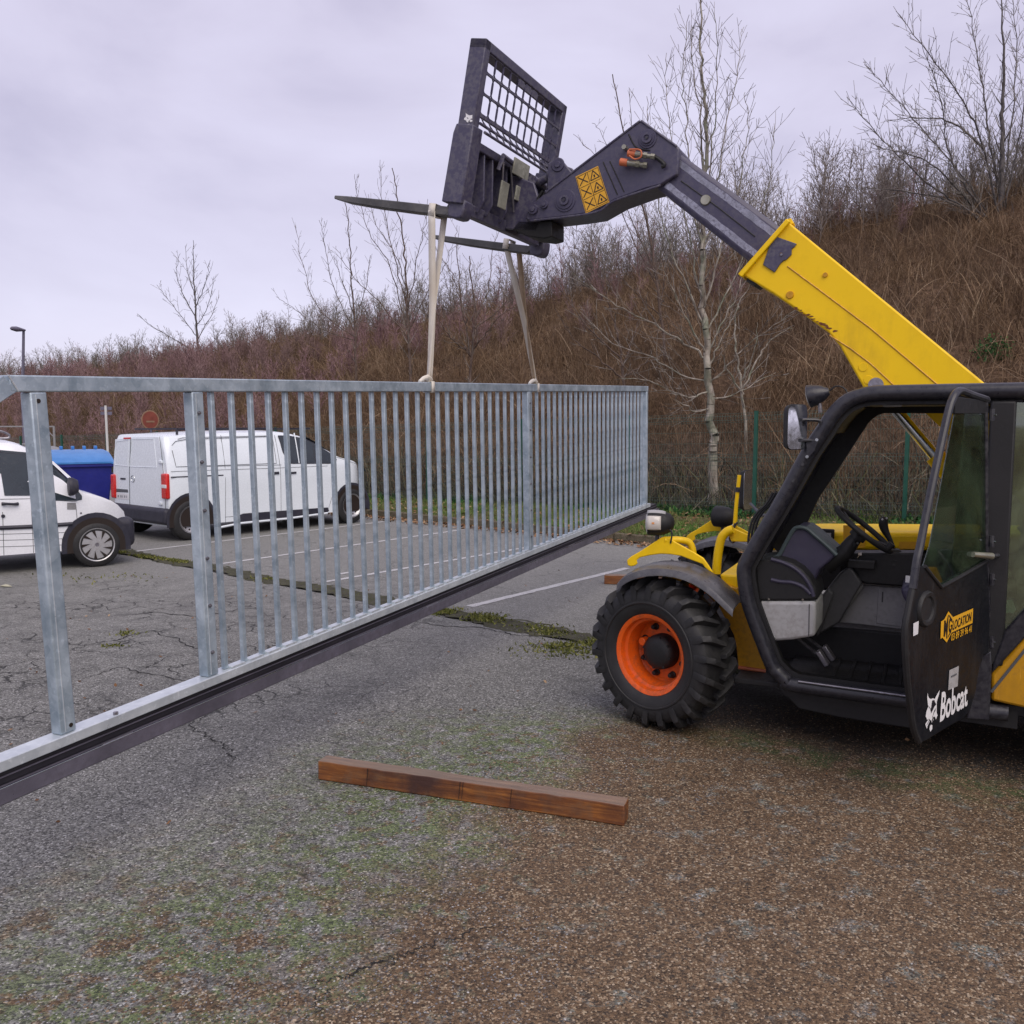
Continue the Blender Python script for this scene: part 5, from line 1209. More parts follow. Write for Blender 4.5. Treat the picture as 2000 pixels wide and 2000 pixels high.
m.tube(smooth_path([(a[0]+.03, 0, a[1]), (a[0], -.02, a[1]), (b[0], -.05, b[1]), (b[0]-.01, -.06, b[1]-.04)], 4), .010, 8); m.tube([(c_[0]+.03, 0, c_[1]), (c_[0], -.03, c_[1]), (d[0], -.06, d[1])], .010, 8); m.build('mirror_arm', M_BLK, tele)
m = MB(); m.sidep(S([(1575,858),(1598,860),(1592,880),(1575,900)], -.03), -.035, -.06); m.build('mirror_bracket', M_BLK, tele, bevel=.004)
for px_, py_ in ((1595,859),(1576,892),(1567,907),(1549,940)): x, z = TF.side(px_, py_, -.03); MB().cyl((x, -.05, z), (x, -.032, z), .009, n=8).build('bolt', M_CHROME if py_ < 900 else M_BLK, tele)
mx, mz = TF.side(1460, 957, -1.55)
mirror((mx, -1.55, mz), .14, .30, (-.9, .25, 0.0), 'tall narrow mirror on the far side')
MB().tube([(mx-.03, -1.52, mz-.1), (mx-.15, -1.3, mz-.16), (mx-.45, -.85, mz-.1)], .012, 8).build('mirror_arm', M_BLK, tele)

# --- door, hinged on the rear post and swung open towards us
HX, HY = -1.83, -.03; DA = atan2(.912, .41)
dn = Vector((-sin(DA), cos(DA), 0)); dd = Vector((cos(DA), sin(DA), 0))
dnw = TF.x*dn.x+TF.y*dn.y; DP = TF.w((HX, HY, 0))
def DT(pts, off=0.0):                 # pixels -> (distance from hinge, height) on the door plane
    out = []
    for a, b in pts:
        q = TF.loc(onpl(a, b, DP+dnw*off, dnw)); out.append(((q.x-HX)*dd.x+(q.y-HY)*dd.y, q.z))
    return out
def DL(p, off=0.0): return Vector((HX, HY, 0))+dd*p[0]+dn*off+Vector((0, 0, p[1]))
low = DT([(1928,1094),(1838,1147),(1804,1107),(1794,1104),(1788,1147),(1780,1184),(1773,1215),(1773,1257),(1778,1320),(1783,1370),(1787,1412),(1793,1436),(1799,1451),(1812,1445),(1844,1425),(1883,1403),(1897,1384),(1906,1350),(1914,1304),(1922,1281),(1935,1270),(1937,1180)])
m = MB(); m.prism(low, lambda p: DL(p, 0.0), lambda p: DL(p, -.03)); door = m.build('door', M_DOOR, tele, bevel=.006)
fr = DT([(1788,1150),(1795,1098),(1803,1062),(1818,985),(1837,895),(1857,805),(1866,778),(1873,767),(1881,763),(1892,767),(1908,773),(1932,781)])
m = MB(); m.tube(smooth_path([DL(p, -.012) for p in fr], 4), .019, 10); m.build('door_tube', M_BLK, door)
fr2 = DT([(1788,1150),(1779,1195),(1773,1240),(1777,1320),(1784,1385),(1790,1425),(1800,1450)])
m = MB(); m.tube(smooth_path([DL(p, -.014) for p in fr2], 4), .016, 8); m.build('door_edge', M_TRIM, door)
gl = DT([(1868,806),(1926,806),(1930,1094),(1838,1146),(1806,1106),(1819,1066)])
m = MB(); m.prism(gl, lambda p: DL(p, -.008), lambda p: DL(p, -.013)); m.build('door_glass', M_GLASSD, door)
hb = DT([(1868,774),(1930,783),(1926,808),(1866,808)]); m = MB(); m.prism(hb, lambda p: DL(p, -.002), lambda p: DL(p, -.024)); m.build('door_header', M_TRIM, door, bevel=.003)
m = MB(); m.tube([DL(p, .0) for p in DT([(1806,1106),(1822,1127),(1838,1147),(1880,1124),(1929,1095)])], .010, 8); m.build('glass_moulding', M_TRIM, door)
m = MB(); m.tube([DL(p, -.012) for p in DT([(1929,786),(1930,1096),(1936,1270)])], .014, 8); m.build('hinge_stile', M_BLK, door)
sp_ = DT([(1808,1189)])[0]; c = DL(sp_, 0)
m = MB(); m.lathe([(.0, .006), (.055, .006), (.062, .014), (.078, .016), (.086, .008), (.088, -.002)], (0, 0, 0), dn, 32); m.xform(lambda v: v+c); m.build('grille', M_TRIM, door)
for py_ in (810, 1057, 1131, 1253):
    p = DL(DT([(1933, py_)])[0], .01); MB().cyl(p-Vector((0, 0, .03)), p+Vector((0, 0, .03)), .014, n=10).build('hinge', M_BLK, door)
    MB().cyl(p+dn*.012, p+dn*.022, .006, n=8).build('bolt', M_CHROME, door)
hp = DT([(1900,1083),(1925,1085)]); a, b = DL(hp[0], .0), DL(hp[1], .03); MB().cyl(a, b, .014, .018, n=12).build('door_stay', M_BRASS, door)
MB().tube([b, b+dn*.01-dd*.05, Vector((-1.86, -.06, b.z-.01))], .012, 8).build('stay_end', M_BLK, door)
# lettering on the door
def text_polys(txt, bold=0.0, spacing=1.0):
    cu = bpy.data.curves.new('t', 'FONT'); cu.body = txt; cu.offset = bold; cu.space_character = spacing; cu.resolution_u = 3
    ob = bpy.data.objects.new('t', cu); COL.objects.link(ob)
    dg = bpy.context.evaluated_depsgraph_get(); me = bpy.data.meshes.new_from_object(ob.evaluated_get(dg))
    vs = [(v.co.x, v.co.y) for v in me.vertices]; fs = [tuple(p.vertices) for p in me.polygons]
    bpy.data.objects.remove(ob); bpy.data.curves.remove(cu); bpy.data.meshes.remove(me)
    x0 = min(v[0] for v in vs); x1 = max(v[0] for v in vs); y0 = min(v[1] for v in vs); y1 = max(v[1] for v in vs)
    return [((v[0]-x0)/(x1-x0), (v[1]-y0)/(y1-y0)) for v in vs], fs
def quadmap(vs, Q):                  # unit square -> quad BL BR TR TL (3-D)
    BL, BR, TR_, TL = [Vector(q) for q in Q]
    return [BL*(1-u)*(1-v)+BR*u*(1-v)+TR_*u*v+TL*(1-u)*v for u, v in vs]
def print_on(name, vs, fs, Q, mat, par):
    me = bpy.data.meshes.new(name); me.from_pydata([tuple(p) for p in quadmap(vs, Q)], [], fs); me.update(); me.materials.append(mat)
    return link(name, me, par)
def dq(pts, off): return [DL(p, off) for p in DT(pts, 0)]
vs, fs = text_polys('Bobcat', .025)
print_on('lettering', vs, fs, dq([(1834,1411),(1888,1378),(1888.5,1331),(1838,1352)], .004), M_WHITEL, door)
def zt(x, y): return (1790+x/12.88, 1290+y/12.88)
cat1 = [(262,805),(272,890),(300,945),(340,965),(395,945),(445,965),(470,900),(510,830),(565,735),(545,850),(515,950),(492,1020),(488,1120),(487,1320),(510,1370),(470,1480),(440,1400),(405,1430),(400,1380),(430,1290),(440,1210),(410,1300),(385,1400),(378,1470),(360,1500),(330,1500),(300,1460),(250,1490),(210,1400),(235,1260),(275,1160),(262,1060),(250,930)]
def poly_decal(name, pts, off, mat, par):
    m = MB(); P = [DL(p, off) for p in DT([zt(*q) for q in pts])]; m.add(P, [tuple(range(len(P)))]); return m.build(name, mat, par, smooth=False)
emb = poly_decal('emblem', cat1, .004, M_WHITEL, door)
for pts in ([(370,1000),(420,985),(440,1040),(470,1100),(425,1150),(390,1230),(345,1320),(325,1210),(345,1190),(358,1080)], [(462,1180),(438,1240),(425,1300),(448,1260)], [(262,1110),(300,1170),(340,1210),(300,1190)]):
    poly_decal('emblem_mark', pts, .0055, M_BLK, emb)
for pts in ([(345,1610),(380,1620),(375,1720),(330,1785),(305,1720),(315,1650)], [(290,1470),(315,1530),(290,1600),(240,1710),(200,1600),(250,1520)], [(352,1500),(378,1500),(365,1570)], [(405,1460),(415,1460),(400,1540)]):
    poly_decal('emblem_part', pts, .004, M_WHITEL, emb)
for pts in ([(300,1490),(225,1620),(232,1625),(306,1500)], [(312,1520),(245,1660),(252,1665),(316,1535)]): poly_decal('emblem_mark', pts, .0055, M_BLK, emb)
def zl(x, y): return (1780+x/14.86, 1170+y/14.86)
def lq(pts, off): return [DL(p, off) for p in DT([zl(*q) for q in pts])]
def lpoly(name, pts, off, mat, par):
    m = MB(); P = lq(pts, off); m.add(P, [tuple(range(len(P)))]); return m.build(name, mat, par, smooth=False)
lg = lpoly('hire_sign', [(838,650),(930,590),(1052,355),(1185,520),(1770,265),(1752,690),(1145,970),(1003,1255),(880,1115),(822,1150)], .004, M_LABY, door); tag(lg, 'yellow hire company sign with black lettering')
lpoly('sign_border', [(905,1085),(925,620),(940,610),(918,1075)], .0055, M_BLKL, lg)
lpoly('sign_border', [(1060,440),(1160,590),(1150,620),(1062,500)], .0055, M_BLKL, lg)
lpoly('sign_border', [(1130,950),(1030,1120),(1040,1060),(1125,900)], .0055, M_BLKL, lg)
for T_, Q in (('M', [(915,1080),(1010,1150),(1050,450),(945,640)]), ('G', [(1045,1040),(1150,880),(1172,610),(1065,470)])):
    vs, fs = text_polys(T_, .03); print_on('lettering', vs, fs, lq(Q, .0055), M_BLKL, lg)
vs, fs = text_polys('LOCATION', .02); print_on('lettering', vs, fs, lq([(1165,905),(1705,635),(1720,370),(1185,620)], .0055), M_BLKL, lg)
vs, fs = text_polys('03 89 39 96 41', .015); print_on('lettering', vs, fs, lq([(1130,1225),(1725,950),(1735,745),(1140,1000)], .004), M_LABY, lg)
lpoly('label', [(30,1075),(170,1005),(192,630),(35,705)], .004, M_WHITE, door)
m = MB(); P = [DL(p, .004) for p in DT([zt(*q) for q in [(778,745),(1018,640),(1045,132),(808,240)]])]; m.add(P, [(0, 1, 2, 3)]); lb = m.build('label', M_GREY, door, smooth=False)
m = MB(); P = [DL(p, .0055) for p in DT([zt(*q) for q in [(840,430),(985,360),(990,310),(842,385)]])]; m.add(P, [(0, 1, 2, 3)]); m.build('print_line', M_SEAM, lb, smooth=False)

# --- boom
bl, br = -.87, -1.17
top = S([(1537,431),(1925,749.5)], bl); dirb = (Vector(top[1])-Vector(top[0])).normalized()
end = Vector(top[0])+dirb*2.35
lowb = S([(1450,537),(1508,572),(1560,607),(1617,648),(1640,675),(1658,707),(1686,756),(1700,775),(1745,790),(1800,800)], bl)
poly = [tuple(top[0]), tuple(end), (end.x-.05, end.y-.36), (end.x+.20, end.y-.34)]+[tuple(p) for p in reversed(lowb)]
m = MB(); m.sidep(poly, bl, br); boom = m.build('boom', M_YEL, tele, bevel=.012, seg=3)
# weld seams and pressed edges on the boom's face
for pts in ([(1538,520),(1600,566),(1700,641),(1832,752)], [(1620,655),(1660,680),(1700,710),(1745,752)]):
    m = MB(); m.tube([(x, bl+.0015, z) for x, z in S(pts, bl)], .0045, 6); m.build('weld_seam', M_YEL2, boom)
n_ = Vector((-dirb.y, dirb.x))
for px_, py_, r_ in ((1612,537,.014),(1543,576,.022),(1526,497,.010)):
    x, z = TF.side(px_, py_, bl); MB().cyl((x, bl+.012, z), (x, bl-.002, z), r_, r_*1.2, n=12).build('grease_cap', M_YEL2, boom)
for px_, py_ in ((1686,717),(1696,742)):
    x, z = TF.side(px_, py_, bl); MB().lathe([(.0, .004), (.026, .004), (.028, 0)], (x, bl, z), (0, 1, 0), 20).build('plug', M_YEL, boom)
x, z = TF.side(1711, 752, bl); MB().cyl((x, bl-.31, z), (x, bl+.03, z), .045, n=20).build('pivot_pin', M_STEEL, boom)
# rusty patch at the worn lower edge
M_RUST = paint('rust', (0.15, 0.055, 0.02), 0.9, 0.3, bump=.4)
for i in range(16):
    rr_ = random.Random(i); t = i/15; px_ = 1552+t*75; py_ = 604+t*43; x, z = TF.side(px_+rr_.uniform(-3, 3), py_-rr_.uniform(0, 4), bl)
    m = MB(); k = 7; s_ = rr_.uniform(.004, .012); m.add([(x+s_*rr_.uniform(.8, 2.6)*cos(6.28*j/k), bl+.0012, z+s_*rr_.uniform(.4, .9)*sin(6.28*j/k)) for j in range(k)], [tuple(range(k))]); m.build('rust_spot', M_RUST, boom, smooth=False)
# collar
a0 = S([(1441,535),(1536,427),(1543,432),(1449,542)], bl+.03)
m = MB(); m.sidep(a0, bl+.035, br-.035); col_ = m.build('collar', M_YEL, boom, bevel=.006)
m = MB(); m.sidep(S([(1510,460),(1556,476),(1552,482),(1546,486),(1546,497),(1536,507),(1530,509),(1524,515),(1513,532),(1490,517)], bl+.01), bl+.012, bl-.004); m.build('wear_pad_cover', M_GUN, col_, bevel=.003)
for px_, py_ in ((1526,497),(1505,475),(1488,494),(1473,512)): x, z = TF.side(px_, py_, bl+.02); MB().cyl((x, bl+.02, z), (x, bl-.0, z), .008, n=8).build('bolt', M_STEEL, col_)
m = MB(); m.sidep(S([(1460,540),(1478,552),(1470,556),(1456,548)], bl), bl-.02, br+.02); m.build('wear_pad', M_TRIM, col_)
m = MB(); m.sidep(S([(1536,428),(1545,426),(1550,436),(1541,438)], bl-.1), bl-.1, br+.1); m.build('top_guide', M_YEL, col_, bevel=.003)
# inner boom: octagonal section with rubbed bright corners
A1, A2 = TF.side(1309, 285, -.9), TF.side(1524, 443, -.9); B1, B2 = TF.side(1283, 368, -.9), TF.side(1461, 513, -.9)
def octa(T0, T1, yl, yr, c):
    T0, T1 = Vector(T0), Vector(T1); d = (T0-T1); h = d.length; e = d/h
    f = lambda k: T1+e*(h*k)
    cc = c/h
    P = [(yl, f(cc*1.6)), (yl, f(1-cc*1.6)), (yl-c, f(1)), (yr+c, f(1)), (yr, f(1-cc)), (yr, f(cc)), (yr+c, f(0)), (yl-c, f(0))]
    return [Vector((p[1].x, p[0], p[1].y)) for p in P]
dA = (Vector(A2)-Vector(A1)).normalized()*.5
R0 = octa(A1, B1, -.90, -1.14, .018); R1 = octa(Vector(A2)+dA, Vector(B2)+dA, -.90, -1.14, .018)
m = MB(); m.add(R0+R1, [tuple(range(8)), tuple(range(15, 7, -1))]+[(i, (i+1) % 8, (i+1) % 8+8, i+8) for i in range(8)]); ib = m.build('inner_boom', M_GUN, tele, bevel=.006)
M_RUB2 = paint('rubbed_steel', (0.34, 0.34, 0.40), 0.30, 0.35, (0.09, 0.085, 0.11), 0.9, metal=0.55, bump=.1, scale=7)
T0, T1, T2, T3 = Vector(A1), Vector(B1), Vector(A2)+dA, Vector(B2)+dA
for f0, f1 in ((.73, .88), (.14, .29)):
    rr_ = random.Random(int(f0*100)); N = 24; row0, row1 = [], []
    for i in range(N+1):
        s_ = .04+.96*i/N; t_ = T0.lerp(T2, s_); b2_ = T1.lerp(T3, s_); u0 = b2_.lerp(t_, f0+rr_.uniform(-.012, .012)*(1 if i < 18 else .3)); u1 = b2_.lerp(t_, f1+rr_.uniform(-.012, .012))
        row0.append(Vector((u0.x, -.8985, u0.y))); row1.append(Vector((u1.x, -.8985, u1.y)))
    m = MB(); m.strip([row0, row1], (0, -.004, 0)); m.build('wear_track', M_RUB2, ib)
x, z = TF.side(1378, 391, -.9); m = MB(); m.lathe([(0, .012), (.030, .012), (.034, .006), (.036, 0)], (x, -.899, z), (0, 1, 0), 24); m.build('plug_disc', M_BRASS, ib)
m = MB(); m.tube([(x_, -.897, z_) for x_, z_ in S([(1330,353),(1400,403),(1475,462)], -.897)], .004, 6); m.build('weld_seam', M_TRIM, ib)

# --- bent boom head
hp_ = S([(1252,234),(1260,238),(1322,284),(1327,290),(1323,340),(1290,361),(1262,368),(1200,391),(1158,415),(1120,421),(1060,428),(1030,431),(1026,424),(1038,398),(1066,376)], -.86)
m = MB(); m.sidep(hp_, -.86, -1.18); head = m.build('boom_head', M_GUN, tele, bevel=.010, seg=2)
def tubepx(pts, y, r, mat, name, par, n=8, sm=4): m = MB(); m.tube(smooth_path([(x, y, z) for x, z in S(pts, y)], sm), r, n); return m.build(name, mat, par)
tubepx([(1252,236),(1322,286)], -.858, .008, M_GUN, 'edge_flange', head); tubepx([(1066,376),(1250,236)], -.858, .008, M_GUN, 'edge_flange', head); tubepx([(1290,362),(1200,392),(1158,416),(1036,431)], -.858, .008, M_GUN, 'edge_flange', head)
for dx in (0, 13): tubepx([(1178+dx, 316-dx*.1), (1206+dx, 380-dx*.4)], -.859, .004, M_TRIM, 'weld_seam', head)
tubepx([(1228,262),(1240,285),(1254,292),(1270,294)], -.859, .005, M_TRIM, 'weld_seam', head)
for px_, py_, r_ in ((1265,271,.062),(1104,392,.075)):
    x, z = TF.side(px_, py_, -.86); m = MB(); m.lathe([(.0, .022), (.018, .022), (.020, .03), (.034, .03), (.036, .016), (r_*.78, .016), (r_*.80, .008), (r_, .008), (r_+.004, 0)], (x, -.86, z), (0, 1, 0), 32); pn = m.build('pivot_boss', M_GUN, head)
    MB().cyl((x, -.828, z), (x, -.829-.003, z), .009, n=12).build('pin_hole', M_BLK, pn)
    MB().cyl((x, -1.18, z), (x, -1.20, z), r_*.8, n=24).build('pivot_boss', M_GUN, head)
# warning label with its pictogram grid
Lq = [(1144,417),(1190.5,394.5),(1168,324),(1124,345)]
P = [(x, -.857, z) for x, z in S(Lq, -.857)]; wlab = decal('warning_label', P, M_LABY, head); tag(wlab, 'yellow warning label with black triangles')
def strokes(lines, Q, w_, mat, par, name='pictogram'):
    m = MB()
    for (x0, y0, x1, y1) in lines:
        dx, dy = x1-x0, y1-y0; L_ = hypot(dx, dy); ox, oy = -dy/L_*w_, dx/L_*w_
        m.add(quadmap([(x0+ox, y0+oy*.6), (x0-ox, y0-oy*.6), (x1-ox, y1-oy*.6), (x1+ox, y1+oy*.6)], Q), [(0, 1, 2, 3)])
    return m.build(name, mat, par, smooth=False)
Q2 = [(x, -.8555, z) for x, z in S(Lq, -.8555)]
ls = [(0.04, .03, .96, .03), (.04, .97, .96, .97), (.03, .03, .03, .97), (.97, .03, .97, .97), (.03, .35, .97, .35), (.03, .67, .97, .67), (.5, .03, .5, .97)]
strokes(ls, Q2, .009, M_BLKL, wlab)
for r0 in (.03, .355, .68):
    strokes([(.08, r0+.04, .44, r0+.27), (.08, r0+.27, .44, r0+.04)], Q2, .020, M_BLKL, wlab)
    strokes([(.55, r0+.05, .93, r0+.05), (.55, r0+.05, .74, r0+.27), (.93, r0+.05, .74, r0+.27)], Q2, .020, M_BLKL, wlab)
    strokes([(.74, r0+.09, .74, r0+.16)], Q2, .03, M_BLKL, wlab)
# hydraulic couplings
def coup(p0, p1, r, y, capm, name):
    a = TF.side(*p0, y); b = TF.side(*p1, y); A_ = Vector((a[0], y, a[1])); B_ = Vector((b[0], y-.02, b[1])); d = B_-A_
    m = MB(); m.cyl(A_, A_+d*.28, r*1.15, n=14); c1 = m.build(name, capm, head, bevel=.003)
    m = MB(); m.cyl(A_+d*.27, A_+d*.62, r*.9, n=14); m.cyl(A_+d*.60, A_+d*.72, r*1.05, n=6); m.cyl(A_+d*.70, A_+d*.88, r*.75, n=14); m.cyl(A_+d*.86, A_+d*1.0, r*.95, n=6); m.build('coupling_body', M_BRASS, c1)
coup((1211,316), (1262,322), .022, -.80, M_ORGP, 'hydraulic_coupling'); coup((1226,299), (1277,305), .020, -.79, M_ORGP, 'hydraulic_coupling')
tubepx([(1229,292),(1250,293),(1252,306),(1240,311),(1229,304)], -.77, .006, M_ORGP, 'cap_strap', head)
x, z = TF.side(1220, 288, -.82); MB().cyl((x, -.86, z), (x, -.80, z), .016, n=12).build('grease_nipple', M_BRASS, head)
tubepx([(1276,305),(1288,312),(1298,322),(1292,326)], -.83, .014, M_TRIM, 'hose_stub', head)

# --- quick hitch, carriage, backrest, forks (a frame tilted back with the head)
TA = radians(10.5); h0 = TF.side(892, 409, -.25)
FW = Vector((cos(TA), 0, sin(TA))); UP = Vector((-sin(TA), 0, cos(TA)))
def K(y, v, w_=0.0): return Vector((h0[0], 0, h0[1]))+Vector((0, y, 0))+UP*v+FW*w_
nKw = TF.x*FW.x+Vector((0, 0, FW.z))
def CR(px_, py_, w_=0.0):
    q = TF.loc(onpl(px_, py_, TF.w(K(-.25, 0, w_)), nKw)); d = q-K(0, 0, 0); return (q.y, d.dot(UP))
def kbox(m, y0, y1, v0, v1, w0_, w1_):
    return m.hexa([K(y0, v0, w0_), K(y1, v0, w0_), K(y1, v1, w0_), K(y0, v1, w0_), K(y0, v0, w1_), K(y1, v0, w1_), K(y1, v1, w1_), K(y0, v1, w1_)])
YL, YR = -.20, -1.62
m = MB()
for y0, y1 in ((YL, YL-.075), (YR, YR+.075)): kbox(m, y0, y1, .52, 1.065, -.06, .06)
kbox(m, YL, YR, 1.0, 1.065, -.06, .06)
back = m.build('load_backrest', M_GUN, tele, bevel=.008)
# pierced guard plate: rows x columns of rounded openings
m = MB(); yA, yB = YL-.07, YR+.07; va, vb = .615, 1.0; NCOL = 11
rows_ = [(.625, .742), (.753, .870), (.882, .995)]; PW_ = -.055
cw = (yB-yA)/NCOL; th = .008
def plate_cell(m, y0, y1, v0, v1, hy0, hy1, hv0, hv1):
    N = 16; O, I = [], []
    for i in range(N):
        t = 2*pi*(i+.5)/N; ct, st_ = cos(t), sin(t); e = .45
        I.append(((hy0+hy1)/2+(hy1-hy0)/2*(abs(ct)**e)*(1 if ct > 0 else -1), (hv0+hv1)/2+(hv1-hv0)/2*(abs(st_)**e)*(1 if st_ > 0 else -1)))
        k = 1/max(abs(ct), abs(st_)); O.append(((y0+y1)/2+(y1-y0)/2*ct*k, (v0+v1)/2+(v1-v0)/2*st_*k))
    vs = [K(y, v, PW_) for y, v in O]+[K(y, v, PW_) for y, v in I]+[K(y, v, PW_+th) for y, v in O]+[K(y, v, PW_+th) for y, v in I]
    fs = []
    for i in range(N):
        j = (i+1) % N; fs += [(i, j, N+j, N+i), (2*N+j, 2*N+i, 3*N+i, 3*N+j), (N+i, N+j, 3*N+j, 3*N+i), (j, i, 2*N+i, 2*N+j)]
    m.add(vs, fs)
for ri, (v0, v1) in enumerate(rows_):
    for c_i in range(NCOL):
        y0 = yA+cw*c_i; y1 = y0+cw; g_ = .009*(1 if cw > 0 else -1)
        hv1 = v1-.002 if not (ri == 2 and c_i in (4, 5, 6)) else v1-.045
        plate_cell(m, y0, y1, v0, v1, y0+(-g_ if cw < 0 else g_)*1.0, y1-(-g_ if cw < 0 else g_)*1.0, v0+.003, hv1)
kbox(m, yA, yB, .603, .627, -.058, -.036); kbox(m, yA, yB, .741, .754, -.056, -.044); kbox(m, yA, yB, .869, .883, -.056, -.044)
m.build('guard_plate', M_GUN, back, bevel=0)
# slanted lower guard
m = MB()
for v_, w_ in ((.56, -.065), (.505, -.11)): m.tube([K(yA, v_, w_), K(yB, v_, w_)], .010, 8)
for i in range(12): y = yA+(yB-yA)*(i+.3)/12; m.tube([K(y, .605, -.05), K(y-.02, .58, -.06), K(y-.06, .54, -.09), K(y-.08, .505, -.11)], .005, 6)
m.build('lower_guard', M_GUN, back)
# carriage: thick side plates, cross bars, back plate with stiffeners
def kside(m, pts, y0, y1): return m.prism(pts, lambda p: K(y0, p[0], p[1]), lambda p: K(y1, p[0], p[1]))
m = MB(); kbox(m, YL-.06, YR+.06, .05, .41, .03, .042); car = m.build('carriage', M_GUN, tele)
for y0 in (YL+.02, YR-.02):
    s_ = -1 if y0 > -1 else 1
    m = MB(); kside(m, [(.03, -.07), (.53, -.07), (.53, .06), (.47, .075), (.03, .085)], y0, y0+s_*.14); m.build('side_plate', M_GUN, car, bevel=.008)
m = MB(); kbox(m, YL-.1, YR+.1, .40, .455, -.06, .02); m.build('upper_rail', M_GUN, car, bevel=.008)
m = MB(); kbox(m, YL-.08, YR+.08, -.02, .06, -.05, .03); m.build('lower_rail', M_GUN, car, bevel=.008)
for y in (-.42, -.55, -.78, -1.00, -1.22, -1.42):
    m = MB(); kside(m, [(.02, .03), (.42, .03), (.40, -.05), (.10, -.10), (.02, -.07)], y, y-.018); m.build('stiffener', M_GUN, car, bevel=.003)
M_OLD = paint('old_pale_plate', (0.33, 0.33, 0.27), 0.7, 0.3, (0.12, 0.12, 0.10), 0.7)
for y0, y1, v0, v1 in ((-.60, -.72, .10, .28), (-.74, -1.00, .36, .47), (-.84, -.93, .20, .30)):
    m = MB(); kbox(m, y0, y1, v0, v1, -.125, -.112); m.build('old_plate', M_OLD, car, bevel=.004)
m = MB(); a = K(-.60, .44, -.10); b = K(-.95, .42, -.10); m.tube([K(-.58, .34, -.09), a, b], [.014, .018, .018], 8); m.build('locking_lever', M_GUN, car)
m = MB(); m.tube([K(-.60, .40, -.11), K(-.66, .16, -.11)], .007, 6); m.tube([K(-.72, .40, -.11), K(-.88, .12, -.11)], .007, 6); m.build('lever_rod', M_STEEL, car)
# small emblem on the backrest's left foot
Yf = YL+.0015
def kf(pts):   # pixel -> point on the outer left face of the backrest
    out = []
    for a, b in pts:
        q = TF.loc(onpl(a, b, TF.w(Vector((0, Yf, 0))), TF.y)); out.append(Vector((q.x, Yf, q.z)))
    return out
def ze(x, y): return (900+x/38.65, 200+y/38.65)
for pts in ([(360,790),(560,950),(680,980),(880,940),(860,1130),(880,1200),(700,1260),(880,1330),(870,1440),(690,1480),(600,1380),(560,1520),(440,1470),(420,1380),(240,1290),(260,1170),(360,1110),(390,1010)], [(500,1640),(650,1620),(640,1730),(510,1720)]):
    m = MB(); P = kf([ze(*p) for p in pts]); m.add(P, [tuple(range(len(P)))]); e_o = m.build('emblem', M_WHITEL, back, smooth=False)
Yf += .001
for pts in ([(440,1110),(600,1200),(500,1230)], [(700,1270),(820,1240),(800,1300)], [(590,1370),(690,1350),(640,1500),(570,1500)]):
    m = MB(); P = kf([ze(*p) for p in pts]); m.add(P, [tuple(range(len(P)))]); m.build('emblem_mark', M_BLK, e_o, smooth=False)
# knuckle and tilt linkage between head and carriage
m = MB(); m.sidep(S([(1036,432),(1012,430),(1000,448),(1030,462),(1062,466),(1078,462),(1078,430)], -.90), -.90, -1.14); m.build('head_underplate', M_TRIM, head, bevel=.008)
lk = S([(1070,318),(1086,312),(1102,318),(1118,338),(1122,352),(1090,372),(1068,376)], -.94)
m = MB(); m.sidep(lk, -.94, -.965); m.sidep(lk, -1.09, -1.115); lk_o = m.build('tilt_link', M_GUN, tele, bevel=.008)
x, z = TF.side(1090, 322, -.94); MB().lathe([(0, .02), (.02, .02), (.024, .01), (.045, .01), (.05, 0)], (x, -.94, z), (0, 1, 0), 24).build('link_boss', M_GUN, lk_o)
a = TF.side(1104, 330, -1.02); b = TF.side(1050, 358, -1.02); cyl_a = Vector((a[0], -1.02, a[1])); cyl_b = Vector((b[0], -1.02, b[1]))
m = MB(); m.cyl(cyl_a, cyl_a.lerp(cyl_b, .55), .05, n=18); m.cyl(cyl_a.lerp(cyl_b, .5), cyl_b, .03, n=14); m.cyl(cyl_b+Vector((0, .1, 0)), cyl_b-Vector((0, .1, 0)), .035, n=14); m.build('tilt_cylinder', M_GUN, tele)
for k in range(4): tubepx([(1060+4*k, 372+3*k), (1050+7*k, 392), (1062+6*k, 408), (1075+6*k, 400)], -.90-.02*k, .010, M_TRIM, 'hose', head)
for px_, py_, r_ in ((1040,408,.035),(1062,399,.026)):
    x, z = TF.side(px_, py_, -.84); MB().lathe([(0, .03), (r_*.5, .03), (r_*.55, .02), (r_, .02), (r_*1.1, .0), (r_*1.15, -.05)], (x, -.86, z), (0, 1, 0), 20).build('hitch_pin', M_GUN, head)
m = MB(); kside(m, [(.0, -.03), (.38, -.03), (.34, -.22), (.12, -.34), (.0, -.30)], -.90, -.93); kside(m, [(.0, -.03), (.38, -.03), (.34, -.22), (.12, -.34), (.0, -.30)], -1.11, -1.14); m.build('quick_hitch', M_GUN, tele, bevel=.008)
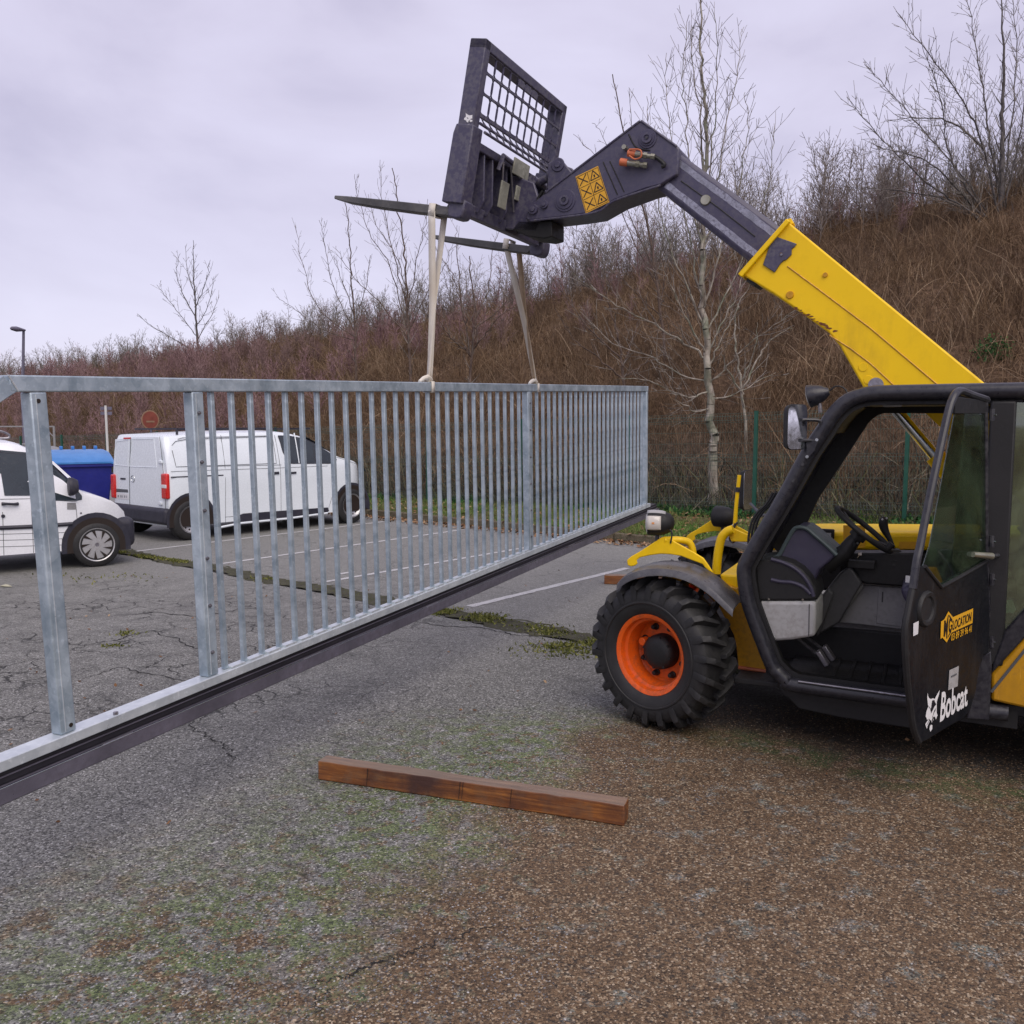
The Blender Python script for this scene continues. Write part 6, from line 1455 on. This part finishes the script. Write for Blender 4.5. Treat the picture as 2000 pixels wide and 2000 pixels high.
# forks
def fork(y, label, dv=0.0):
    hw = .055; tipw = .022
    prof = [(-.012, .0, hw), (-.052, .03, hw), (-.052, .30, hw), (-.046, .6, hw), (-.034, .85, .045), (-.016, .97, tipw)]
    m = MB(); vs = []
    for (bot, d, w_) in prof:
        topv = .008
        vs += [K(y-w_, bot+dv, d+.03), K(y+w_, bot+dv, d+.03), K(y+w_, topv+dv, d+.03), K(y-w_, topv+dv, d+.03)]
    n = len(prof); fs = [(3, 2, 1, 0), tuple(range((n-1)*4, n*4))]
    for i in range(n-1):
        for q_ in range(4): fs.append((i*4+q_, i*4+(q_+1) % 4, (i+1)*4+(q_+1) % 4, (i+1)*4+q_))
    m.add(vs, fs)
    m.prism([(-.052, .06), (-.052, .01), (-.045, -.02), (-.02, -.035), (.06, -.035), (.44, .015), (.44, .055), (.06, .04), (.01, .06)], lambda p: K(y-hw*.98, p[0], p[1]), lambda p: K(y+hw*.98, p[0], p[1]))
    o = m.build('fork', M_FORK, tele, bevel=.006); tag(o, label)
    m = MB(); m.prism([(.06, -.075), (.06, .035), (-.02, .045), (-.058, .035), (-.066, -.02), (-.06, -.06), (-.035, -.075), (.0, -.08)], lambda p: K(y-.066, p[0]+dv, p[1]), lambda p: K(y+.066, p[0]+dv, p[1])); m.build('fork_heel', M_GUN, o, bevel=.012)
    return o
FYL, FYR = -.27, -1.64
fork(FYL, 'near fork tine'); fork(FYR, 'far fork tine', -.025)
# main lift ram seen through the cab
a = TF.side(1740, 790, -.92); b = TF.side(1850, 920, -.92)
A_ = Vector((a[0], -1.02, a[1])); B_ = Vector((b[0], -1.02, b[1])); d = (B_-A_)
m = MB(); m.cyl(A_-d*.1, A_+d*.8, .035, n=16); lr = m.build('lift_ram', M_CHROME, tele); MB().cyl(A_+d*.78, A_+d*1.9, .06, n=18).build('ram_barrel', M_YEL, lr)

# ------------------------------------------------------------------ the gate hanging from the forks
UG = Vector((815/1800, 1, 0)).normalized(); GO = at(845, 757, 6.45); GO.z = .709
gate = thing('sliding_gate', 'long galvanised sliding gate hanging from two slings below the forks', 'gate', GO, atan2(UG.y, UG.x))
gate.rotation_euler = (0, -radians(1.75), atan2(UG.y, UG.x))
GH = 1.384
A0, A1_ = -5.95, 5.42
m = MB(); m.box(((-3.20+A1_)/2, .030, GH+.0315), (A1_+3.20, .060, .063)); m.build('top_rail', M_GALV, gate, bevel=.005)
# sloping tail brace, mitred to the top rail
L_ = (GH)/tan(radians(29))
m = MB(); m.hexa([(-3.17, 0.001, GH+.001), (-3.17, .059, GH+.001), (-3.222, .059, GH+.063), (-3.222, 0.001, GH+.063), (-3.17-L_, 0.001, 0.0), (-3.17-L_, .059, 0.0), (-3.30-L_, .059, 0.0), (-3.30-L_, 0.001, 0.0)]); m.build('tail_brace', M_GALV, gate, bevel=.004)
MB().tube([(-3.168, -.0005, GH+.002), (-3.205, -.0005, GH+.062)], .004, 6).build('weld_bead', M_GALVB, gate)
m = MB(); m.box(((A0+5.5)/2, .030, -.0225), (5.5-A0, .085, .045)); m.build('bottom_rail', M_GALVB, gate, bevel=.004)
m = MB(); m.box(((A0+5.85)/2, .045, -.072), (5.85-A0, .075, .056)); m.build('beam_web', M_BEAMD, gate)
m = MB(); L0, L1 = A0, 5.85
cs_ = [(-.030, -.100), (-.030, -.160), (-.023, -.167), (.095, -.167), (.10, -.16), (.10, -.05), (.092, -.05), (.092, -.158), (-.022, -.158), (-.022, -.106), (.004, -.106), (.004, -.100)]
m.prism(cs_, lambda p: (L0, p[0], p[1]), lambda p: (L1, p[0], p[1])); m.build('track_beam', M_BEAM, gate, bevel=.0015, seg=1)
MB().box(((L0+L1)/2, -.0265, -.0985), (L1-L0, .009, .004)).build('web_lip', M_CHROME, gate, bevel=.001)
MB().box(((L0+L1)/2, .004, -.070), (L1-L0, .005, .005)).build('web_lip', M_BEAM, gate)
for i in range(9):
    x = -5.6+i*1.38; MB().box((x, -.024, -.0955), (.16, .010, .003)).build('weld_bead', M_STEEL, gate, bevel=.001)
pm_ = None
for a, holes, ln in ((-3.080, 'hole', .9), (-2.222, 'bolt', .12), (1.75, 'bolt', 0), (5.38, None, 0)):
    m = MB(); m.box((a, .030, GH/2), (.074, .058, GH-.002)); p = m.build('post', M_GALV, gate, bevel=.006)
    MB().tube([(a-.015, -.0002, .01), (a-.015, -.0002, GH-.01)], .0022, 5).build('post_seam', M_GALVB, p)
    if ln: p.location = (a*(1-cos(radians(ln)))+(GH)*sin(radians(ln)), 0, -a*sin(radians(ln))); p.rotation_euler = (0, -radians(ln), 0)
    if holes == 'bolt':
        for k in range(6):
            z = .12+k*(GH-.22)/5; q = MB().cyl((a-.002, .001, z), (a-.002, -.006, z), .009, n=10); q.cyl((a-.002, -.005, z), (a-.002, -.012, z), .0055, n=8); q.build('bolt', M_STEEL, p)
    elif holes == 'hole':
        for z, dx in ((GH-.035, -.004), (.03, .012)): MB().cyl((a+dx, .001, z), (a+dx, -.0012, z), .009, n=14).build('bolt_hole', M_BLKL, p)
bar = None; k = 0; a = -2.105
xs = [a+.1418*i for i in range(27)]+[1.83+.1418*i for i in range(25)]
for x in xs:
    if bar is None:
        m = MB(); m.box((0, .030, GH/2), (.025, .025, GH-.002)); bo = m.build('bar', M_GALV, gate, bevel=.0025); bar = bo.data
    else:
        bo = link('bar', bar, gate); md = bo.modifiers.new('bevel', 'BEVEL'); md.width = .0025; md.segments = 2; md.limit_method = 'ANGLE'
    bo.location = (x, 0, 0)
# small spacer feet of the infill on the rail (bright weld plates)
m = MB(); rg = random.Random(8)
foot = None
for x in xs:
    if foot is None: fo = MB().box((0, .012, .006), (.10, .035, .012)).build('bar_foot', M_GALVB, gate, bevel=.003); foot = fo.data
    else: fo = link('bar_foot', foot, gate)
    fo.location = (x+.062, 0, 0)
for i in range(7):
    x = -5.3+i*.62
    if abs(x+3.118) > .08 and x < -2.3: q = MB().cyl((x, .0, 0), (x, .0, .012), .011, n=6); q.build('rail_nut', M_STEEL, gate)

# ------------------------------------------------------------------ slings
bpy.context.view_layer.update()
GM = gate.matrix_world.copy(); TM = tele.matrix_world.copy()
def sling(label, fy, fpx, ga, mats, spread, tint):
    dF = None
    # find distance along the fork whose image column matches
    best = min(np.linspace(.05, .6, 111), key=lambda d_: abs(proj(TM @ K(fy, -.02, d_))[0]-fpx)); best = float(best)
    top = TM @ K(fy, .012, best); g_ = GM @ Vector((ga, .03, GH+.066))
    root = thing('lifting_sling', label, 'sling', g_); o0 = Vector(g_)
    fdir = (TM.to_3x3() @ FW).normalized(); yv = (TM.to_3x3() @ Vector((0, 1, 0))).normalized(); uv = (TM.to_3x3() @ UP).normalized()
    # choker round the fork
    W = .050; t = []
    ringp = [(-.062, .014), (.062, .014), (.062, -.060), (-.062, -.060)]
    m = MB(); rows = []
    for kx in (-W/2, W/2):
        rows.append([TM @ (K(fy+a_, b_, best+kx)) - o0 for a_, b_ in ringp+[ringp[0]]])
    m.grid(rows); r_ = m.build('fork_wrap', mats[0], root); md = r_.modifiers.new('t', 'SOLIDIFY'); md.thickness = .004; md.offset = 1
    for side_, off, mt in ((1, 0.0, mats[0]), (-1, spread, mats[1])):
        A_ = TM @ K(fy+.062*side_, -.03, best+off*0); A_ = A_ + fdir*(-off)
        M0_ = (TM @ K(fy, -.03, best-spread/2)).lerp(g_, .55)
        B_ = g_ + UG*(.012*side_)
        N = 14; rows = []
        for i in range(N+1):
            s_ = i/N; C_ = A_.lerp(B_, .55)+(M0_-A_.lerp(B_, .55))*.85; p = A_.lerp(C_, s_/.55) if s_ < .55 else C_.lerp(B_, (s_-.55)/.45); w_ = W*(1.0-.30*s_**3); tw = (0.1+0.35*s_)*side_
            wd = (fdir*cos(tw)+yv*sin(tw)).normalized()
            rows.append([p-wd*w_/2-o0, p+wd*w_/2-o0])
        m = MB(); m.grid(rows); q = m.build('leg', mt, root); md = q.modifiers.new('t', 'SOLIDIFY'); md.thickness = .004; md.offset = 0
    # wrap round the top rail, knotted on top
    m = MB(); rows = []
    for kx in (-.022, .022):
        lp = [(-.003, GH+.068), (.063, GH+.068), (.063, GH-.004), (-.003, GH-.004), (-.003, GH+.068)]
        rows.append([GM @ Vector((ga+kx, a_, b_)) - o0 for a_, b_ in lp])
    m.grid(rows); q = m.build('rail_wrap', mats[2], root); md = q.modifiers.new('t', 'SOLIDIFY'); md.thickness = .004; md.offset = 1
    m = MB(); m.tube([GM @ Vector((ga-.13, .03, GH+.068)) - o0, GM @ Vector((ga-.07, .03, GH+.09)) - o0, GM @ Vector((ga-.02, .025, GH+.10)) - o0, GM @ Vector((ga+.03, .02, GH+.082)) - o0], [.010, .016, .018, .008], 8); m.build('knot', mats[2], root)
def proj(p):
    d = Vector(p)-CAM; f = d.y*cos(PITCH)-d.z*sin(PITCH); u = d.y*sin(PITCH)+d.z*cos(PITCH); return (1000+1800*d.x/f, 1000-1800*u/f)
def g_of(px_, py_):
    N_ = Vector((UG.y, -UG.x, 0)); return (GM.inverted() @ onpl(px_, py_, GO, N_)).x
sling('pale webbing sling from the near fork to the gate', FYL, 853, g_of(845, 750), (M_SLING, M_SLING, M_SLING), .030, 0)
sling('soiled tan webbing sling from the far fork to the gate', FYR, 994, g_of(1051, 755), (M_SLING, M_SLING2, M_SLING), .060, 1)
# ------------------------------------------------------------------ parked vehicles
def veh_wheel(par, x, y, z, r, w_, side, cover, steel):
    m = MB(); m.lathe([(r*.62, w_*.48), (r*.74, w_*.5), (r*.90, w_*.46), (r*.985, w_*.36), (r, w_*.2), (r, -w_*.2), (r*.985, -w_*.36), (r*.9, -w_*.46), (r*.6, -w_*.48)], (0, 0, 0), (0, side, 0), 40)
    for k in range(-2, 3):
        pass
    h = m.build('wheel', M_RUB, par); h.location = (x, y, z)
    if steel:
        m = MB(); m.lathe([(.0, w_*.30), (r*.28, w_*.30), (r*.30, w_*.22), (r*.42, w_*.26), (r*.54, w_*.34), (r*.58, w_*.42), (r*.66, w_*.50), (r*.66, w_*.40)], (0, 0, 0), (0, side, 0), 40); rim = m.build('rim', M_HUBC, h)
        m = MB(); m.lathe([(0, w_*.42), (r*.26, w_*.40), (r*.36, w_*.30)], (0, 0, 0), (0, side, 0), 24); m.build('hub_cap', M_CARP, rim)
        for i in range(14):
            t = 2*pi*i/14; c = Vector((r*.49*cos(t), 0, r*.49*sin(t))); MB().cyl(c+Vector((0, side*w_*.33, 0)), c+Vector((0, side*w_*.345, 0)), r*.045, n=10).build('vent_hole', M_BLKL, rim)
    else:
        m = MB(); m.lathe([(.0, w_*.49), (r*.12, w_*.50), (r*.4, w_*.48), (r*.66, w_*.46), (r*.71, w_*.51), (r*.735, w_*.53), (r*.735, w_*.40)], (0, 0, 0), (0, side, 0), 48); rim = m.build('wheel_cover', M_HUBC, h)
        for i in range(9):
            t = 2*pi*i/9+.15; tw = .22
            P = [(r*.27*cos(t), r*.27*sin(t)), (r*.62*cos(t-.09+tw), r*.62*sin(t-.09+tw)), (r*.65*cos(t+tw), r*.65*sin(t+tw)), (r*.62*cos(t+.12+tw), r*.62*sin(t+.12+tw))]
            m = MB(); m.add([(a, side*w_*.515, b) for a, b in P], [(0, 1, 2, 3)]); m.build('slot', M_BLKL, rim, smooth=False)
        MB().cyl((0, side*w_*.45, 0), (0, side*w_*.5, 0), r*.09, n=16).build('hub_cap', M_STEEL, rim)
    return h

class Body:
    """lofted body: roof line / belt / sill polylines over x, near side y=0, width W, far side y=side*W"""
    def __init__(s, roof, W, belt, sill, sgn, tumble=.13, lower=.03): s.roof, s.W, s.belt, s.sill, s.sgn, s.tm, s.lo = sorted(roof), W, belt, sill, sgn, tumble, lower
    def zr(s, x): return float(np.interp(x, [p[0] for p in s.roof], [p[1] for p in s.roof]))
    def inset(s, x, z):                # distance of the flank from the widest plane
        zr = s.zr(x); zb = min(s.belt, zr-.05)
        if z <= zb: return s.lo*max(0, (zb*.72-z))/zb
        k = (z-zb)/max(zr-zb, .05); return s.tm*(k**1.25)*(max(zr-zb, 0)/max(s.roof_max-s.belt, .1))
    @property
    def roof_max(s): return max(p[1] for p in s.roof)
    def build(s, xs, par, mat, name='body', endin=None):
        m = MB(); rows = []
        for x in xs:
            zr = s.zr(x); zb = min(s.belt, zr-.05); e = endin(x) if endin else 0
            half = []
            for z in (s.sill, s.sill+(zb-s.sill)*.35, s.sill+(zb-s.sill)*.75, zb, zb+(zr-zb)*.35, zb+(zr-zb)*.70):
                half.append((s.inset(x, z)+e, z))
            i0 = s.inset(x, zr-.04)+e; half += [(i0+.01, zb+(zr-zb)*.90), (i0+.05, zr-.022), (i0+.13, zr-.004), (s.W*.30, zr+.008), (s.W/2, zr+.012)]
            row = [Vector((x, s.sgn*a, z)) for a, z in half]+[Vector((x, s.sgn*(s.W-a), z)) for a, z in reversed(half[:-1])]
            rows.append(row)
        m.grid(rows); n = len(rows[0]); N = len(m.v)
        m.f.append(tuple(range(n))); m.f.append(tuple(range(N-1, N-n-1, -1)))
        return m.build(name, mat, par, ang=32)
    def on(s, x, z, off=.004): return Vector((x, s.sgn*(s.inset(x, z)-off), z))
    def panel(s, pts, mat, name, par, off=.004):
        m = MB(); P = [s.on(x, z, off) for x, z in pts]; m.add(P, [tuple(range(len(P)))]); return m.build(name, mat, par, smooth=False)
    def seam(s, pts, par, r=.0035, mat=None, name='panel_gap', closed=False):
        P = []
        for (a, b) in zip(pts, pts[1:]+([pts[0]] if closed else [])):
            for k in range(6): P.append(s.on(a[0]+(b[0]-a[0])*k/6, a[1]+(b[1]-a[1])*k/6, 0.0005))
        if not closed: P.append(s.on(*pts[-1], 0.0005))
        return MB().tube(P, r, 6, closed=closed).build(name, mat or M_SEAM, par)
def arch(cx, z0, r, n=14, a0=0.0, a1=pi): return [(cx+r*cos(a0+(a1-a0)*i/n), z0+r*sin(a0+(a1-a0)*i/n)) for i in range(n+1)]

# --- panel van. Local x forward, near flank is its right side (y = 0), body extends to +y
WR = gnd(376, 1055); WF = gnd(688, 1022); dv = WF-WR; VF = Frame((WR.x, WR.y, 0), atan2(dv.y, dv.x)); WBV = dv.length
van = thing('panel_van', 'white panel van parked side on behind the gate bars', 'van', VF.o, VF.h, 'white vans parked on the far side of the gate')
vs_ = lambda pts, y=0: VF.sides(pts, y)
rl = vs_([(330,862),(335,850),(390,846.5),(470,843),(552,842),(577,845),(603,852),(620,861),(635,870),(650,881),(664,891),(680,895.5),(693,899),(705,906),(712,916),(718,935),(720,960)], 0)
belt = VF.side(460, 922, 0)[1]; sill = .24
xr = VF.side(329, 900, 0)[0]; xf = max(p[0] for p in rl)
rl = [(xr, rl[0][1]-.02), (xr+.02, rl[1][1])]+[p for p in rl if p[0] > xr+.05]
VB = Body(rl, 1.86, belt, sill, 1, .15, .02)
xs = [xr, xr+.01, xr+.04, xr+.12]+list(np.linspace(xr+.3, xf-.9, 12))+list(np.linspace(xf-.8, xf, 12))
def vend(x):
    a = max(0, 1-(x-xr)/.12)**2*.045; b = max(0, (x-(xf-.5))/.5)**2.2*.30; return a+b
vb = VB.build(xs, van, M_VAN, endin=vend)
rw_, ZW = .335, .335
for (x, sd) in ((0, 0), (WBV, 0)):
    VB.panel([(x+.43, sill-.01)]+arch(x, ZW, .43)+[(x-.43, sill-.01)], M_CARP, 'wheel_arch', van, .006)
    VB.panel([(x+.385, sill-.01)]+arch(x, ZW, .385)+[(x-.385, sill-.01)], M_BLKL, 'arch_liner', van, .009)
    veh_wheel(van, x, .09, ZW, rw_, .215, -1, None, True); veh_wheel(van, x, 1.77, ZW, rw_, .215, 1, None, True)
g_ = vs_([(552,851),(575,852),(602,857),(622,867),(640,880),(655,890),(659,898),(652,905),(570,905),(562,897),(556,882)])
gw = VB.panel(g_, M_CGLASS, 'side_window', van, .005); VB.seam(g_, van, .008, M_CARP, 'window_rubber', True)
a = vs_([(584,846),(585,905)]); VB.seam([a[0], a[1]], van, .012, M_VAN, 'window_divider'); a = vs_([(617,866),(617,905)]); VB.seam([a[0], a[1]], van, .009, M_CARP, 'window_divider')
for pts in ([(342,870),(350,862),(372,858),(540,852),(541,905),(345,912),(341,880)], [(355,858),(365,855),(540,851)]): VB.seam(vs_(pts), van, .0045)
VB.seam(vs_([(334,932),(436,928)]), van, .010, M_CARP, 'door_rail')
for pts in ([(345,912),(550,908)], [(334,921),(545,914),(640,910)], [(545,850),(548,920),(550,1020)], [(440,850),(441,1025)], [(655,905),(652,960),(640,1000)], [(660,893),(690,903),(710,915)], [(440,1010),(550,1000)]): VB.seam(vs_(pts), van)
for pts in ([(523,923),(544,921),(545,926),(523,927)], [(565,922),(578,921),(578,925),(565,926)]): VB.panel(vs_(pts), M_CARP, 'door_handle', van, .016)
cl = vs_([(457,1018),(463,1008),(475,1003),(640,991),(643,997),(640,1001),(458,1020)]); VB.panel(cl, M_CARP, 'side_cladding', van, .008)
VB.seam(vs_([(430,1030),(470,1022),(560,1013),(640,1002)]), van, .02, M_VAN, 'sill_moulding')
hl = vs_([(702,905),(713,914),(717,923),(708,918),(703,911)]); VB.panel(hl, M_CGLASS, 'headlight', van, .012)
wsx = vs_([(606,854),(655,884)])
rows = [[Vector((x, y, VB.zr(x)+.016)) for x in np.linspace(wsx[0][0], wsx[1][0], 6)] for y in (.16, .5, .93, 1.36, 1.70)]
m = MB(); m.grid(rows); m.build('windscreen', M_CGLASS, van)
fb = MB(); fb.box((xf-.10, .93, .45), (.26, 1.66, .34)); fb.build('front_bumper', M_CARP, van, bevel=.07, seg=4)
tl = vs_([(305,930),(308,927),(323,925),(325,972),(309,972),(305,960)], 0)
# rear end: doors on the plane x = xr
def rf(pts, x=None): return [VF.front(a, b, xr if x is None else x) for a, b in pts]
def rpanel(pts, mat, name, par, off=.004, th=.0):
    m = MB(); P = [(xr-off, y, z) for y, z in rf(pts)]
    if th: m.add(P+[(xr-off+th, y, z) for y, z in rf(pts)], [tuple(range(len(P))), tuple(range(2*len(P)-1, len(P)-1, -1))]+[(i, (i+1) % len(P), (i+1) % len(P)+len(P), i+len(P)) for i in range(len(P))])
    else: m.add(P, [tuple(range(len(P)))])
    return m.build(name, mat, par, bevel=.006 if th else 0)
d1 = rpanel([(226,858),(257,854),(253,915),(254,1000),(226,994),(224,920)], M_VAN, 'rear_door', van, .012, .012)
d2 = rpanel([(259,854),(311,853),(322,925),(324,1002),(256,1001),(255,915)], M_VAN, 'rear_door', van, .012, .012)
for pts, d in (([(230,862),(253,859),(251,910),(226,908),(227,870)], d1), ([(260,858),(302,857),(308,913),(255,911)], d2)):
    P = [(xr-.0135, y, z) for y, z in rf(pts)]; MB().tube(P, .006, 6, closed=True).build('pressing', M_SEAM if False else M_VAN, d)
MB().tube([(xr-.013, y, z) for y, z in rf([(257,854),(254,920),(255,1001)])], .004, 6).build('door_gap', M_SEAM, van)
MB().tube([(xr-.013, y, z) for y, z in rf([(313,853),(319,905),(324,960),(325,1000)])], .004, 6).build('door_gap', M_SEAM, van)
L1 = MB(); L1.box((xr-.01, .10, VF.front(315,949,xr)[1]), (.07, .17, .40)); lt = L1.build('tail_light', M_RED, van, bevel=.025, seg=3)
MB().box((xr-.028, .10, VF.front(315,949,xr)[1]-.0), (.042, .155, .055)).build('reverse_lamp', M_WHITE, lt, bevel=.004)
L2 = MB(); L2.box((xr-.01, 1.78, VF.front(222,949,xr)[1]), (.07, .14, .40)); L2.build('tail_light', M_RED, van, bevel=.025, seg=3)
rpanel([(243,854.5),(257,854),(257,857.5),(243,858)], M_RED, 'brake_light', van, .02, .01)
rpanel([(225,954),(251,956),(252,962),(226,961)], M_SEAM, 'handle_recess', van, .014)
pl_ = rpanel([(229,962),(253,964),(253,976),(229,974)], M_WHITE, 'number_plate', van, .016, .004)
Qp = [(xr-.0175, y, z) for y, z in rf([(231,972.5),(251,974),(251,966.5),(231,965)])]; strokes([(u, .2, u, .8) for u in (.06, .12, .30, .40, .50, .68, .76, .92)], Qp, .022, M_SEAM, pl_, 'worn_character')
rpanel([(237,933),(247,933.5),(247,937),(237,936.5)], M_CARP, 'rear_handle', van, .022, .012)
c = rf([(261,935)])[0]; m = MB(); m.tube([(xr-.015, c[0]+.055*cos(t), c[1]+.055*sin(t)) for t in [2*pi*i/24 for i in range(24)]], .006, 6, closed=True); m.tube([(xr-.016, c[0]+.06, c[1]+.012), (xr-.016, c[0]-.0, c[1]+.012), (xr-.016, c[0]+.0, c[1]-.012), (xr-.016, c[0]-.06, c[1]-.012)], .005, 6); m.build('emblem', M_CHROME, van)
for py_ in (902, 983): y, z = rf([(316, py_)])[0]; MB().box((xr-.022, y, z), (.03, .10, .05)).build('hinge', M_VAN, van, bevel=.008)
bp = MB(); bp.box((xr+.02, .93, .40), (.24, 1.84, .26)); bp.build('rear_bumper', M_CARP, van, bevel=.06, seg=4)
bp = MB(); bp.box((xr+.26, .05, .43), (.5, .09, .20)); bp.build('bumper_corner', M_CARP, van, bevel=.04, seg=3)
for y_ in (.25, 1.6): MB().bar((xr+.3, y_, VB.zr(xr+1)+.05), (xr+2.9, y_, VB.zr(xr+1)+.05), .03, .03).build('roof_rail', M_CARP, van)
MB().cyl((xr+.3, .25, VB.zr(xr+.5)-.02), (xr+.3, .25, VB.zr(xr+.5)+.09), .02, n=8).build('rail_foot', M_CARP, van)
MB().box((WBV/2, .93, .36), (WBV+.4, 1.5, .16)).build('underbody', M_BLKL, van, bevel=.02)

# --- small van at the left edge. Faces right; near flank is its right side
WC = gnd(191, 1107); CF = Frame((WC.x, WC.y, 0), atan2(.585, .81))
car_ = thing('small_van', 'white small van with silver wheel cover at the left edge', 'van', CF.o, CF.h, 'white vans parked on the far side of the gate')
cs2 = lambda pts, y=0: CF.sides(pts, y)
rlc = cs2([(-60,862),(-20,860),(20,862),(45,868),(60,876),(80,890),(100,904),(120,921),(133,934),(146,949),(160,960),(190,968),(220,978),(240,990),(252,1004),(258,1020),(262,1035),(264,1050)], .0)
xfc = max(p[0] for p in rlc); xfb = xfc
beltc = CF.side(130, 975, 0)[1]
rr0 = rlc[0]; rlc = [(-3.35, rr0[1]-.12), (-3.30, rr0[1]-.03), (-2.4, rr0[1]+.0)]+rlc
CB = Body(rlc, 1.74, beltc, .24, 1, .16, .03)
xs = [-3.35, -3.33, -3.2]+list(np.linspace(-3.0, xfc-1.4, 12))+list(np.linspace(xfc-1.3, xfc, 16))
cb = CB.build(xs, car_, M_CAR, endin=lambda x: max(0, (x-(xfc-.55))/.55)**2.0*.26)
RC = .295
for x in (0, -2.62):
    CB.panel([(x+.42, .2)]+arch(x, RC, .42)+[(x-.42, .2)], M_CARP, 'wheel_arch', car_, .008)
    CB.panel([(x+.355, .2)]+arch(x, RC, .355)+[(x-.355, .2)], M_BLKL, 'arch_liner', car_, .011)
    veh_wheel(car_, x, .07, RC, RC, .19, -1, True, False); veh_wheel(car_, x, 1.67, RC, RC, .19, 1, True, False)
g1 = cs2([(-45,878),(0,879),(55,884),(57,892),(63,968),(9,968),(3,925),(-40,925)]); CB.panel(g1, M_CGLASS, 'side_window', car_, .005)
g2 = cs2([(66,889),(103,908),(135,938),(160,968),(160,976),(150,978),(110,978),(68,973)]); CB.panel(g2, M_CGLASS, 'side_window', car_, .005)
CB.seam(cs2([(-60,885),(0,884),(56,888),(100,908),(130,934)]), car_, .006, M_CARP, 'window_rubber')
CB.seam(cs2([(-60,1033),(0,1031),(72,1028),(141,1023)]), car_, .028, M_CARP, 'rubbing_strip')
for pts in ([(148,985),(152,1030),(146,1080)], [(5,1000),(8,1085)], [(60,972),(66,1080)], [(0,975),(60,974),(150,980)], [(-60,1045),(135,1040)], [(-60,1057),(135,1052)], [(-60,1070),(138,1064)]): CB.seam(cs2(pts), car_)
hh = MB(); a, b = cs2([(3,984),(35,984)]); hh.tube([(a[0], -.02, a[1]), (a[0]+.05, -.035, a[1]), (b[0]-.05, -.035, b[1]), (b[0], -.02, b[1])], [.022, .016, .016, .022], 10); hh.build('door_handle', M_CARP, car_)
x, z = CF.side(6, 1008, 0); MB().cyl((x, -.012, z), (x, .02, z), .022, n=14).build('filler_lock', M_CARP, car_)
CB.panel(cs2([(131,982),(148,982),(148,995),(131,995)]), M_GREYD, 'sticker', car_, .005)
x, z = CF.side(158, 1002, 0); MB().cyl((x, -.008, z), (x, .02, z), .012, n=10).build('side_repeater', M_STEEL, car_)
x, z = CF.side(141, 950, -.06); m = MB(); m.lathe([(0, -.06), (.06, -.05), (.085, 0), (.088, .03), (.08, .045), (0, .05)], (0, 0, 0), (-1, 0, 0), 20); m.xform(lambda v: Vector((v.x*1.2, v.y*.95, v.z*1.35))); mr_ = m.build('wing_mirror', M_CARP, car_); mr_.location = (x, -.10, z)
CB.panel(cs2([(100,902),(106,901),(144,936),(140,940)]), M_CAR, 'pillar', car_, .008)
wsx = cs2([(66,874),(140,942)])
rows = [[Vector((x, y, CB.zr(x)+.018)) for x in np.linspace(wsx[0][0], wsx[1][0], 6)] for y in (.18, .5, .87, 1.24, 1.56)]
m = MB(); m.grid(rows); m.build('windscreen', M_CGLASS, car_)
bp = MB(); bp.box((xfc-.14, .87, .42), (.34, 1.60, .40)); bp.build('front_bumper', M_CARP, car_, bevel=.09, seg=4)
MB().box((-1.3, .87, .30), (2.6, 1.4, .16)).build('underbody', M_BLKL, car_, bevel=.02)
hz_ = CF.side(240, 1000, 0); MB().box((xfc-.30, .12, hz_[1]+.02), (.34, .12, .18)).build('headlight', M_LENS, car_, bevel=.04, seg=3) if False else None
# roof bars carrying a bent tube
rz_ = CB.zr(-2.0)
for x_ in (-1.35, -2.3): MB().bar((x_, .15, rz_+.08), (x_, 1.6, rz_+.08), .03, .03).build('roof_bar', M_CARP, car_); MB().cyl((x_, .2, rz_-.03), (x_, .2, rz_+.08), .018, n=8).build('bar_foot', M_CARP, car_)
pts = CF.sides([(-40,846),(-10,842),(5,843),(18,850),(16,855),(0,856),(-40,856)], .3)
MB().tube(smooth_path([(a, .3, b) for a, b in pts], 4), .014, 8).build('roof_rack_loop', M_STEEL, car_)
print('objects', len(bpy.data.objects))
